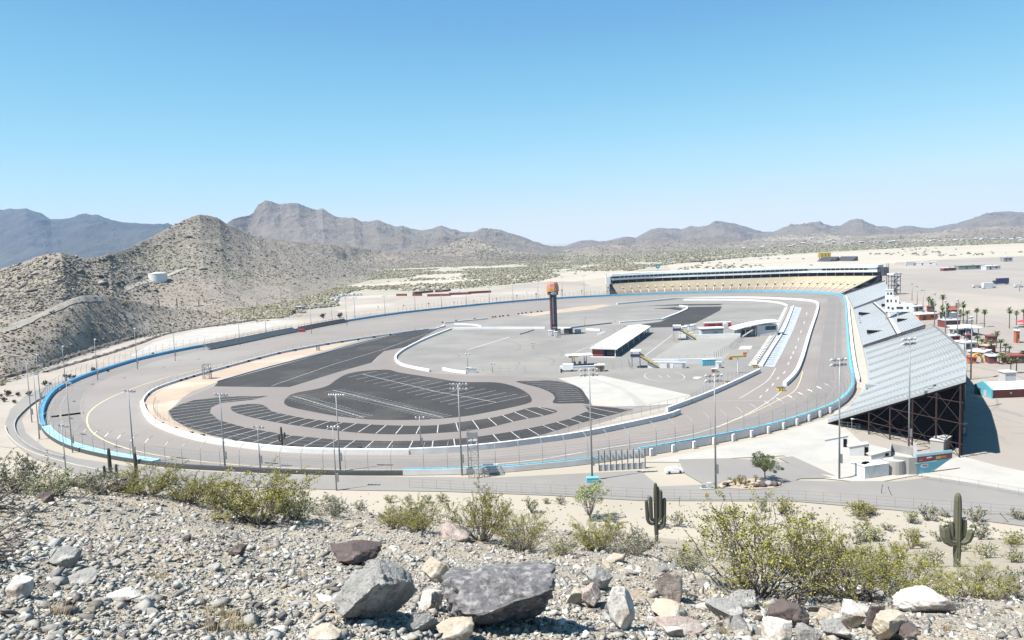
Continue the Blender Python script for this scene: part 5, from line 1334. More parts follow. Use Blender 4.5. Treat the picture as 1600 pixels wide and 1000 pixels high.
def stair_bridge(label, px, rz, hh=5.2):
    b = P(*px, .05); t = thing('stair_bridge', label, 'stairs', b, rz)
    MB().box((0, 0, hh), (4, 6, .4)).build('platform', M_wall, t)
    MB().box((0, 0, hh + 2.7), (4.6, 6.4, .3)).build('roof', M_white, t)
    for x in (-1.8, 1.8):
        for y in (-2.8, 2.8): MB().beam((x, y, 0), (x, y, hh + 2.6), .25).build('leg', M_steel, t)
    for y in (-2.0, 2.0):
        MB().beam((1.8, y, hh), (10.5, y, 0.3), 1.4, .3).build('stair_flight', M_dsteel, t)
        for s_ in (-.8, .8): MB().beam((1.8, y + s_, hh + .9), (10.5, y + s_, 1.2), .18, .5).build('handrail', M_yellow if s_ < 0 else M_white, t)
    MB().box((-.2, -3.1, hh + .8), (4.2, .15, 1.3)).build('banner', M_navy, t)
    return t
stair_bridge('covered stair bridge with yellow handrails at the near paddock gate', (994, 574), R(-12))
stair_bridge('covered stair bridge with yellow handrails at the far paddock gate', (1058, 531), R(-12), 5.6)
for i, (x, y) in enumerate([(1069, 518), (1074, 516), (1079, 516), (1083, 514.5)]):
    q = P(x, y, .05); tag(MB().box((0, 0, 1.5), (3.0, 2.6, 3)).box((0, 0, 3.1), (3.3, 2.9, .3)).box((.3, -1.36, 1.2), (1, .1, 1.9)).build('white_booth', M_white, None, q), 'small white booth behind the far stair bridge', 'booth', 'white booths behind the far stair bridge')
a = P(1097, 571, .05); b = P(1117, 573, .05)
o = thing('container', 'light blue container against the near paddock wall', 'container', a, 0)
L_ = P(1118, 573)[0] - P(1096, 573)[0]
MB().box((L_ / 2, 0, 1.4), (L_, 2.6, 2.6)).build('body', M_cyan, o); MB().box((L_ / 2, 0, 2.8), (L_ + .2, 2.8, .15)).build('roof', M_lamp, o)
for k in range(8): MB().box((L_ * (k + .5) / 8, -1.34, 1.4), (.12, .08, 2.3)).build('rib', pm('dull_teal', (.12, .38, .45)), o)
for (x0, x1, y, m_, lab) in [(1012, 1052, 575, M_white, 'long white container near the striped stairs'), (1053, 1072, 575.5, M_lamp, 'pale grey container between white and blue ones'), (1118, 1127, 575, M_white, 'short white container right of the light blue one'), (1112, 1121, 582, M_redbr, 'small dark red cart by the floodlight head'), (1060, 1082, 527, M_white, 'low white container at the far paddock gate')]:
    p0 = P(x0, y, .05); p1 = P(x1, y, .05); L_ = math.hypot(p1[0] - p0[0], p1[1] - p0[1])
    o = thing('container', lab, 'container', p0, math.atan2(p1[1] - p0[1], p1[0] - p0[0]))
    hh = 2.5 if y != 582 else 1.4
    MB().box((L_ / 2, 1.2, hh / 2), (L_, 2.4, hh)).build('body', m_, o); MB().box((L_ / 2, 1.2, hh + .08), (L_ + .2, 2.6, .14)).build('roof', M_lamp, o); MB().box((L_ * .8, -.05, hh * .45), (1.2, .1, hh * .8)).build('door', M_steel, o)
# media centre
p0 = P(1151, 527, .05); mc = thing('media_centre', 'white building with curved canopy near the pit boxes', 'building', p0, R(2))
MB().box((7, 6, 2.2), (10, 8, 4.4)).build('left_hall', M_steel, mc); MB().box((18, 5, 3.2), (12, 10, 6.4)).build('main_hall', M_lamp, mc)
cvr = MB(); n_ = 12
vs = []
for i in range(n_ + 1):
    t = i / n_; x = -1 + 27 * t; z_ = 4.2 + 3.6 * math.sin(t * math.pi * .55)
    vs += [(x, -1, z_), (x, 12, z_), (x, -1, z_ + .5), (x, 12, z_ + .5)]
fs = []
for i in range(n_):
    a = 4 * i; b = a + 4; fs += [(a, b, b + 1, a + 1), (a + 2, a + 3, b + 3, b + 2), (a, a + 2, b + 2, b), (a + 1, b + 1, b + 3, a + 3)]
fs += [(0, 1, 3, 2), (4 * n_, 4 * n_ + 2, 4 * n_ + 3, 4 * n_ + 1)]
cvr.add(vs, fs).build('canopy_roof', M_white, mc)
MB().box((20, -.1, 4.6), (6, .3, 2.2)).build('window', M_glass, mc); MB().box((6, 1.9, 2.4), (5, .3, 3)).build('window', M_glass, mc)
for x in (0, 5, 11): MB().beam((x, -.7, 0), (x, -.7, 4.8), .3).build('column', M_steel, mc)
MB().beam((2, -2, 0), (9, -1, 4), 1.6, .3).build('ramp', M_gconc, mc)
q = P(1196, 521, .05); tag(MB().box((0, 0, .9), (10, 3.2, 1.8)).box((0, 0, 1.9), (10.4, 3.6, .2)).build('dark_trailer', M_navy, None, q), 'low dark trailer right of the white curved canopy building', 'trailer')
# red trailer and small white building
q = P(1121, 512.5, .05); tr = thing('trailer', 'long red trailer with white top beyond the paddock', 'trailer', q)
MB().box((0, 0, 2.0), (17, 3, 2.6)).build('body', M_red, tr); MB().box((0, 0, 3.6), (17, 3, .7)).build('roof', M_wall, tr)
for x in (-6, -4.8, 5): MB().tube([(x, -1.6, .5), (x, 1.6, .5)], .5, 10).build('axle', M_tyre, tr)
for k in (-4, 2): MB().box((k, -1.56, 2.1), (4.6, .1, .9)).build('lettering_panel', M_rust, tr)
q = P(1133, 512.5, .05); tag(MB().box((0, 0, 1.6), (3, 3, 2.8)).box((-.2, 0, 3.1), (2, 2.6, .4)).build('tractor_cab', M_wall, None, q), 'white truck cab at the right end of the red trailer', 'truck')
q = P(1111, 524, .05); sh = thing('workshop', 'small white roofed shed with dark upper strip', 'shed', q)
MB().box((0, 0, 1.8), (13, 6, 3.6)).build('wall', M_lamp, sh); MB().box((0, -.2, 3.9), (13.4, 6.6, .5)).build('dark_strip', M_dsteel, sh); MB().box((0, 0, 4.5), (14, 7.4, .6)).build('roof', M_white, sh); MB().box((2, -3.06, 1.3), (2, .1, 2.4)).build('door', M_steel, sh)
# signal sign pole
q = P(1153, 583, .05); h = topz(1151, 556, q); sp = thing('signal_sign', 'orange and yellow sign board on thin white pole by pit entrance', 'sign', q)
MB().tube([(0, 0, 0), (0, 0, h)], .22, 8).build('pole', M_white, sp); MB().box((0, 0, h - .3), (7.5, .6, .8), rz=R(8)).build('sign_arm', M_yellow, sp)
for x in (-3.2, 3.0): MB().box((x, -.2, h + (.9 if x > 0 else -1.0)), (1.5, .5, 1.1)).build('sign_panel', M_orange, sp)

# ================================================================== NEAR RIGHT: YARD, WALLS, TANKS
def rbox(name, label, cat, a, b, depth, h, mat, roofm=None, z=0.06, extra=None, over=.15):
    p = P(*a, z); q = P(*b, z); L_ = math.hypot(q[0] - p[0], q[1] - p[1]); t = thing(name, label, cat, p, math.atan2(q[1] - p[1], q[0] - p[0]))
    MB().box((L_ / 2, depth / 2, h / 2), (L_, depth, h)).build('body', mat, t)
    if roofm: MB().box((L_ / 2, depth / 2, h + .1), (L_ + over * 2, depth + over * 2, .18)).build('roof', roofm, t)
    return t, L_
for (a, b, d, h, lab) in [((1330, 742), (1344, 744), 2.2, 3.0, 'narrow white storage box behind the other at the near pole'), ((1344, 743.5), (1351, 745), 2.6, 2.9, 'middle white storage box at the near pole'), ((1351, 748), (1389, 742.5), 3.4, 2.9, 'widest white storage box beside the near pole')]:
    t, L_ = rbox('storage_box', lab, 'container', a, b, d, h, M_white, M_wall)
    MB().box((L_ * .5, -.06, h * .48), (min(1.6, L_ * .6), .08, h * .85)).build('door', M_wall, t)
# retaining walls of the tunnel entrance (three short white walls stepping back) 
def rwall(label, px, h, mat=M_wall, w=.5, h2=None):
    pts = [p[:2] for p in PL(px)]
    return tag(MB().wall(pts, 0.04, [h] + [h2 or h] * (len(pts) - 1), w).build('retaining_wall', mat), label, 'wall')
for (a, b, h0, h1, lab) in [((1289, 697), (1325, 699), 1.6, 3.2, 'white retaining wall with dark doorway nearest the pole'), ((1327, 712), (1358, 712), 2.2, 3.1, 'middle white retaining wall of the stepped entrance'), ((1361, 724), (1390, 722), 1.9, 2.9, 'right white retaining wall of the stepped entrance')]:
    p = P(*a, .04); q = P(*b, .04); L_ = math.hypot(q[0] - p[0], q[1] - p[1]); t = thing('retaining_wall', lab, 'wall', p, math.atan2(q[1] - p[1], q[0] - p[0]))
    MB().add([(0, 0, 0), (L_, 0, 0), (L_, 0, h1), (0, 0, h0), (0, .6, 0), (L_, .6, 0), (L_, .6, h1), (0, .6, h0)], [(0, 1, 2, 3), (4, 5, 6, 7), (0, 1, 5, 4), (2, 3, 7, 6), (1, 2, 6, 5), (0, 3, 7, 4)]).build('wall', M_wall, t)
    MB().add([(-.1, -.12, h0), (L_ + .1, -.12, h1), (L_ + .1, 2.4, h1), (-.1, 2.4, h0), (-.1, -.12, h0 + .2), (L_ + .1, -.12, h1 + .2), (L_ + .1, 2.4, h1 + .2), (-.1, 2.4, h0 + .2)], [(0, 1, 2, 3), (4, 5, 6, 7), (0, 1, 5, 4), (2, 3, 7, 6), (1, 2, 6, 5), (0, 3, 7, 4)]).build('coping_slab', M_concrete, t)
    MB().box((L_ - .75, -.05, 1.2), (.9, .08, 2.3)).build('doorway', M_dark, t)
rwall('grey retaining wall leading to the rounded corner', [(1390, 717), (1392, 705), (1428, 712)], 2.2, M_gconc)
rwall('thick grey wall end beside the blue mural', [(1396, 738), (1420, 741), (1430, 741), (1429, 716)], 4.2, M_gconc, .8)
q = P(1400, 742, .04); o = MB().tube([(0, 0, 0), (0, 0, 3.4)], 2.6, 20).build('rounded_wall', M_concrete, None, (q[0] + .5, q[1] + 2.2, .03)); tag(o, 'rounded pale concrete wall corner left of the blue mural', 'wall')
p = P(1432, 741, .04); qq = P(1494, 712, .04); L_ = math.hypot(qq[0] - p[0], qq[1] - p[1]); mu = thing('mural_wall', 'blue painted mural wall with orange car shapes at the tunnel', 'mural', p, math.atan2(P(1494, 733)[1] - p[1], P(1494, 733)[0] - p[0]))
Lm = 10.5
MB().add([(0, 0, 0), (4.5, 0, 0), (Lm, 0, 3.0), (Lm, 0, 4.9), (0, 0, 4.9), (0, .4, 0), (4.5, .4, 0), (Lm, .4, 3.0), (Lm, .4, 4.9), (0, .4, 4.9)], [(0, 1, 2, 3, 4), (5, 6, 7, 8, 9), (0, 1, 6, 5), (1, 2, 7, 6), (2, 3, 8, 7), (3, 4, 9, 8), (4, 0, 5, 9)]).build('wall', M_cyan, mu)
MB().box((Lm / 2, -.04, 3.55), (Lm - .4, .06, 1.3)).build('dark_band', pm('mural_dark', (.09, .09, .10), (.2, .05, .05), 1.2, .6), mu)
MB().box((Lm * .25, -.06, 2.75), (Lm * .6, .06, .16)).build('white_stripe', M_white, mu)
MB().box((Lm / 2, -.06, 4.55), (Lm - .2, .06, .5)).build('top_band', M_lamp, mu)
for (x, z_, w_, h_, m_) in [(1.6, 3.75, 1.8, .35, M_red), (3.6, 3.8, 1.4, .3, M_white), (3.2, 3.35, 2.0, .25, M_red), (6.3, 3.5, 1.3, .6, M_yellow), (7.8, 3.5, 1.6, .6, M_orange), (1.2, 3.35, .9, .25, M_yellow)]:
    MB().box((x, -.09, z_), (w_, .05, h_)).build('car_shape', m_, mu)
pts = [(1.2 * math.cos(a * math.pi / 10), .55 * math.sin(a * math.pi / 10)) for a in range(20)]
MB().add([(2.2 + x, -.08, 1.9 + z_) for x, z_ in pts] + [(2.2 + x, .02, 1.9 + z_) for x, z_ in pts], [tuple(range(20))] + [(i, (i + 1) % 20, (i + 1) % 20 + 20, i + 20) for i in range(20)]).build('oval_emblem', M_lamp, mu)
MB().box((2.3, -.11, 1.95), (1.2, .05, .22)).build('emblem_script', M_dsteel, mu)
# blocks under the stand end
t, L_ = rbox('equipment_shelter', 'pale cloth covered equipment under the grandstand end', 'shelter', (1453, 706), (1474, 709), 5.5, 3.2, M_concrete, M_lamp)
t, L_ = rbox('dumpster', 'tan dumpster beside the covered equipment under the stand', 'dumpster', (1475, 705), (1487, 699), 2.2, 3.0, pm('tan_steel', (.36, .25, .18)), M_gconc)
t, L_ = rbox('tank_trailer', 'dark grey trailer in the shade of the grandstand back', 'trailer', (1486, 686), (1511, 680), 3, 3.4, M_dsteel, M_steel)
for k in range(2): MB().box((L_ * (.55 + .25 * k), -.06, 1.6), (L_ * .14, .1, 1.6)).build('door', M_gconc, t)
q = P(1331, 672, .05); h = 3.4; lp = thing('street_lamp', 'short lamp with flat white head by the stand front', 'lamp', q); MB().tube([(0, 0, 0), (0, 0, h)], .09, 6).build('pole', M_steel, lp); MB().box((.7, 0, h), (1.8, .7, .2)).build('head', M_white, lp)
post_fence('yard_fence', 'thin fence under the near tip of the grandstand', 'fence', [(1312, 668), (1345, 672), (1332, 677)], 1.8, 2.4, smooth=False, w=.07)
post_fence('yard_fence', 'long low fence on the concrete ramp at right', 'fence', [(1440, 748), (1530, 762), (1600, 775), (1680, 788)], 1.6, 4.0, smooth=False, w=.06, mat=M_steel)
# white van like object on the road, and the barrier planks
q = P(1053, 738, .06); cv = thing('covered_car', 'car under a white cover parked on the concrete apron', 'car', q, R(3))
MB().add([(-2.2, -.9, .1), (2.2, -.9, .1), (2.2, .9, .1), (-2.2, .9, .1), (-2.2, -.85, .9), (-1.2, -.7, 1.4), (.9, -.7, 1.45), (1.5, -.8, 1.0), (2.2, -.85, .8), (-2.2, .85, .9), (-1.2, .7, 1.4), (.9, .7, 1.45), (1.5, .8, 1.0), (2.2, .85, .8)],
    [(0, 1, 8, 7, 6, 5, 4), (3, 2, 13, 12, 11, 10, 9), (0, 3, 9, 4), (1, 2, 13, 8), (4, 5, 10, 9), (5, 6, 11, 10), (6, 7, 12, 11), (7, 8, 13, 12), (0, 1, 2, 3)]).build('cover', M_white, cv)
for x in (-1.4, 1.4):
    for y in (-.92, .92): MB().tube([(x, y - .08, .3), (x, y + .08, .3)], .3, 10).build('wheel', M_tyre, cv)
q = P(1108, 763, .06); eb = thing('equipment_cabinet', 'pair of grey cabinets at the foot of the pole by rocks', 'cabinet', q)
MB().box((0, 0, .7), (1.0, .7, 1.4)).build('body', M_lamp, eb); MB().box((-1.3, .2, .5), (.9, .6, 1.0)).build('body', M_gconc, eb); MB().box((-.6, 0, .05), (3.2, 1.4, .12)).build('pad', M_concrete, eb)
# rail/bumper on the near wall right of the scaffold
q = P(765, 741, .06); wr = thing('work_platform', 'white railed work platform right of the scaffold tower', 'platform', q); 
MB().box((0, 0, 2.5), (4.6, .5, .35)).build('top_board', M_white, wr); MB().box((0, 0, 1.2), (4.6, .15, .12)).build('rail', M_steel, wr)
for x in (-2.2, 0, 2.2): MB().beam((x, 0, 0), (x, 0, 2.4), .12).build('post', M_steel, wr)
# chain link fence along the near road, and the leaning stakes
post_fence('chain_link_fence', 'long chain link fence along the near road below the hill', 'fence', [(640, 762), (760, 768), (860, 772), (960, 776), (1040, 780), (1130, 781.5), (1212, 781), (1330, 788), (1450, 797), (1575, 806), (1680, 814)], 2.3, 3.6, z=0.02, w=.07, mat=M_steel, rails=3)
for (x, y, dx) in [(1377, 771, .2), (1393, 774, -.8), (1485, 808, -1.8), (1576, 816, -1.8), (1012, 788, .1), (1061, 790, .2)]:
    q = P(x, y, 0.0); tag(MB().beam((0, 0, 0), (dx, 0, 1.9), .1).beam((dx, 0, 1.9), (dx + .12, 0, 2.0), .16).build('leaning_stake', M_dsteel, None, q), 'dark leaning stake on the sandy verge beyond the road', 'stake', 'leaning stakes on the sandy verge')
q = P(1105, 780, 0.02); tag(MB().box((0, 0, .9), (.9, .1, .9)).beam((0, .05, 0), (0, .05, 1.3), .08).build('warning_sign', M_yellow, None, q), 'small yellow sign on the near road fence', 'sign')

# ================================================================== RIGHT: VENDORS, FAR LOT
def hut(label, px0, px1, h, depth, wall, roof, cat='building', name='vendor_building', gable=False, group=None, z=0.0):
    p = P(*px0, z); q = P(*px1, z); L_ = math.hypot(q[0] - p[0], q[1] - p[1]); t = thing(name, label, cat, p, math.atan2(q[1] - p[1], q[0] - p[0]), group)
    MB().box((L_ / 2, depth / 2, h / 2), (L_, depth, h)).build('wall', wall, t)
    if gable:
        MB().add([(-.4, -.5, h), (L_ + .4, -.5, h), (L_ + .4, depth + .5, h), (-.4, depth + .5, h), (-.4, depth / 2, h + depth * .25), (L_ + .4, depth / 2, h + depth * .25)], [(0, 1, 5, 4), (2, 3, 4, 5), (0, 4, 3), (1, 2, 5), (0, 1, 2, 3)]).build('roof', roof, t)
    else: MB().box((L_ / 2, depth / 2, h + .25), (L_ + .6, depth + .8, .45)).build('roof', roof, t)
    MB().box((L_ * .65, depth * .6, h + .95), (min(1.8, L_ * .25), 1.4, .95)).build('roof_unit', M_steel, t)
    MB().box((L_ * .3, -.06, h * .42), (min(2.0, L_ * .3), .1, h * .75)).build('door', M_dsteel, t)
    MB().box((L_ * .72, -.06, h * .58), (min(2.6, L_ * .3), .1, h * .35)).build('window', M_glass, t)
    return t
hut('dark red hut with white roof beside the press tower pole', (1428, 487), (1443, 486), 3.4, 8, M_lamp, M_white)
hut('small red hut at the left edge of the vendor village', (1449, 488), (1459, 488), 3.6, 7, M_redbr, M_redbr)
hut('white vendor building with orange signs in the first row', (1436, 501), (1465, 499), 3.6, 12, M_orange, M_white)
hut('red gabled building between two palm clusters', (1481, 495), (1497, 495), 4.5, 9, M_redbr, M_redbr, gable=True)
hut('red building with white left part below the palms', (1477, 512), (1500, 511), 4.0, 8, M_redbr, M_lamp)
hut('pale vendor building behind the bleacher back edge', (1467, 497), (1478, 498), 3.2, 9, M_lamp, M_white)
hut('low white vendor stand with red skirt near the canopy', (1482, 523), (1497, 524), 3.2, 6, M_lamp, M_white)
hut('red and white stand close to the bleacher back edge', (1486, 534), (1500, 533), 2.8, 5, M_red, M_white)
hut('narrow red ticket booth between two light poles', (1510, 538), (1518, 538), 4.5, 5, M_redbr, M_redbr, 'booth')
hut('white roofed vendor building right of the ticket booth', (1506, 546), (1526, 545), 3.0, 8, M_lamp, M_white)
hut('red hut with peach roof under the palms', (1528, 550), (1543, 552), 3.2, 5, M_redbr, pm('peach_roof', (.62, .42, .30)))
hut('white tent roof behind the orange booth', (1513, 558), (1538, 560), 2.6, 8, pm('cream_wall', (.55, .48, .36)), M_white)
hut('orange red drink booth nearest the bleacher corner', (1514, 568), (1526, 568), 2.6, 4, M_orange, M_orange, 'booth')
hut('red block with domed white roof right of the booths', (1545, 568), (1558, 568), 3.0, 5, M_redbr, M_white)
hut('long red building at the right edge behind palms', (1575, 568), (1640, 567), 3.0, 7, M_redbr, M_redbr)
hut('tall orange and white kiosk on the open lot', (1587, 536), (1593, 536), 6.0, 3.5, M_orange, M_white, 'kiosk')
hut('red building half hidden below the green palm cluster', (1543, 536), (1558, 536), 3.2, 5, M_redbr, M_redbr)
ar = P(1525, 567); aw = thing('arch', 'yellow inflatable arch beside the orange booth', 'arch', ar)
MB().tube([(-2.2, 0, 0), (-2.0, 0, 2.2), (-1.0, 0, 3.6), (.4, 0, 4), (1.8, 0, 3.4), (2.6, 0, 2.0), (2.8, 0, 0)], .45, 8).build('arch_tube', M_yellow, aw, smooth=True)
MB().box((.3, -.5, 3.9), (1.6, .1, .5)).build('banner', M_orange, aw)
cn_, L_ = canopy('large white gabled canopy over parked truck behind the stand', (1499, 525), (1535, 524), 14, 3.8, M_white, 6)
truck('dark truck parked under the large white canopy', (1512, 524), 8, 3.2, M_navy, M_dsteel, R(90), cat='truck', z=0)
# white building with red lower wall at the right edge
a = P(1552, 622, 0); b = P(1640, 622, 0); L_ = b[0] - a[0]
rbn = thing('long_building', 'long white roofed building with dark red wall and turquoise end', 'building', a, 0)
MB().box((L_ / 2, 4.5, 1.5), (L_, 9, 3.0)).build('red_wall', M_redbr, rbn)
MB().add([(-.6, -.8, 3.0), (L_, -.8, 3.0), (L_, 10, 3.0), (-.6, 10, 3.0), (.2, 4.6, 4.8), (L_, 4.6, 4.8)], [(0, 1, 5, 4), (2, 3, 4, 5), (0, 4, 3), (1, 2, 5), (0, 1, 2, 3)]).build('roof', M_white, rbn)
MB().add([(-1.0, -.6, 0), (-1.0, 9.6, 0), (-1.0, 9.6, 3.2), (-1.0, 4.6, 5.2), (-1.0, -.6, 3.2), (-.5, -.6, 0), (-.5, 9.6, 0), (-.5, 9.6, 3.2), (-.5, 4.6, 5.2), (-.5, -.6, 3.2)], [(0, 1, 2, 3, 4), (5, 6, 7, 8, 9), (0, 1, 6, 5), (1, 2, 7, 6), (2, 3, 8, 7), (3, 4, 9, 8), (4, 0, 5, 9)]).build('end_gable', M_cyan, rbn)
MB().box((-1.1, 6.5, 1.2), (.15, 1.6, 2.4)).build('door', M_dsteel, rbn); MB().box((-1.1, 3.0, 1.1), (.15, 1.6, 2.0)).build('door', M_lamp, rbn)
MB().box((6, -.08, 1.6), (.7, .1, .7)).build('sign', M_lamp, rbn)
q = P(1584, 604, 0); t = thing('hut', 'small pale hut rising behind the long red building', 'hut', (q[0], q[1] + 4, 0)); MB().box((0, 0, 2.4), (4, 4, 4.8)).build('wall', M_lamp, t); MB().box((0, 0, 5), (4.5, 4.5, .4)).build('roof', M_white, t)
q = P(1599, 511); um = thing('umbrella', 'red market umbrella at the right edge of the lot', 'umbrella', q); MB().tube([(0, 0, 0), (0, 0, 3.4)], .12, 6).build('pole', M_dsteel, um); MB().tube([(0, 0, 3.0), (0, 0, 4.4)], [4.2, .2], 8).build('canopy', M_red, um)
# vehicles on the far lots
truck('white delivery truck on the far right lot', (1543, 450.5), 14, 5.0, M_white, M_white, R(10), z=0)
truck('black box truck on the far right lot', (1566, 444.5), 16, 6.0, M_navy, M_dsteel, R(185), z=0)
truck('small white truck left of the white delivery truck', (1525, 449.5), 8, 2.6, M_lamp, M_white, R(0), z=0)
truck('pale truck at the right edge behind the open lot', (1590, 449), 8, 2.6, M_lamp, M_white, R(0), z=0)
truck('grey truck near the far fence left of white sheds', (1421, 415), 16, 6, M_lamp, M_gconc, R(0), z=0)
hut('long low white shed on the far gravel', (1432, 414.5), (1463, 414), 4, 10, M_lamp, M_wall, 'shed', 'shed')
hut('dark red trailer like shed on the far dirt', (1474, 423.5), (1494, 422.5), 3.6, 6, M_redbr, M_wall, 'shed', 'shed')
hut('long low green grey shed on the far dirt', (1498, 421.5), (1539, 420), 5, 12, pm('grey_green', (.22, .26, .23)), M_gconc, 'shed', 'shed')
hut('white far shed at the right of the green one', (1541, 422), (1563, 421), 5, 10, M_lamp, M_white, 'shed', 'shed')
hut('small dark far shed under the right mountains', (1568, 409), (1582, 408.5), 6, 10, M_gconc, M_gconc, 'shed', 'shed')
# container rows behind the far straight
for (x0, y0, x1, y1, lab) in [(620, 462, 634, 462), (645, 462, 659, 462), (668, 463, 700, 462.5), (698, 461, 736, 460), (730, 459, 768, 457.5), (640, 460, 672, 457), (672, 457.5, 700, 455), (720, 457, 740, 455.5)] and [(620, 462.5, 635, 462.3, 'left short'), (645, 462.5, 659, 462.2, 'second short'), (668, 463.3, 704, 462.3, 'front long'), (702, 461.2, 736, 459.8, 'middle long'), (732, 459.0, 767, 457.2, 'rightmost long'), (646, 459.5, 676, 456.5, 'rear left'), (680, 456.5, 704, 455, 'rear right')]:
    p = P(x0, y0); q = P(x1, y1); L_ = math.hypot(q[0] - p[0], q[1] - p[1]); t = thing('container_row', lab + ' red brown wall segment in the far dirt lot', 'container', p, math.atan2(q[1] - p[1], q[0] - p[0]))
    MB().box((L_ / 2, 0, 1.2), (L_, 2.6, 2.4)).build('body', M_redbr, t); MB().box((L_ / 2, 0, 2.5), (L_ + .3, 2.8, .2)).build('roof', M_rust, t)
for i, (x, y) in enumerate([(703, 459.5), (708, 459.3), (713, 459.2), (718, 458.5)]):
    truck('white truck parked between the red brown container rows', (x, y), 6, 3, M_white, M_white, R(90), z=0, group='trucks between the red containers')
# parked cars and trailers by the far left lot
def car(label, px, body, rz, group=None, L_=4.6, h=1.5, z=0.0):
    t = thing('parked_car', label, 'car', P(*px, z), rz, group)
    x = L_ / 2
    m = MB(); prof = [(-x, .35), (x, .35), (x, .8), (x * .55, .95), (x * .2, h), (-x * .55, h), (-x * .9, .95), (-x, .85)]; n = len(prof)
    m.add([(a, -.9, b) for a, b in prof] + [(a, .9, b) for a, b in prof], [tuple(range(n)), tuple(range(n, 2 * n))] + [(i, (i + 1) % n, (i + 1) % n + n, i + n) for i in range(n)]).build('body', body, t)
    MB().box((-x * .15, 0, h - .27), (x * .8, 1.84, .36)).build('window', M_glass, t)
    for a in (-x * .6, x * .6):
        for b in (-.85, .85): MB().tube([(a, b - .1, .33), (a, b + .1, .33)], .33, 10).build('wheel', M_tyre, t)
    return t
for i, (x, y) in enumerate([(522, 468.5), (527, 467), (531, 464.5), (535, 463.3), (540, 462.6), (546, 462.2), (552, 461.8), (558, 461.6), (564, 461.3), (526, 470.5), (518, 470)]):
    truck('white camper parked in a row at the edge of the scrub', (x, y), 7.5, 2.6, M_white, M_lamp, R(70 + 17 * (i % 3)), name='camper', cat='camper', z=0.0, group='campers at the edge of the scrub')
t = hut('small blue grey shed at the edge of the scrub', (461, 484.5), (472, 484.5), 3.2, 5, M_steel, M_lamp, 'shed', 'shed', z=0)
truck('lone white camper right of the blue grey shed', (501, 478.5), 8, 2.6, M_white, M_lamp, R(15), name='camper', cat='camper', z=0)
# water tank on the hillside
h_ = hit(247, 437); wt = thing('water_tank', 'white cylindrical water tank on the stony hillside', 'water tank', (h_.x, h_.y, h_.z - 1.0))
dist = math.hypot(h_.x, h_.y); rr = 12.5 * dist / FOC; hh = 10.5 * dist / FOC
MB().tube([(0, 0, -3), (0, 0, hh)], rr, 32).build('shell', M_white, wt, smooth=False); MB().tube([(0, 0, hh), (0, 0, hh + rr * .12)], [rr * 1.02, rr * .1], 32).build('roof', M_wall, wt)
# far houses under the right mountains
hc = [pm('house_wall_pale', (.60, .56, .50)), pm('house_wall_tan', (.42, .33, .26)), pm('house_wall_white', (.75, .74, .72))]
rs = random.Random(4)
hp = [(1162, 389), (1190, 388), (1193, 385.5), (1210, 387), (1233, 386), (1240, 384), (1247, 382), (1255, 381), (1268, 373.5), (1272, 382), (1280, 380.5), (1291, 378.5), (1296, 377), (1302, 380), (1322, 382), (1330, 381), (1345, 379.5), (1368, 377.5), (1374, 379), (1390, 379), (1396, 378), (1411, 380), (1424, 379), (1430, 377.5), (1452, 378.5), (1458, 377), (1470, 377.5), (1478, 376), (1492, 377), (1504, 375.5), (1515, 376), (1524, 374.5), (1533, 375), (1541, 373.5), (1552, 374.5), (1566, 374), (1580, 375.5), (1592, 374), (1597, 376)]
for i, (x, y) in enumerate(hp):
    q = hit(x, y)
    t = thing('house', 'tiny pale desert house among scrub below the right mountains', 'house', (q.x, q.y, q.z - .5), rs.uniform(-.4, .4), 'distant houses below the right mountains')
    w_ = rs.uniform(9, 20); m_ = hc[i % 3]
    MB().box((0, 0, 2.6), (w_, 9, 5)).build('wall', m_, t)
    MB().add([(-w_ / 2 - 1, -5.5, 5.1), (w_ / 2 + 1, -5.5, 5.1), (w_ / 2 + 1, 5.5, 5.1), (-w_ / 2 - 1, 5.5, 5.1), (-w_ / 2 + 3, 0, 6.6), (w_ / 2 - 3, 0, 6.6)], [(0, 1, 5, 4), (2, 3, 4, 5), (0, 4, 3), (1, 2, 5), (0, 1, 2, 3)]).build('roof', hc[(i + 1) % 3] if i % 4 else M_wall, t)
# ================================================================== ROCKS
rr_ = np.random.RandomState(5)
_ico = {}
def ico(sub):
    if sub not in _ico:
        bm = bmesh.new(); bmesh.ops.create_icosphere(bm, subdivisions=sub, radius=1.0)
        v = np.array([p.co[:] for p in bm.verts]); f = np.array([[q.index for q in p.verts] for p in bm.faces]); bm.free(); _ico[sub] = (v, f)
    return _ico[sub]
def rock_shape(seed, sub=3, cuts=9, rough=0.05, box=0.0, planes=()):
    r = np.random.RandomState(seed); v, f = ico(sub); v = v.copy()
    if box: 
        m = np.max(np.abs(v), axis=1, keepdims=True); v = v * (1 - box) + v / m * box
    for k in range(cuts + len(planes)):
        if k < len(planes): n = np.array(planes[k][:3], float); n /= np.linalg.norm(n); d = planes[k][3]
        else: n = r.normal(size=3); n /= np.linalg.norm(n); d = r.uniform(0.45, 0.8) if not planes else r.uniform(.72, .95)
        s = v @ n; over = s > d
        v[over] -= np.outer(s[over] - d, n)
    nn = v / np.linalg.norm(v, axis=1, keepdims=True)
    s = 2.3
    n3 = fbm(v[:, 0] * 11 + v[:, 2] * 7, v[:, 1] * 11 - v[:, 2] * 8, seed + 31, 3) if sub > 3 else 0.0
    n1 = fbm(v[:, 0] * s + v[:, 2] * 1.7 + seed, v[:, 1] * s - v[:, 2] * 1.3, seed, 4)
    n2 = ridged(v[:, 0] * 3 + v[:, 2] * 2 + seed, v[:, 1] * 3 + v[:, 2] * 2.4, seed + 9, 4) - .5
    v = v + nn * (rough * (n1 * 1.6 + n2 * 1.4 + n3 * .45))[:, None]
    return v, f
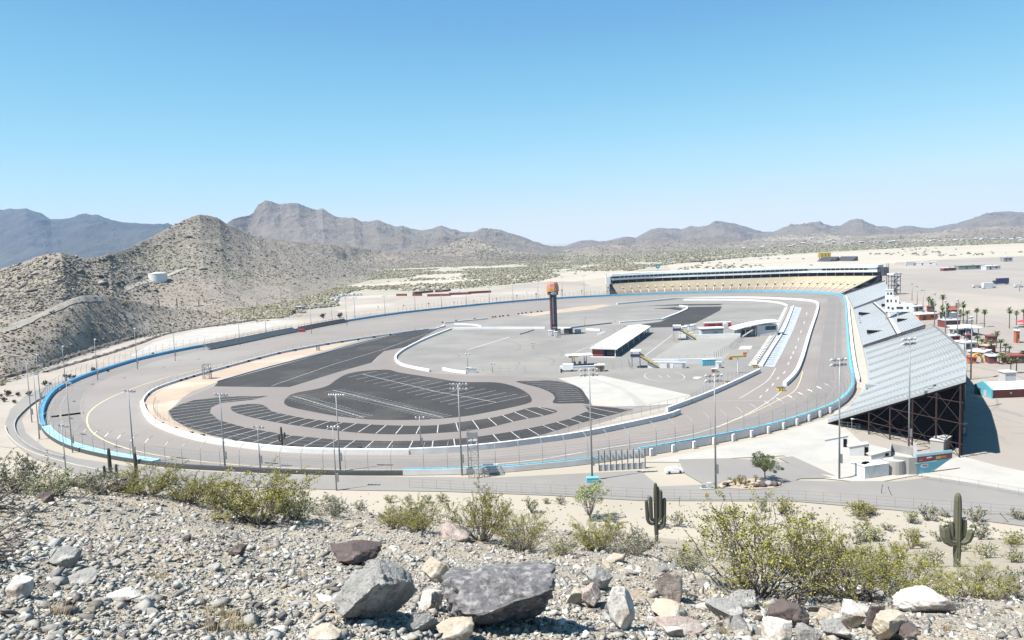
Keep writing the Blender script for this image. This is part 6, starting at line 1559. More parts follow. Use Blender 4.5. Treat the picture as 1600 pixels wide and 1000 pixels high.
def flat_rock(name, v, f, mat, loc=(0, 0, 0), smooth=False):
    me = np_mesh(name, v, f, smooth)
    return link(name, me, mat, None, loc)
def rock_mat(name, a, b, c, scale=3.0, bump=0.03, white=None):
    return pm(name, a, b, scale, 0.9, bump, scale * 5, c3=c, scale3=scale * 0.8, detail=9, spec=0.25)
M_rk = rock_mat('grey_rock', (.36, .35, .33), (.22, .215, .21), (.50, .48, .45), 6, .03)
M_rkg = rock_mat('blue_grey_boulder', (.40, .39, .365), (.24, .235, .23), (.52, .51, .48), 7, .04)
M_rkd = rock_mat('speckled_boulder', (.32, .315, .32), (.14, .135, .145), (.48, .45, .43), 14, .04)
M_rkw = rock_mat('white_quartz_rock', (.62, .60, .56), (.44, .415, .38), (.36, .30, .25), 6, .015)
M_rkt = rock_mat('tan_rock', (.50, .44, .35), (.34, .29, .23), (.54, .50, .43), 4, .02)
M_rkb = rock_mat('dark_brown_rock', (.13, .10, .095), (.085, .07, .07), (.24, .20, .18), 4, .02)
M_rkp = rock_mat('pinkish_rock', (.44, .36, .32), (.29, .24, .22), (.52, .47, .43), 4, .02)
def put_rock(px, base_y, w, h, label, mat, seed, depth=0.8, tilt=(0, 0, 0), sub=5, cuts=11, rough=.06, box=.3, name='boulder', sink=.18, group=None, planes=()):
    g = near_hit(px, base_y); dist = math.hypot(g.x, g.y); sx = w * dist / FOC / 2; sz = h * dist / FOC / 2 * 1.12; sy = sx * depth
    v, f = rock_shape(seed, sub, cuts, rough, box, planes)
    Rm = np.array(Matrix.Rotation(R(tilt[2]), 3, 'Z') @ Matrix.Rotation(R(tilt[1]), 3, 'Y') @ Matrix.Rotation(R(tilt[0]), 3, 'X'))
    v = v @ Rm.T
    ext = (v.max(0) - v.min(0)) / 2; v = (v - (v.max(0) + v.min(0)) / 2) / ext
    v = v * np.array([sx, sy, sz])
    cx, cy = g.x, g.y
    d = Vector((cx, cy, 0)).normalized(); c = Vector((cx, cy, 0)) + d * sy * .55
    zz = float(hill_z(c.x, c.y))
    o = flat_rock(name, v, f, mat, (c.x, c.y, zz + sz * (1 - sink * 1.6)))
    return tag(o, label, 'boulder' if name == 'boulder' else 'rock', group)
# two hero boulders
put_rock(583, 978, 142, 100, 'big blue grey boulder with a slanted top and dark underside', M_rkg, 104, .8, (0, -14, 0), 6, 5, .10, .25, planes=[(-.22, -.52, .82, .40), (.48, -.62, -.62, .10), (-.75, -.15, -.65, .42), (.92, -.1, .35, .80), (-.5, 0, .86, .62)])
put_rock(782, 988, 196, 96, 'largest flat topped speckled boulder in the foreground', M_rkd, 211, .7, (0, 0, 4), 6, 4, .11, .7, planes=[(-.05, -.66, .75, .66), (0, .1, 1, .74), (.42, -.72, -.62, .42), (-.95, -.2, .0, .86), (.95, 0, -.1, .86), (-.25, -.7, -.7, .66)])
put_rock(625, 820, 52, 26, 'pinkish grey rock at the foot of a small creosote bush', M_rkp, 31, .8, (0, 0, 10))
put_rock(712, 845, 48, 30, 'tan pink rock under the creosote bush in the middle', M_rkp, 42, .8)
put_rock(556, 884, 82, 36, 'dark brown split rock above the blue grey boulder', M_rkb, 53, .6, (0, 0, 0))
put_rock(675, 955, 42, 36, 'white rock wedged between the two largest boulders', M_rkw, 64)
put_rock(662, 990, 50, 34, 'greenish grey slanted rock below the wedged white rock', M_rk, 75, .7, (0, -25, 0))
put_rock(712, 1002, 66, 40, 'tan slab leaning at the lower left of the largest boulder', M_rkt, 86, .7, (0, 20, 0))
put_rock(680, 912, 44, 46, 'tan rock in the gap behind the two largest boulders', M_rkt, 87, .7)
put_rock(972, 985, 46, 76, 'upright white and grey rock standing like a fang', M_rkw, 97, .7, (0, 12, 0))
put_rock(938, 922, 44, 42, 'grey peaked rock right of the largest boulder', M_rk, 98, .7, (0, 30, 0))
put_rock(924, 950, 36, 40, 'pinkish rounded rock right of the dark hollow', M_rkp, 99)
put_rock(898, 948, 30, 30, 'amber stained rock under the edge of the largest boulder', M_rkt, 100)
put_rock(1043, 935, 44, 48, 'pointed red and grey rock left of the large creosote', M_rkp, 111, .7, (0, 20, 0))
put_rock(1048, 972, 62, 34, 'tan mottled slab below the pointed red rock', M_rkt, 112)
put_rock(1060, 990, 80, 30, 'long pinkish slab at the bottom edge', M_rkp, 113, .6)
put_rock(1132, 972, 60, 36, 'light grey blocky rock under the large creosote', M_rk, 114, .8)
put_rock(1160, 950, 46, 26, 'slate grey rock behind the blocky one under the creosote', M_rkg, 115)
put_rock(1230, 980, 62, 48, 'dark mauve rock below the large creosote stems', M_rkb, 116, .8, (0, -14, 0))
put_rock(1215, 1003, 46, 36, 'bright white rock at the bottom right of center', M_rkw, 117)
put_rock(1052, 996, 34, 20, 'small white rock at the bottom edge', M_rkw, 118)
put_rock(1326, 983, 42, 46, 'white rounded boulder right of the dark mauve rock', M_rkw, 119, .8, (0, 15, 0))
put_rock(1303, 1001, 46, 34, 'pale grey boulder in front of the white rounded one', M_rk, 120)
put_rock(1366, 984, 30, 40, 'brown upright rock right of the white rounded boulder', M_rkb, 121)
put_rock(1392, 1004, 56, 44, 'tan wedge rock at the lower right', M_rkt, 122, .7, (0, -30, 0))
put_rock(1418, 1004, 30, 28, 'small dark rock at the lower right edge of the pile', M_rkb, 129)
put_rock(1440, 958, 86, 33, 'large white rock with pink stain under the right bushes', M_rkw, 123, .6)
put_rock(1262, 1003, 40, 30, 'tan grey rock between the dark mauve and white boulders', M_rk, 124)
put_rock(1288, 978, 30, 26, 'cream block behind the pale grey boulder', M_rkt, 130)
put_rock(30, 932, 36, 26, 'white sided rock at the lower left', M_rkw, 125)
put_rock(196, 944, 42, 20, 'bright white flat rock on the left gravel', M_rkw, 126)
put_rock(190, 770, 34, 20, 'dark brown rock below the left bushes', M_rkb, 127)
put_rock(74, 786, 22, 18, 'small black pointed rock near the dead branches', M_rkb, 128, .6, (0, 30, 0))
put_rock(128, 762, 32, 14, 'dark rock under the left edge bushes', M_rkb, 131)
put_rock(130, 912, 46, 18, 'pale flat rock on the left gravel beside a tan one', M_rk, 132)
put_rock(370, 870, 28, 20, 'dark round rock in the middle of the left gravel', M_rkb, 133)
put_rock(330, 985, 26, 16, 'mauve grey stone at the bottom left', M_rkb, 134)
put_rock(100, 885, 44, 24, 'green grey slab on the left gravel', M_rkg, 135)
put_rock(505, 1000, 60, 16, 'flat tan slab at the bottom edge left of the boulder', M_rkt, 136)
# loose rocks: every one its own object
protos = []
for k in range(10):
    v, f = rock_shape(300 + k, 3, 13, .035, .4)
    m = [M_rk, M_rkg, M_rkt, M_rkw, M_rk, M_rkp, M_rkd, M_rk, M_rkw, M_rkb][k]
    me = np_mesh('rock', v, f); me.materials.append(m); protos.append(me)
cnt = 0; tries = 0
while cnt < 290 and tries < 6000:
    tries += 1
    u = rr_.rand()
    if u < .55: x, y = rr_.uniform(640, 1420), rr_.uniform(875, 1000)
    elif u < .8: x, y = rr_.uniform(0, 640), rr_.uniform(800, 1000)
    else: x, y = rr_.uniform(0, 1600), rr_.uniform(780, 1000)
    cy = np.interp(x, [c[0] for c in CREST], [c[1] for c in CREST])
    if y < cy + 10: continue
    if 505 < x < 890 and y > 868: continue
    g = near_hit(x, y)
    if g is None: continue
    d = math.hypot(g.x, g.y)
    s = (3.5 + 9 * rr_.rand() ** 2.2) * d / FOC * (1.6 if u < .55 else .9)
    o = bpy.data.objects.new('rock', protos[rr_.randint(10)]); COL.objects.link(o)
    o.location = (g.x, g.y, g.z + s * .25); o.scale = (s * rr_.uniform(.9, 1.5), s * rr_.uniform(.7, 1.2), s * rr_.uniform(.45, .9))
    o.rotation_euler = (rr_.uniform(-.4, .4), rr_.uniform(-.4, .4), rr_.uniform(0, 6.28))
    tag(o, 'loose angular stone lying in the gravel of the near slope', 'rock', 'loose stones on the near slope'); cnt += 1
# gravel: too many to count
shard = (np.array([[1, .1, 0], [.2, .9, .1], [-.9, .3, 0], [-.3, -.9, .05], [.5, -.6, 0], [.25, .1, .9], [-.4, -.1, .75], [0, 0, -.5]]), np.array([[0, 1, 5], [1, 2, 6], [1, 6, 5], [2, 3, 6], [3, 4, 5], [3, 5, 6], [4, 0, 5], [1, 0, 7], [2, 1, 7], [3, 2, 7], [4, 3, 7], [0, 4, 7]]))
def clumps(name, C, S, mat, kind_label, base, flat=(1, 1, 1), seed=0, rotz=True, jt=.32):
    """many small pieces of one shape family merged in one mesh"""
    v0, f0 = base; n = len(C); r = np.random.RandomState(seed); k = len(v0)
    A = r.uniform(0, 6.28, n); B = r.uniform(-.7, .7, n)
    jit = 1 + r.uniform(-jt, jt, (n, k, 3))
    V = v0[None] * jit * np.array(flat)[None, None] * (1 + r.uniform(-.3, .3, (n, 1, 3)))
    cb, sb_ = np.cos(B)[:, None], np.sin(B)[:, None]
    x = V[..., 0] * cb + V[..., 2] * sb_; z = -V[..., 0] * sb_ + V[..., 2] * cb; y = V[..., 1]
    ca, sa = np.cos(A)[:, None], np.sin(A)[:, None]
    X = x * ca - y * sa; Y = x * sa + y * ca
    V = np.stack([X, Y, z], -1) * S[:, None, None] + C[:, None, :]
    Fc = (f0[None] + (np.arange(n) * k)[:, None, None]).reshape(-1, f0.shape[1])
    o = link(name, np_mesh(name, V.reshape(-1, 3), Fc), mat)
    return tag(o, kind_label, kind='stuff')
M_gravel = ramp_island('gravel_stones', [(0, (.13, .115, .105)), (.14, (.24, .22, .20)), (.35, (.34, .325, .295)), (.55, (.39, .345, .28)), (.74, (.33, .335, .325)), (.93, (.46, .445, .41)), (1, (.78, .76, .73))], .92, .006, 40, nscale=9)
ng = 210000
t_ = rr_.uniform(1.6 / 24, 1.6 / 4.2, ng); rg = 1.6 / t_; ag = rr_.uniform(-.72, .72, ng)
gx_ = rg * np.sin(ag); gy_ = rg * np.cos(ag)
sg = np.clip(np.exp(rr_.normal(-4.85, .72, ng)) * (.75 + rg * .07), .005, .10)
bare = fbm(gx_ / 1.6, gy_ / 1.6, 77, 4); k_ = bare > -.75 + .35 * rr_.rand(ng)
gx_, gy_, sg = gx_[k_], gy_[k_], sg[k_]
clumps('gravel', np.stack([gx_, gy_, hill_z(gx_, gy_) + sg * .15], -1), sg, M_gravel, 'broken grey stones and gravel covering the near slope', shard, (1.25, .9, .55), 3, jt=.5)

# ================================================================== PLANTS
def leaf_mesh(name, C, size, seed, mat, parent, aspect=.55, up=0.0):
    r = np.random.RandomState(seed); n = len(C)
    u = r.normal(size=(n, 3)); u[:, 2] += up; u /= np.linalg.norm(u, axis=1, keepdims=True)
    w = r.normal(size=(n, 3)); w -= (w * u).sum(1, keepdims=True) * u; w /= np.linalg.norm(w, axis=1, keepdims=True)
    s = size * r.uniform(.6, 1.3, (n, 1)); u = u * s; w = w * s * aspect
    V = np.stack([C - u, C + w, C + u, C - w], 1).reshape(-1, 3)
    F = np.arange(4 * n).reshape(n, 4)
    return link(name, np_mesh(name, V, F), mat, parent)
M_leaf = ramp_island('creosote_leaf', [(0, (.12, .125, .022)), (.35, (.21, .205, .032)), (.7, (.29, .27, .05)), (1, (.38, .35, .085))], .7)
M_leafp = ramp_island('pale_shrub_leaf', [(0, (.20, .215, .11)), (.5, (.30, .31, .16)), (1, (.42, .42, .25))], .8)
M_leafg = ramp_island('grey_shrub_leaf', [(0, (.16, .165, .11)), (.5, (.25, .25, .17)), (1, (.36, .35, .26))], .8)
M_stem = pm('grey_twigs', (.27, .245, .22), (.16, .14, .125), 9, .9)
M_stemd = pm('dark_twigs', (.11, .095, .085), (.17, .15, .13), 9, .9)
M_puff = pm('pale_seed_puffs', (.62, .60, .50), (.55, .52, .38), 9, .9)
def creosote(name, seed, H, Wd, stems, leaves, lsize, leafm, puffs=0, stemm=None, sr=.012, cat='bush', low=.25):
    r = np.random.RandomState(seed); t = thing(name, None, cat); sm = MB(); pts = []; wts = []
    for i in range(stems):
        a = r.uniform(0, 6.283); out = r.uniform(.15, 1.0) ** .7 * Wd / 2; h = H * r.uniform(.62, 1.0) * (1 - .35 * (out / (Wd / 2)) ** 2)
        n = 6; P_ = []; bx, by = r.normal(0, Wd * .03, 2); wob = r.normal(0, .05 * H, (n + 1, 3))
        for k in range(n + 1):
            s = k / n
            P_.append(np.array([bx + math.cos(a) * out * s ** .85, by + math.sin(a) * out * s ** .85, h * s ** 1.12]) + wob[k] * s)
        sm.tube(P_, [sr * (1.3 - 1.0 * k / n) for k in range(n + 1)], 4, cap=False)
        for b in range(7):
            s = r.uniform(.3, .95); k = int(s * n); q = P_[k] + (P_[min(k + 1, n)] - P_[k]) * (s * n - k)
            d = np.array([math.cos(a) * .4, math.sin(a) * .4, .5]) + r.normal(0, .6, 3); d[2] = abs(d[2]) * .8; d /= np.linalg.norm(d)
            L_ = H * r.uniform(.14, .34); e = q + d * L_; m_ = q + d * L_ * .5 + r.normal(0, .03 * H, 3)
            sm.tube([q, m_, e], [sr * .5, sr * .38, sr * .2], 3, cap=False)
            pts.append((q, m_, e)); wts.append(.3 + s)
    wts = np.array(wts); wts /= wts.sum(); pick = r.choice(len(pts), leaves, p=wts)
    tt = r.uniform(.25, 1.08, leaves); Q = np.array([[p[0], p[1], p[2]] for p in pts])[pick]
    C = np.where(tt[:, None] < .5, Q[:, 0] + (Q[:, 1] - Q[:, 0]) * (tt * 2)[:, None], Q[:, 1] + (Q[:, 2] - Q[:, 1]) * (tt * 2 - 1)[:, None])
    C = C + r.normal(0, .017 * H, C.shape)
    C = C[C[:, 2] > low * H * r.uniform(.2, 1.2, len(C))]
    sm.build('stems', stemm or M_stem, t)
    leaf_mesh('leaves', C, lsize, seed + 1, leafm, t, up=.4)['kind'] = 'stuff'
    if puffs:
        pk = r.choice(len(C), puffs); D = C[pk] + r.normal(0, .01, (puffs, 3)); D = D[D[:, 2] > H * .4]
        leaf_mesh('seed_puffs', D, lsize * .75, seed + 2, M_puff, t, aspect=1.0)['kind'] = 'stuff'
    reg(t); return t
B1_ = [creosote('creosote_bush', 11, 1.5, 2.1, 44, 11000, .0165, M_leaf, 260, low=.48), creosote('creosote_bush', 12, 1.5, 1.8, 36, 13000, .016, M_leaf, 120, low=.3),
       creosote('creosote_bush', 13, 1.4, 2.2, 40, 10500, .017, M_leaf, 120, low=.35)]
B2_ = [creosote('desert_bush', 21, 1.3, 1.9, 30, 4200, .028, M_leafp, 0), creosote('desert_bush', 22, 1.2, 2.2, 30, 3600, .03, M_leafg, 0, low=.05)]
bushes = [  # x, base y, width px, height px, proto, label
 (1188, 934, 262, 166, 0, 'largest creosote bush with grey forked stems and pale puffs'),
 (404, 818, 162, 96, 1, 'dense olive creosote bush left of center above the gravel'),
 (298, 786, 84, 54, 2, 'small creosote just left of the dense olive one'),
 (232, 774, 100, 52, 1, 'creosote bush around the left three-stemmed saguaro'),
 (340, 790, 60, 46, 0, 'narrow creosote touching the left side of dense olive bush'),
 (618, 826, 62, 46, 2, 'small yellow green bush left of the pinkish grey rock'),
 (655, 832, 84, 60, 1, 'twiggy green bush right of the pinkish grey rock'),
 (752, 845, 122, 92, 2, 'wide creosote bush above the largest boulder'),
 (818, 862, 106, 76, 0, 'spreading twiggy bush right of the wide creosote'),
 (936, 862, 92, 66, 1, 'green bush below the pale green tree'),
 (990, 868, 88, 50, 4, 'pale feathery bush left of the multi-armed saguaro'),
 (1330, 936, 178, 100, 2, 'low bright green creosote right of the largest one'),
 (1268, 925, 120, 120, 0, 'tall airy creosote leaning at the largest bush right side'),
 (1424, 938, 132, 66, 1, 'low green bush above the pink stained white rock'),
 (1516, 932, 130, 48, 2, 'long low green bush beneath the single saguaro'),
 (1590, 938, 80, 48, 4, 'grey green bush cut by the right picture edge'),
 (1078, 892, 70, 44, 3, 'pale low bush at the left foot of the largest creosote'),
 (22, 766, 110, 52, 4, 'grey green bush at the left edge above the gravel'),
 (84, 776, 90, 42, 3, 'pale bush next to the left edge bush'),
 (158, 772, 70, 40, 4, 'dry grey bush left of the saguaro group'),
 (462, 812, 90, 52, 3, 'thin pale bush right of the dense olive creosote'),
 (520, 806, 60, 34, 4, 'small dry bush left of the bare sandy gap'),
 (1370, 912, 90, 60, 3, 'thin pale bush behind the low right creosotes'),
 (880, 866, 60, 34, 3, 'pale small bush between the twiggy and green ones'),
]
allp = B1_ + B2_
used = set()
def place_proto(proto, loc, sx, sz, rz, label, group=None):
    if proto.name in used: o = copy_tree(proto)
    else: o = proto; used.add(proto.name)
    o.location = loc; o.scale = (sx, sx, sz); o.rotation_euler = (0, 0, rz); o['label'] = label
    if group: o['group'] = group
    return o
PH = {0: (1.5, 2.1), 1: (1.5, 1.8), 2: (1.4, 2.2), 3: (1.3, 1.9), 4: (1.2, 2.2)}
for i, (x, y, w_, h_, k, lab) in enumerate(bushes):
    g = near_hit(x, y)
    if g is None or math.hypot(g.x, g.y) > 26:
        az_, te_ = azt(x, y); d_ = 21.0; g = Vector((d_ * math.sin(az_), d_ * math.cos(az_), 0)); g.z = float(hill_z(g.x, g.y))
    d = math.hypot(g.x, g.y)
    place_proto(allp[k], (g.x, g.y, g.z - .04), w_ * d / FOC / PH[k][1], h_ * d / FOC / PH[k][0] * 1.02, i * 1.7, lab)
# small shrubs beyond the crest, on the slope and the sandy flat
smp = [creosote('small_shrub', 31, .9, 1.3, 14, 420, .055, M_leafg, low=.0, sr=.014), creosote('small_shrub', 32, 1.0, 1.2, 14, 480, .05, M_leafp, low=.0, sr=.014), creosote('small_shrub', 33, 1.1, 1.5, 16, 600, .05, M_leaf, low=.0, sr=.014)]
PS = [(.9, 1.3), (1.0, 1.2), (1.1, 1.5)]
cnt = 0; rs = np.random.RandomState(99)
fixed = [(1340, 806, 40, 24, 2), (1360, 802, 24, 14, 2), (1452, 812, 30, 26, 0), (1522, 816, 34, 26, 0), (1350, 842, 56, 26, 1), (1422, 858, 30, 34, 2), (1430, 838, 24, 14, 1), (1466, 846, 26, 18, 0), (1532, 842, 34, 26, 0), (1580, 850, 40, 22, 1), (1500, 862, 30, 22, 1), (1388, 828, 22, 12, 0), (1545, 872, 40, 24, 1), (1590, 878, 36, 20, 0), (1410, 880, 40, 28, 2),
         (1462, 886, 40, 30, 1), (1330, 880, 34, 24, 2), (876, 786, 26, 12, 0), (852, 786, 16, 10, 1), (515, 782, 22, 12, 1), (610, 784, 22, 14, 2), (640, 786, 18, 16, 1), (668, 786, 20, 16, 1), (690, 784, 22, 16, 2), (830, 800, 26, 30, 1), (1058, 822, 26, 26, 0), (1035, 822, 26, 30, 1), (1190, 798, 22, 24, 1), (1220, 800, 44, 26, 2), (640, 812, 40, 26, 1), (560, 795, 30, 14, 0)]
while cnt < 62:
    if cnt < len(fixed): x, y, w_, h_, k = fixed[cnt]
    else:
        x = rs.uniform(1080, 1600); y = rs.uniform(800, 892); w_ = rs.uniform(14, 34); h_ = w_ * rs.uniform(.45, .8); k = rs.randint(3)
        if x < 1330 and y > 815: continue
    g = hit(x, y); d = math.hypot(g.x, g.y)
    place_proto(smp[k], (g.x, g.y, g.z - .05), w_ * d / FOC / PS[k][1], h_ * d / FOC / PS[k][0], rs.uniform(0, 6), 'small dry shrub on the sandy flat beyond the near slope', 'small shrubs on the sandy flat'); cnt += 1
# the trees
def tree(label, base, H, Wd, leaves, lsize, leafm, seed, bark=M_stemd, trunk_h=.3, blobs=9, sr=.1, name='palo_verde_tree'):
    r = np.random.RandomState(seed); t = thing(name, label, 'tree', base); tr = MB(); cs_ = []
    fork = np.array([0, 0, H * trunk_h])
    tr.tube([(0, 0, -.3), (.05, 0, H * trunk_h * .5), tuple(fork)], [sr * 1.3, sr, sr * .85], 8)
    for i in range(blobs):
        a = 6.283 * i / blobs + r.uniform(-.3, .3); o = r.uniform(.3, .85) * Wd / 2
        c = np.array([math.cos(a) * o, math.sin(a) * o, H * r.uniform(.55, .88)]); m_ = fork + (c - fork) * .5 + r.normal(0, .05 * H, 3)
        tr.tube([fork, m_, c], [sr * .6, sr * .4, sr * .15], 5, cap=False); cs_.append((c, Wd * r.uniform(.16, .26)))
        for b in range(3):
            e = c + r.normal(0, .16 * Wd, 3); tr.tube([m_, (m_ + e) / 2 + r.normal(0, .03 * H, 3), e], [sr * .3, sr * .2, sr * .08], 3, cap=False); cs_.append((e, Wd * r.uniform(.07, .15)))
    tr.build('trunk', bark, t)
    n_ = leaves // len(cs_); C = []
    for c, s_ in cs_:
        p = r.normal(size=(n_, 3)); p /= np.linalg.norm(p, axis=1, keepdims=True); p *= (r.rand(n_, 1) ** .4) * s_ * np.array([1, 1, .8]); C.append(p + c)
    leaf_mesh('crown', np.concatenate(C), lsize, seed, leafm, t)
    return t
M_leaft = ramp_island('tree_leaf', [(0, (.05, .07, .02)), (.5, (.09, .12, .035)), (1, (.15, .18, .06))], .7)
q = P(1195, 752, 0.05); tree('bushy green tree on the rock island by the road', (q[0], q[1], .5), topz(1197, 711, q) - .5, 6.2, 9000, .10, M_leaft, 5, blobs=11, sr=.16)
M_leafv = ramp_island('palo_verde_leaf', [(0, (.22, .27, .12)), (.5, (.33, .38, .18)), (1, (.44, .47, .27))], .8)
g = hit(922, 812); d = math.hypot(g.x, g.y); tree('pale green airy tree standing before the blue base box', g, topz(922, 752, g) - g.z, 46 * d / FOC, 4200, .0042 * d / 5, M_leafv, 6, bark=M_stem, trunk_h=.06, sr=.0009 * d, blobs=13, name='young_palo_verde')
# rock island
isl = [(1122, 760), (1150, 764), (1190, 764), (1222, 760), (1218, 752), (1190, 748), (1150, 750), (1130, 753)]
sheet('island_soil', spline(PL(isl), 1, True), 0.09, M_dirt)
for i, (x, y, s_, m_) in enumerate([(1134, 758, 1.6, M_rkb), (1128, 762, 1.0, M_rkt), (1142, 754, 1.1, M_rkt), (1154, 759, .9, M_rkt), (1165, 762, .9, M_rkt), (1176, 757, 1.0, M_rkt), (1182, 761, 1.3, M_rkb), (1192, 760, 2.0, M_rkb), (1202, 758, 2.0, M_rkd), (1210, 759, 1.8, M_rkb), (1217, 758, 1.2, M_rkd), (1186, 754, 1.1, M_rkt), (1170, 753, .8, M_rkt), (1198, 753, 1.4, M_rkb)]):
    v, f = rock_shape(500 + i, 2, 7, .07, .2); q = P(x, y, .1); o = flat_rock('island_rock', v * np.array([s_, s_ * .8, s_ * .7]) * .6, f, m_, (q[0], q[1], .1 + s_ * .25))
    tag(o, 'landscaping rock on the planted island beside the road', 'rock', 'landscaping rocks on the island')
for i, (x, y, w_, h_) in enumerate([(1150, 757, 12, 12), (1158, 755, 16, 16), (1164, 758, 12, 12), (1180, 752, 10, 12), (1140, 752, 8, 8)]):
    q = P(x, y, .1); d = math.hypot(q[0], q[1]); place_proto(smp[2], q, w_ * d / FOC / 1.5, h_ * d / FOC / 1.1, i, 'green shrub on the rock island beside the bushy tree', 'shrubs on the rock island')
# dark small shrubs on the bare dirt outside the left bend
M_dk = ramp_island('dark_shrub_leaf', [(0, (.03, .035, .018)), (.5, (.06, .06, .03)), (1, (.10, .09, .05))], .8)
dkp = creosote('round_shrub', 41, 1.5, 1.9, 14, 600, .13, M_dk, low=.0, stemm=M_stemd, sr=.03)
for i, (x, y, w_) in enumerate([(12, 619, 10), (2, 620, 5), (29, 619, 7), (46, 618, 8), (70, 602, 8), (78, 601, 4), (103, 591, 7), (110, 591, 7), (116, 591, 6), (145, 580, 7), (149, 580, 4), (161, 579, 5), (169, 581, 5), (239, 554, 4), (253, 554, 4), (6, 628, 8), (23, 630, 6), (505, 497, 9), (531, 496, 9), (459, 491, 8)]):
    q = P(x, y, 0); d = math.hypot(q[0], q[1]); place_proto(dkp, q, w_ * d / FOC / 1.9, w_ * .85 * d / FOC / 1.5, i * 1.3, 'round dark shrub on bare dirt outside the left bend wall', 'dark shrubs outside the left bend')
# the far lot's young trees and palms
M_frond = ramp_island('palm_frond', [(0, (.07, .10, .035)), (.5, (.12, .155, .055)), (1, (.20, .235, .10))], .6)
M_skirt = pm('dry_fronds', (.20, .14, .08), (.13, .09, .055), 2, .9)
M_ptrunk = pm('palm_trunk', (.19, .14, .10), (.13, .10, .075), 1.5, .9, bump=.05)
def palm_proto(seed, H=10.0, crown=2.6):
    r = np.random.RandomState(seed); t = thing('palm_tree', None, 'palm tree')
    MB().tube([(0, 0, -.2), (.05, .02, H * .5), (0, 0, H)], [.36, .27, .22], 9).build('trunk', M_ptrunk, t)
    V = []; F = []
    for i in range(46):
        a = r.uniform(0, 6.283); el = r.uniform(-.9, 1.25); L_ = crown * r.uniform(.75, 1.1); n = 6; w = .34 * crown / 2.6
        p = np.array([0, 0, H]); d = np.array([math.cos(a) * math.cos(el), math.sin(a) * math.cos(el), math.sin(el)])
        side = np.array([-math.sin(a), math.cos(a), 0]); k0 = len(V)
        for k in range(n + 1):
            s = k / n; ww = w * (math.sin(math.pi * min(1, s * .85 + .12)) ** .8) * (1 if k % 2 else .7)
            V += [p - side * ww - np.array([0, 0, .16 * ww]), p + np.array([0, 0, .03]), p + side * ww - np.array([0, 0, .16 * ww])]
            d = d + np.array([0, 0, -.20]); d /= np.linalg.norm(d); p = p + d * L_ / n
        for k in range(n):
            b = k0 + 3 * k; F += [(b, b + 1, b + 4, b + 3), (b + 1, b + 2, b + 5, b + 4)]
    link('crown', np_mesh('crown', np.array(V), np.array(F)), M_frond, t)
    MB().tube([(0, 0, H - 2.2), (0, 0, H - 1.0), (0, 0, H - .1)], [.38, .62, .5], 9).build('skirt', M_skirt, t)
    reg(t); return t
pp = [palm_proto(1), palm_proto(2)]
palms = [(1451, 466, 21), (1457, 473, 20), (1455, 470, 26), (1459, 475, 16), (1473, 463, 26), (1472, 480, 24), (1480, 477, 26), (1476, 487, 22), (1470, 489, 20), (1482, 486, 18), (1496, 476, 26), (1505, 475, 28), (1500, 486, 18), (1505, 490, 16), (1511, 487, 18), (1526, 484, 22), (1538, 486, 25), (1577, 484, 29), (1588, 488, 20), (1599, 484, 20), (1557, 520, 24),
         (1527, 526, 16), (1534, 531, 15), (1541, 535, 14), (1549, 534, 18), (1529, 538, 12), (1563, 532, 18), (1571, 538, 14), (1577, 542, 12), (1566, 553, 14), (1561, 557, 12), (1572, 556, 13), (1579, 563, 20), (1588, 563, 20), (1599, 549, 16)]
plab = {3: 'short palm at the right end of the first palm cluster', 4: 'lone bushy palm above the second pole behind the stand', 15: 'left palm of the pair on the open lot', 16: 'right palm of the pair on the open lot', 17: 'tall palm at left of the right hand pair', 18: 'palm at right of the right hand pair', 19: 'palm cut by the right picture edge, upper', 20: 'single palm on the lot above the green palm cluster', 32: 'left of the two thick palms above the long red roof building', 33: 'right of the two thick palms above the long white roofed building', 34: 'palm cut by the right edge beside the long red building'}
for i, (x, y, h_) in enumerate(palms):
    q = P(x, y + h_, 0); d = math.hypot(q[0], q[1]); s_ = topz(x, y, q) / 10.0
    cw = (5.0 if i < 21 else 6.0) * d / FOC / 2.3
    cl = 'upper' if i < 15 else 'lower'
    o = place_proto(pp[i % 2], q, max(s_ * .8, cw), s_, i * 2.1, plab.get(i) or ('fan palm in the %s palm cluster behind the grandstand' % cl), None if i in plab else 'fan palms of the %s clusters' % cl)
for i, (x, y, h_) in enumerate([(591, 484, 5), (631, 483, 6), (670, 481, 7), (710, 477, 5), (741, 474, 5), (776, 472, 6), (808, 468, 6), (823, 461, 4), (838, 467, 8), (878, 461, 8), (909, 460, 6)]):
    q = P(x, y, 0); z_ = topz(x, y - h_, q); d = math.hypot(q[0], q[1])
    place_proto(pp[i % 2], q, z_ / 10 * 1.2, z_ / 10, i * 1.1, 'small young palm behind the far straight catch fence', 'young palms behind the far straight')
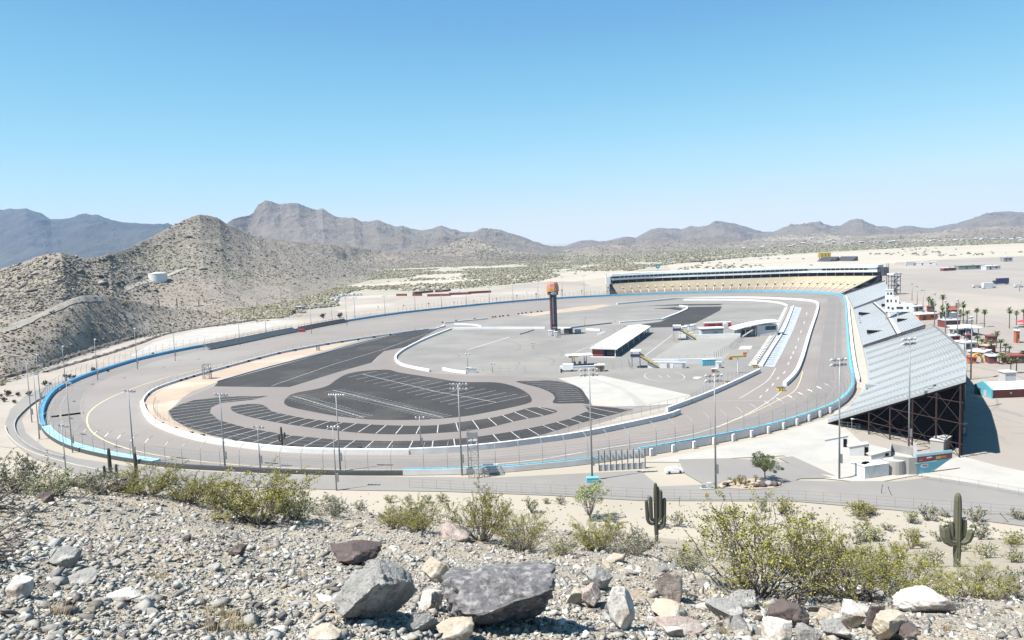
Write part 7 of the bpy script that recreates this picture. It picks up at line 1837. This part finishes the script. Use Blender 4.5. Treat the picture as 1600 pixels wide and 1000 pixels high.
# ---- saguaros
M_sag = pm('saguaro_skin', (.12, .125, .08), (.085, .09, .06), 3, .7, c3=(.13, .12, .08), scale3=1.5)
M_sagd = pm('saguaro_skin_dark', (.07, .072, .052), (.05, .053, .04), 3, .7)
def saguaro(label, base, H, r0, arms, crowns=False, mat=M_sag, group=None, rz=0.0):
    t = thing('saguaro_cactus', label, 'cactus', base, rz, group)
    n = 18; tube = [(0, 0, -.4)] + [(0, 0, H * k / 10) for k in range(10)] + [(0, 0, H * .96), (0, 0, H * .99), (0, 0, H)]
    rad = [r0 * .85] * 3 + [r0] * 7 + [r0 * .92] + [r0 * .78, r0 * .5, r0 * .1]
    MB().tube(tube, rad, n, rib=.07).build('trunk', mat, t)
    for (z0, a, out, up, rr2) in arms:
        ca, sa = math.cos(a), math.sin(a); z0 *= H; up *= H; out *= H; ar = r0 * rr2
        p = [(0, 0, z0), (ca * out * .5, sa * out * .5, z0 + out * .02), (ca * out * .85, sa * out * .85, z0 + out * .25), (ca * out, sa * out, z0 + out * .65)]
        z1 = z0 + out * .65
        for k in range(1, 5): p.append((ca * out * (1 + .02 * k), sa * out * (1 + .02 * k), z1 + (up) * k / 4))
        e = p[-1]; p += [(e[0], e[1], e[2] + ar * .5), (e[0], e[1], e[2] + ar * .75)]
        arm = MB().tube(p, [ar * .7, ar * .85, ar * .95, ar, ar, ar, ar, ar * .92, ar * .6, ar * .12], 14, rib=.07).build('arm', mat, t)
        if crowns:
            cr = MB()
            for k in range(14):
                b = random.uniform(0, 6.28); q = random.uniform(.3, .95) * ar; cr.box((e[0] + math.cos(b) * q, e[1] + math.sin(b) * q, e[2] + ar * .6), (.1, .1, .12))
            cr.build('blossoms', M_puff, arm)
    return t
g = hit(1495, 886); d = math.hypot(g.x, g.y); Hs = 108 * d / FOC
saguaro('thick single saguaro with short budding arms at right', g, Hs, Hs * .046, [(.33, R(176), .15, .12, 1.35), (.38, R(168), .085, .16, 1.1), (.40, R(8), .085, .17, .75), (.34, R(-15), .145, .06, 1.0), (.37, R(0), .19, .06, .8)], True)
g = hit(1026, 846); d = math.hypot(g.x, g.y); Hs = 96 * d / FOC
saguaro('dark many-armed saguaro in the middle beside the pole base', g, Hs, Hs * .034, [(.30, R(180), .145, .30, .85), (.36, R(186), .085, .34, .95), (.38, R(0), .075, .42, 1.0), (.26, R(6), .135, .36, .95), (.22, R(-6), .13, .12, .8), (.46, R(20), .035, .42, .9)], mat=M_sagd)
for (x, y, h_, arms, lab) in [(176, 775, 76, [(.25, R(180), .12, .28, .8), (.25, R(0), .12, .30, .8)], 'thin three-stemmed saguaro among the left bushes'), (216, 772, 66, [(.3, R(180), .08, .2, .8), (.2, R(190), .1, .12, .8)], 'leaning saguaro right of the three-stemmed one')]:
    g = near_hit(x, y + 14); 
    if g is None: g = hit(x, y)
    az_, te_ = azt(x, y); dd = 40.0; q = Vector((dd * math.sin(az_), dd * math.cos(az_), 0)); q.z = float(hill_z(q.x, q.y)); tz = topz(x, y - h_, q)
    saguaro(lab, q, tz - q.z, (tz - q.z) * .035, arms, mat=M_sagd)
q = P(441, 698, .1); tz = topz(440, 667, q)
saguaro('dark saguaro behind the white inner wall before outer bays', q, tz, tz * .05, [(.3, R(180), .13, .22, .8), (.38, R(0), .14, .22, .9)], mat=M_sagd)
for i, (x, y, h_) in enumerate([(114, 492, 9), (124, 471, 5), (104, 523, 10), (249, 480, 12), (277, 481, 14), (284, 479, 7), (296, 490, 9), (311, 480, 10), (322, 494, 9), (347, 496, 8), (197, 480, 5), (184, 493, 6), (374, 470, 7), (396, 494, 9), (210, 500, 7), (64, 520, 6), (376, 500, 7), (100, 530, 9)]):
    g = hit(x, y); d = math.hypot(g.x, g.y); hh = h_ * d / FOC
    saguaro('tiny distant saguaro standing on the scrubby left slope', (g.x, g.y, g.z), hh, hh * .045, [(.5, R(90 * (i % 4)), .1, .2, .8)] if i % 2 else [], mat=M_sagd, group='distant saguaros on the left slope')
# ---- dry grass
M_straw = ramp_island('straw', [(0, (.30, .22, .11)), (.5, (.42, .33, .18)), (1, (.52, .43, .26))], .8)
bl = []; rg_ = np.random.RandomState(3)
for (x, y, n_, w_) in [(350, 965, 150, .16), (372, 985, 160, .16), (338, 985, 90, .12), (470, 905, 60, .1), (540, 830, 50, .12), (1130, 992, 120, .12), (1160, 975, 70, .1), (1262, 992, 80, .1), (1206, 952, 70, .08), (250, 905, 60, .1), (90, 960, 60, .1), (420, 862, 70, .15), (1480, 985, 70, .12), (1560, 960, 60, .12), (1010, 905, 60, .12), (860, 870, 60, .14)]:
    g = near_hit(x, y)
    if g is None: continue
    for k in range(n_):
        bx, by = g.x + rg_.normal(0, w_ * .5), g.y + rg_.normal(0, w_ * .5); bz_ = float(hill_z(bx, by)); a = rg_.uniform(0, 6.28); h_ = rg_.uniform(.05, .15); t = rg_.uniform(.1, .8) * h_
        bl.append([(bx - .0025, by, bz_), (bx + .0025, by, bz_), (bx + math.cos(a) * t, by + math.sin(a) * t, bz_ + h_)])
bl = np.array(bl); tag(link('dry_grass', np_mesh('dry_grass', bl.reshape(-1, 3), np.arange(len(bl) * 3).reshape(-1, 3)), M_straw), 'small tufts of straw coloured dry grass among the stones', kind='stuff')
# ---- pale dirt trails on the left hills
M_trail = pm('pale_trail', (.40, .36, .30), (.30, .27, .225), .1, .95)
def trail(px, w):
    pts = []
    for (a, b) in zip(px, px[1:]):
        for k in range(6):
            t = k / 6; h = hit(a[0] + (b[0] - a[0]) * t, a[1] + (b[1] - a[1]) * t)
            if h is not None: pts.append(h)
    L1 = offset_line(pts, w / 2); L2 = offset_line(pts, -w / 2); n = len(pts)
    def gz(x, y, z):
        best = z
        for bv in hill_bvh[:-1]:
            q_ = bv.ray_cast(Vector((x, y, 900)), Vector((0, 0, -1)))
            if q_[0] is not None and abs(q_[0].z - z) < 12: best = q_[0].z
        return best
    rows = []
    for i in range(n):
        rows.append([(lerp(L1[i], L2[i], k / 4)[0], lerp(L1[i], L2[i], k / 4)[1]) for k in range(5)])
    vs = [(x, y, gz(x, y, pts[i].z) + .45) for i, r_ in enumerate(rows) for x, y in r_]
    m = MB().add(vs, [(5 * i + k, 5 * i + k + 1, 5 * i + k + 6, 5 * i + k + 5) for i in range(n - 1) for k in range(4)])
    struct(m.build('trail', M_trail))
trail([(0, 519), (30, 508), (52, 497), (78, 486), (100, 476), (114, 469), (128, 466), (142, 465), (158, 465)], 5)
trail([(196, 452), (220, 443), (240, 438.5), (262, 431), (280, 423), (296, 419)], 5)
trail([(318, 477), (300, 479)], 4)
# ---- dead shrub at the left edge
def dead_shrub(label, px, H, seed):
    g = near_hit(*px); r = np.random.RandomState(seed); t = thing('dead_shrub', label, 'shrub', g); m = MB()
    for i in range(13):
        a = r.uniform(-.9, .9); L_ = H * r.uniform(.6, 1.2); p = [np.array([0, 0, 0.])]; d = np.array([math.cos(a) * .9, math.sin(a) * .7, r.uniform(.15, .8)])
        for k in range(7): d = d + r.normal(0, .16, 3) + np.array([0, 0, -.09]); d /= np.linalg.norm(d); p.append(p[-1] + d * L_ / 7)
        m.tube(p, [.017 - .0018 * k for k in range(8)], 4, cap=False)
        for b in range(6):
            k = r.randint(2, 7); e = p[k] + (d + r.normal(0, .7, 3)) * L_ * .14; m.tube([p[k], (p[k] + e) / 2 + r.normal(0, .02, 3), e], [.007, .005, .003], 3, cap=False)
    m.build('branches', M_stemd, t); return t
dead_shrub('bare dark branches reaching in from the left edge', (-40, 805), 1.0, 3)
dead_shrub('second bare branch bundle low at the left edge', (-60, 870), .8, 8)
# ---- scrub on the hills and the flats: stuff
M_scrub = ramp_island('scrub', [(0, (.08, .072, .048)), (.3, (.145, .132, .08)), (.6, (.20, .182, .11)), (.85, (.25, .222, .15)), (1, (.16, .135, .11))], .95)
M_scrubg = ramp_island('green_scrub', [(0, (.10, .095, .062)), (.4, (.18, .168, .11)), (.8, (.26, .238, .165)), (1, (.32, .29, .215))], .95)
M_stones = ramp_island('hill_stones', [(0, (.08, .07, .065)), (.4, (.17, .15, .135)), (.8, (.26, .235, .21)), (1, (.36, .33, .29))], .95)
octa = (np.array([[1, 0, 0], [0, 1, 0], [-1, 0, 0], [0, -1, 0], [0, 0, 1], [0, 0, -.4]], float), np.array([[0, 1, 4], [1, 2, 4], [2, 3, 4], [3, 0, 4], [1, 0, 5], [2, 1, 5], [3, 2, 5], [0, 3, 5]]))
def on_grid(V, n, seed, j0=.02, j1=.98, pw=1.0):
    r = np.random.RandomState(seed); nj, ni = V.shape[:2]
    J = (j0 + (j1 - j0) * r.rand(n) ** pw) * (nj - 2); I = r.rand(n) * (ni - 2); j = J.astype(int); i = I.astype(int); a = (J - j)[:, None]; b = (I - i)[:, None]
    return V[j, i] * (1 - a) * (1 - b) + V[j + 1, i] * a * (1 - b) + V[j, i + 1] * (1 - a) * b + V[j + 1, i + 1] * a * b
r = np.random.RandomState(8)
C = on_grid(hill_samples['butte71'], 17000, 1, pw=.9); C = C[fbm(C[:, 0] / 60, C[:, 1] / 60, 3, 4) > -.45 + .5 * r.rand(len(C)) - .2]
clumps('scrub_cover', C, np.clip(np.exp(r.normal(-.35, .4, len(C))), .3, 1.7), M_scrub, 'scattered desert scrub over the stony hill', octa, (1.2, 1.2, .75), 5)
C = on_grid(hill_samples['butte71'], 9000, 2, .35, 1.0); clumps('hill_stones', C, np.exp(r.normal(-.15, .5, len(C))), M_stones, 'dark outcrops and stones near the hill crest', octa, (1.3, 1.1, .7), 6)
C = on_grid(hill_samples['spur81'], 5200, 3); clumps('scrub_cover', C, np.clip(np.exp(r.normal(-.75, .45, len(C))), .15, 1.3), M_scrub, 'sparse low scrub on the gravel spur', octa, (1.2, 1.2, .7), 7)
C = on_grid(hill_samples['hillside55'], 9000, 4); clumps('scrub_cover', C, r.uniform(.7, 2.2, len(C)), M_scrub, 'scrub on the low slopes below the main mountain', octa, (1.2, 1.2, .8), 8)
for kx, nn, sd in (('foothills51', 4500, 5), ('foothills61', 8000, 6)):
    C = on_grid(hill_samples[kx], nn, sd); clumps('scrub_cover', C, r.uniform(1.5, 3.6, len(C)), M_scrub, 'scrub dots on the far foothills', octa, (1.3, 1.3, .8), sd)
def scatter_poly(px, n, smin, smax, mat, seed, label, thr=None, sc=60, zf=.75):
    poly = PL(px); xs = [p[0] for p in poly]; ys = [p[1] for p in poly]; r = np.random.RandomState(seed)
    # more of them where they show larger
    x = r.uniform(min(xs), max(xs), n * 3); y = min(ys) + (max(ys) - min(ys)) * r.rand(n * 3) ** 1.6
    k = inside_np(poly, x, y)
    if thr is not None: k &= fbm(x / sc, y / sc, seed, 4) > thr + .3 * r.rand(len(x))
    x, y = x[k][:n], y[k][:n]
    clumps('scrub_cover', np.stack([x, y, np.zeros(len(x))], -1), r.uniform(smin, smax, len(x)), mat, label, octa, (1.25, 1.25, zf), seed)
scatter_poly([(345, 500), (440, 497), (530, 478), (525, 462), (570, 452), (640, 455), (740, 450), (840, 440), (880, 430), (960, 424), (1010, 414), (900, 401), (760, 403), (620, 410), (470, 430), (400, 450), (300, 495)], 20000, 1.0, 3.0, M_scrubg, 12, 'green grey scrub spread over the valley beyond the dirt lot', -.32, 130)
scatter_poly([(345, 500), (440, 497), (520, 470), (560, 452), (470, 445), (380, 465), (300, 495)], 5000, .9, 2.4, M_scrubg, 13, 'dense scrub at the foot of the stony hill')
scatter_poly([(980, 424), (1040, 414), (1100, 408), (1180, 402), (1280, 394), (1440, 386), (1600, 380), (1640, 376), (1640, 371), (1500, 375), (1350, 379), (1210, 384.5), (1100, 391), (900, 400)], 9000, 2.0, 4.5, M_scrubg, 14, 'scrub belt along the far side of the pale riverbed', -.5, 300)
scatter_poly([(1050, 422), (1200, 420), (1400, 410), (1600, 401), (1600, 384), (1440, 388), (1280, 398), (1100, 411)], 500, 2.0, 4.0, M_scrub, 15, 'sparse scrub dots on the pale riverbed', .05, 180)
scatter_poly([(0, 604), (100, 566), (200, 533), (320, 512), (420, 502), (420, 497), (320, 506), (200, 526), (95, 562), (0, 594)], 900, .4, 1.1, M_scrub, 16, 'low scrub along the hillside road edges')
scatter_poly([(500, 768), (1000, 784), (1240, 787), (1600, 824), (1760, 850), (1760, 930), (1300, 900), (1000, 850), (500, 800)], 900, .06, .24, M_scrub, 17, 'tiny weeds and stones on the sandy flat', zf=.6)
# ================================================================== THE AIR
hz = MB().box((0, 5100, 399), (26400, 17400, 802)).build('haze', bpy.data.materials.new('haze'))
hm = hz.data.materials[0]; hm.use_nodes = True
hm.node_tree.nodes.remove(hm.node_tree.nodes['Principled BSDF'])
pv = hm.node_tree.nodes.new('ShaderNodeVolumePrincipled')
pv.inputs['Color'].default_value = (0.42, 0.66, 1.0, 1)
pv.inputs['Density'].default_value = 4.2e-5
pv.inputs['Anisotropy'].default_value = 0.0
hm.node_tree.links.new(pv.outputs[0], hm.node_tree.nodes['Material Output'].inputs['Volume'])
tag(hz, kind='stuff', label='pale blue haze between the track and far mountains')
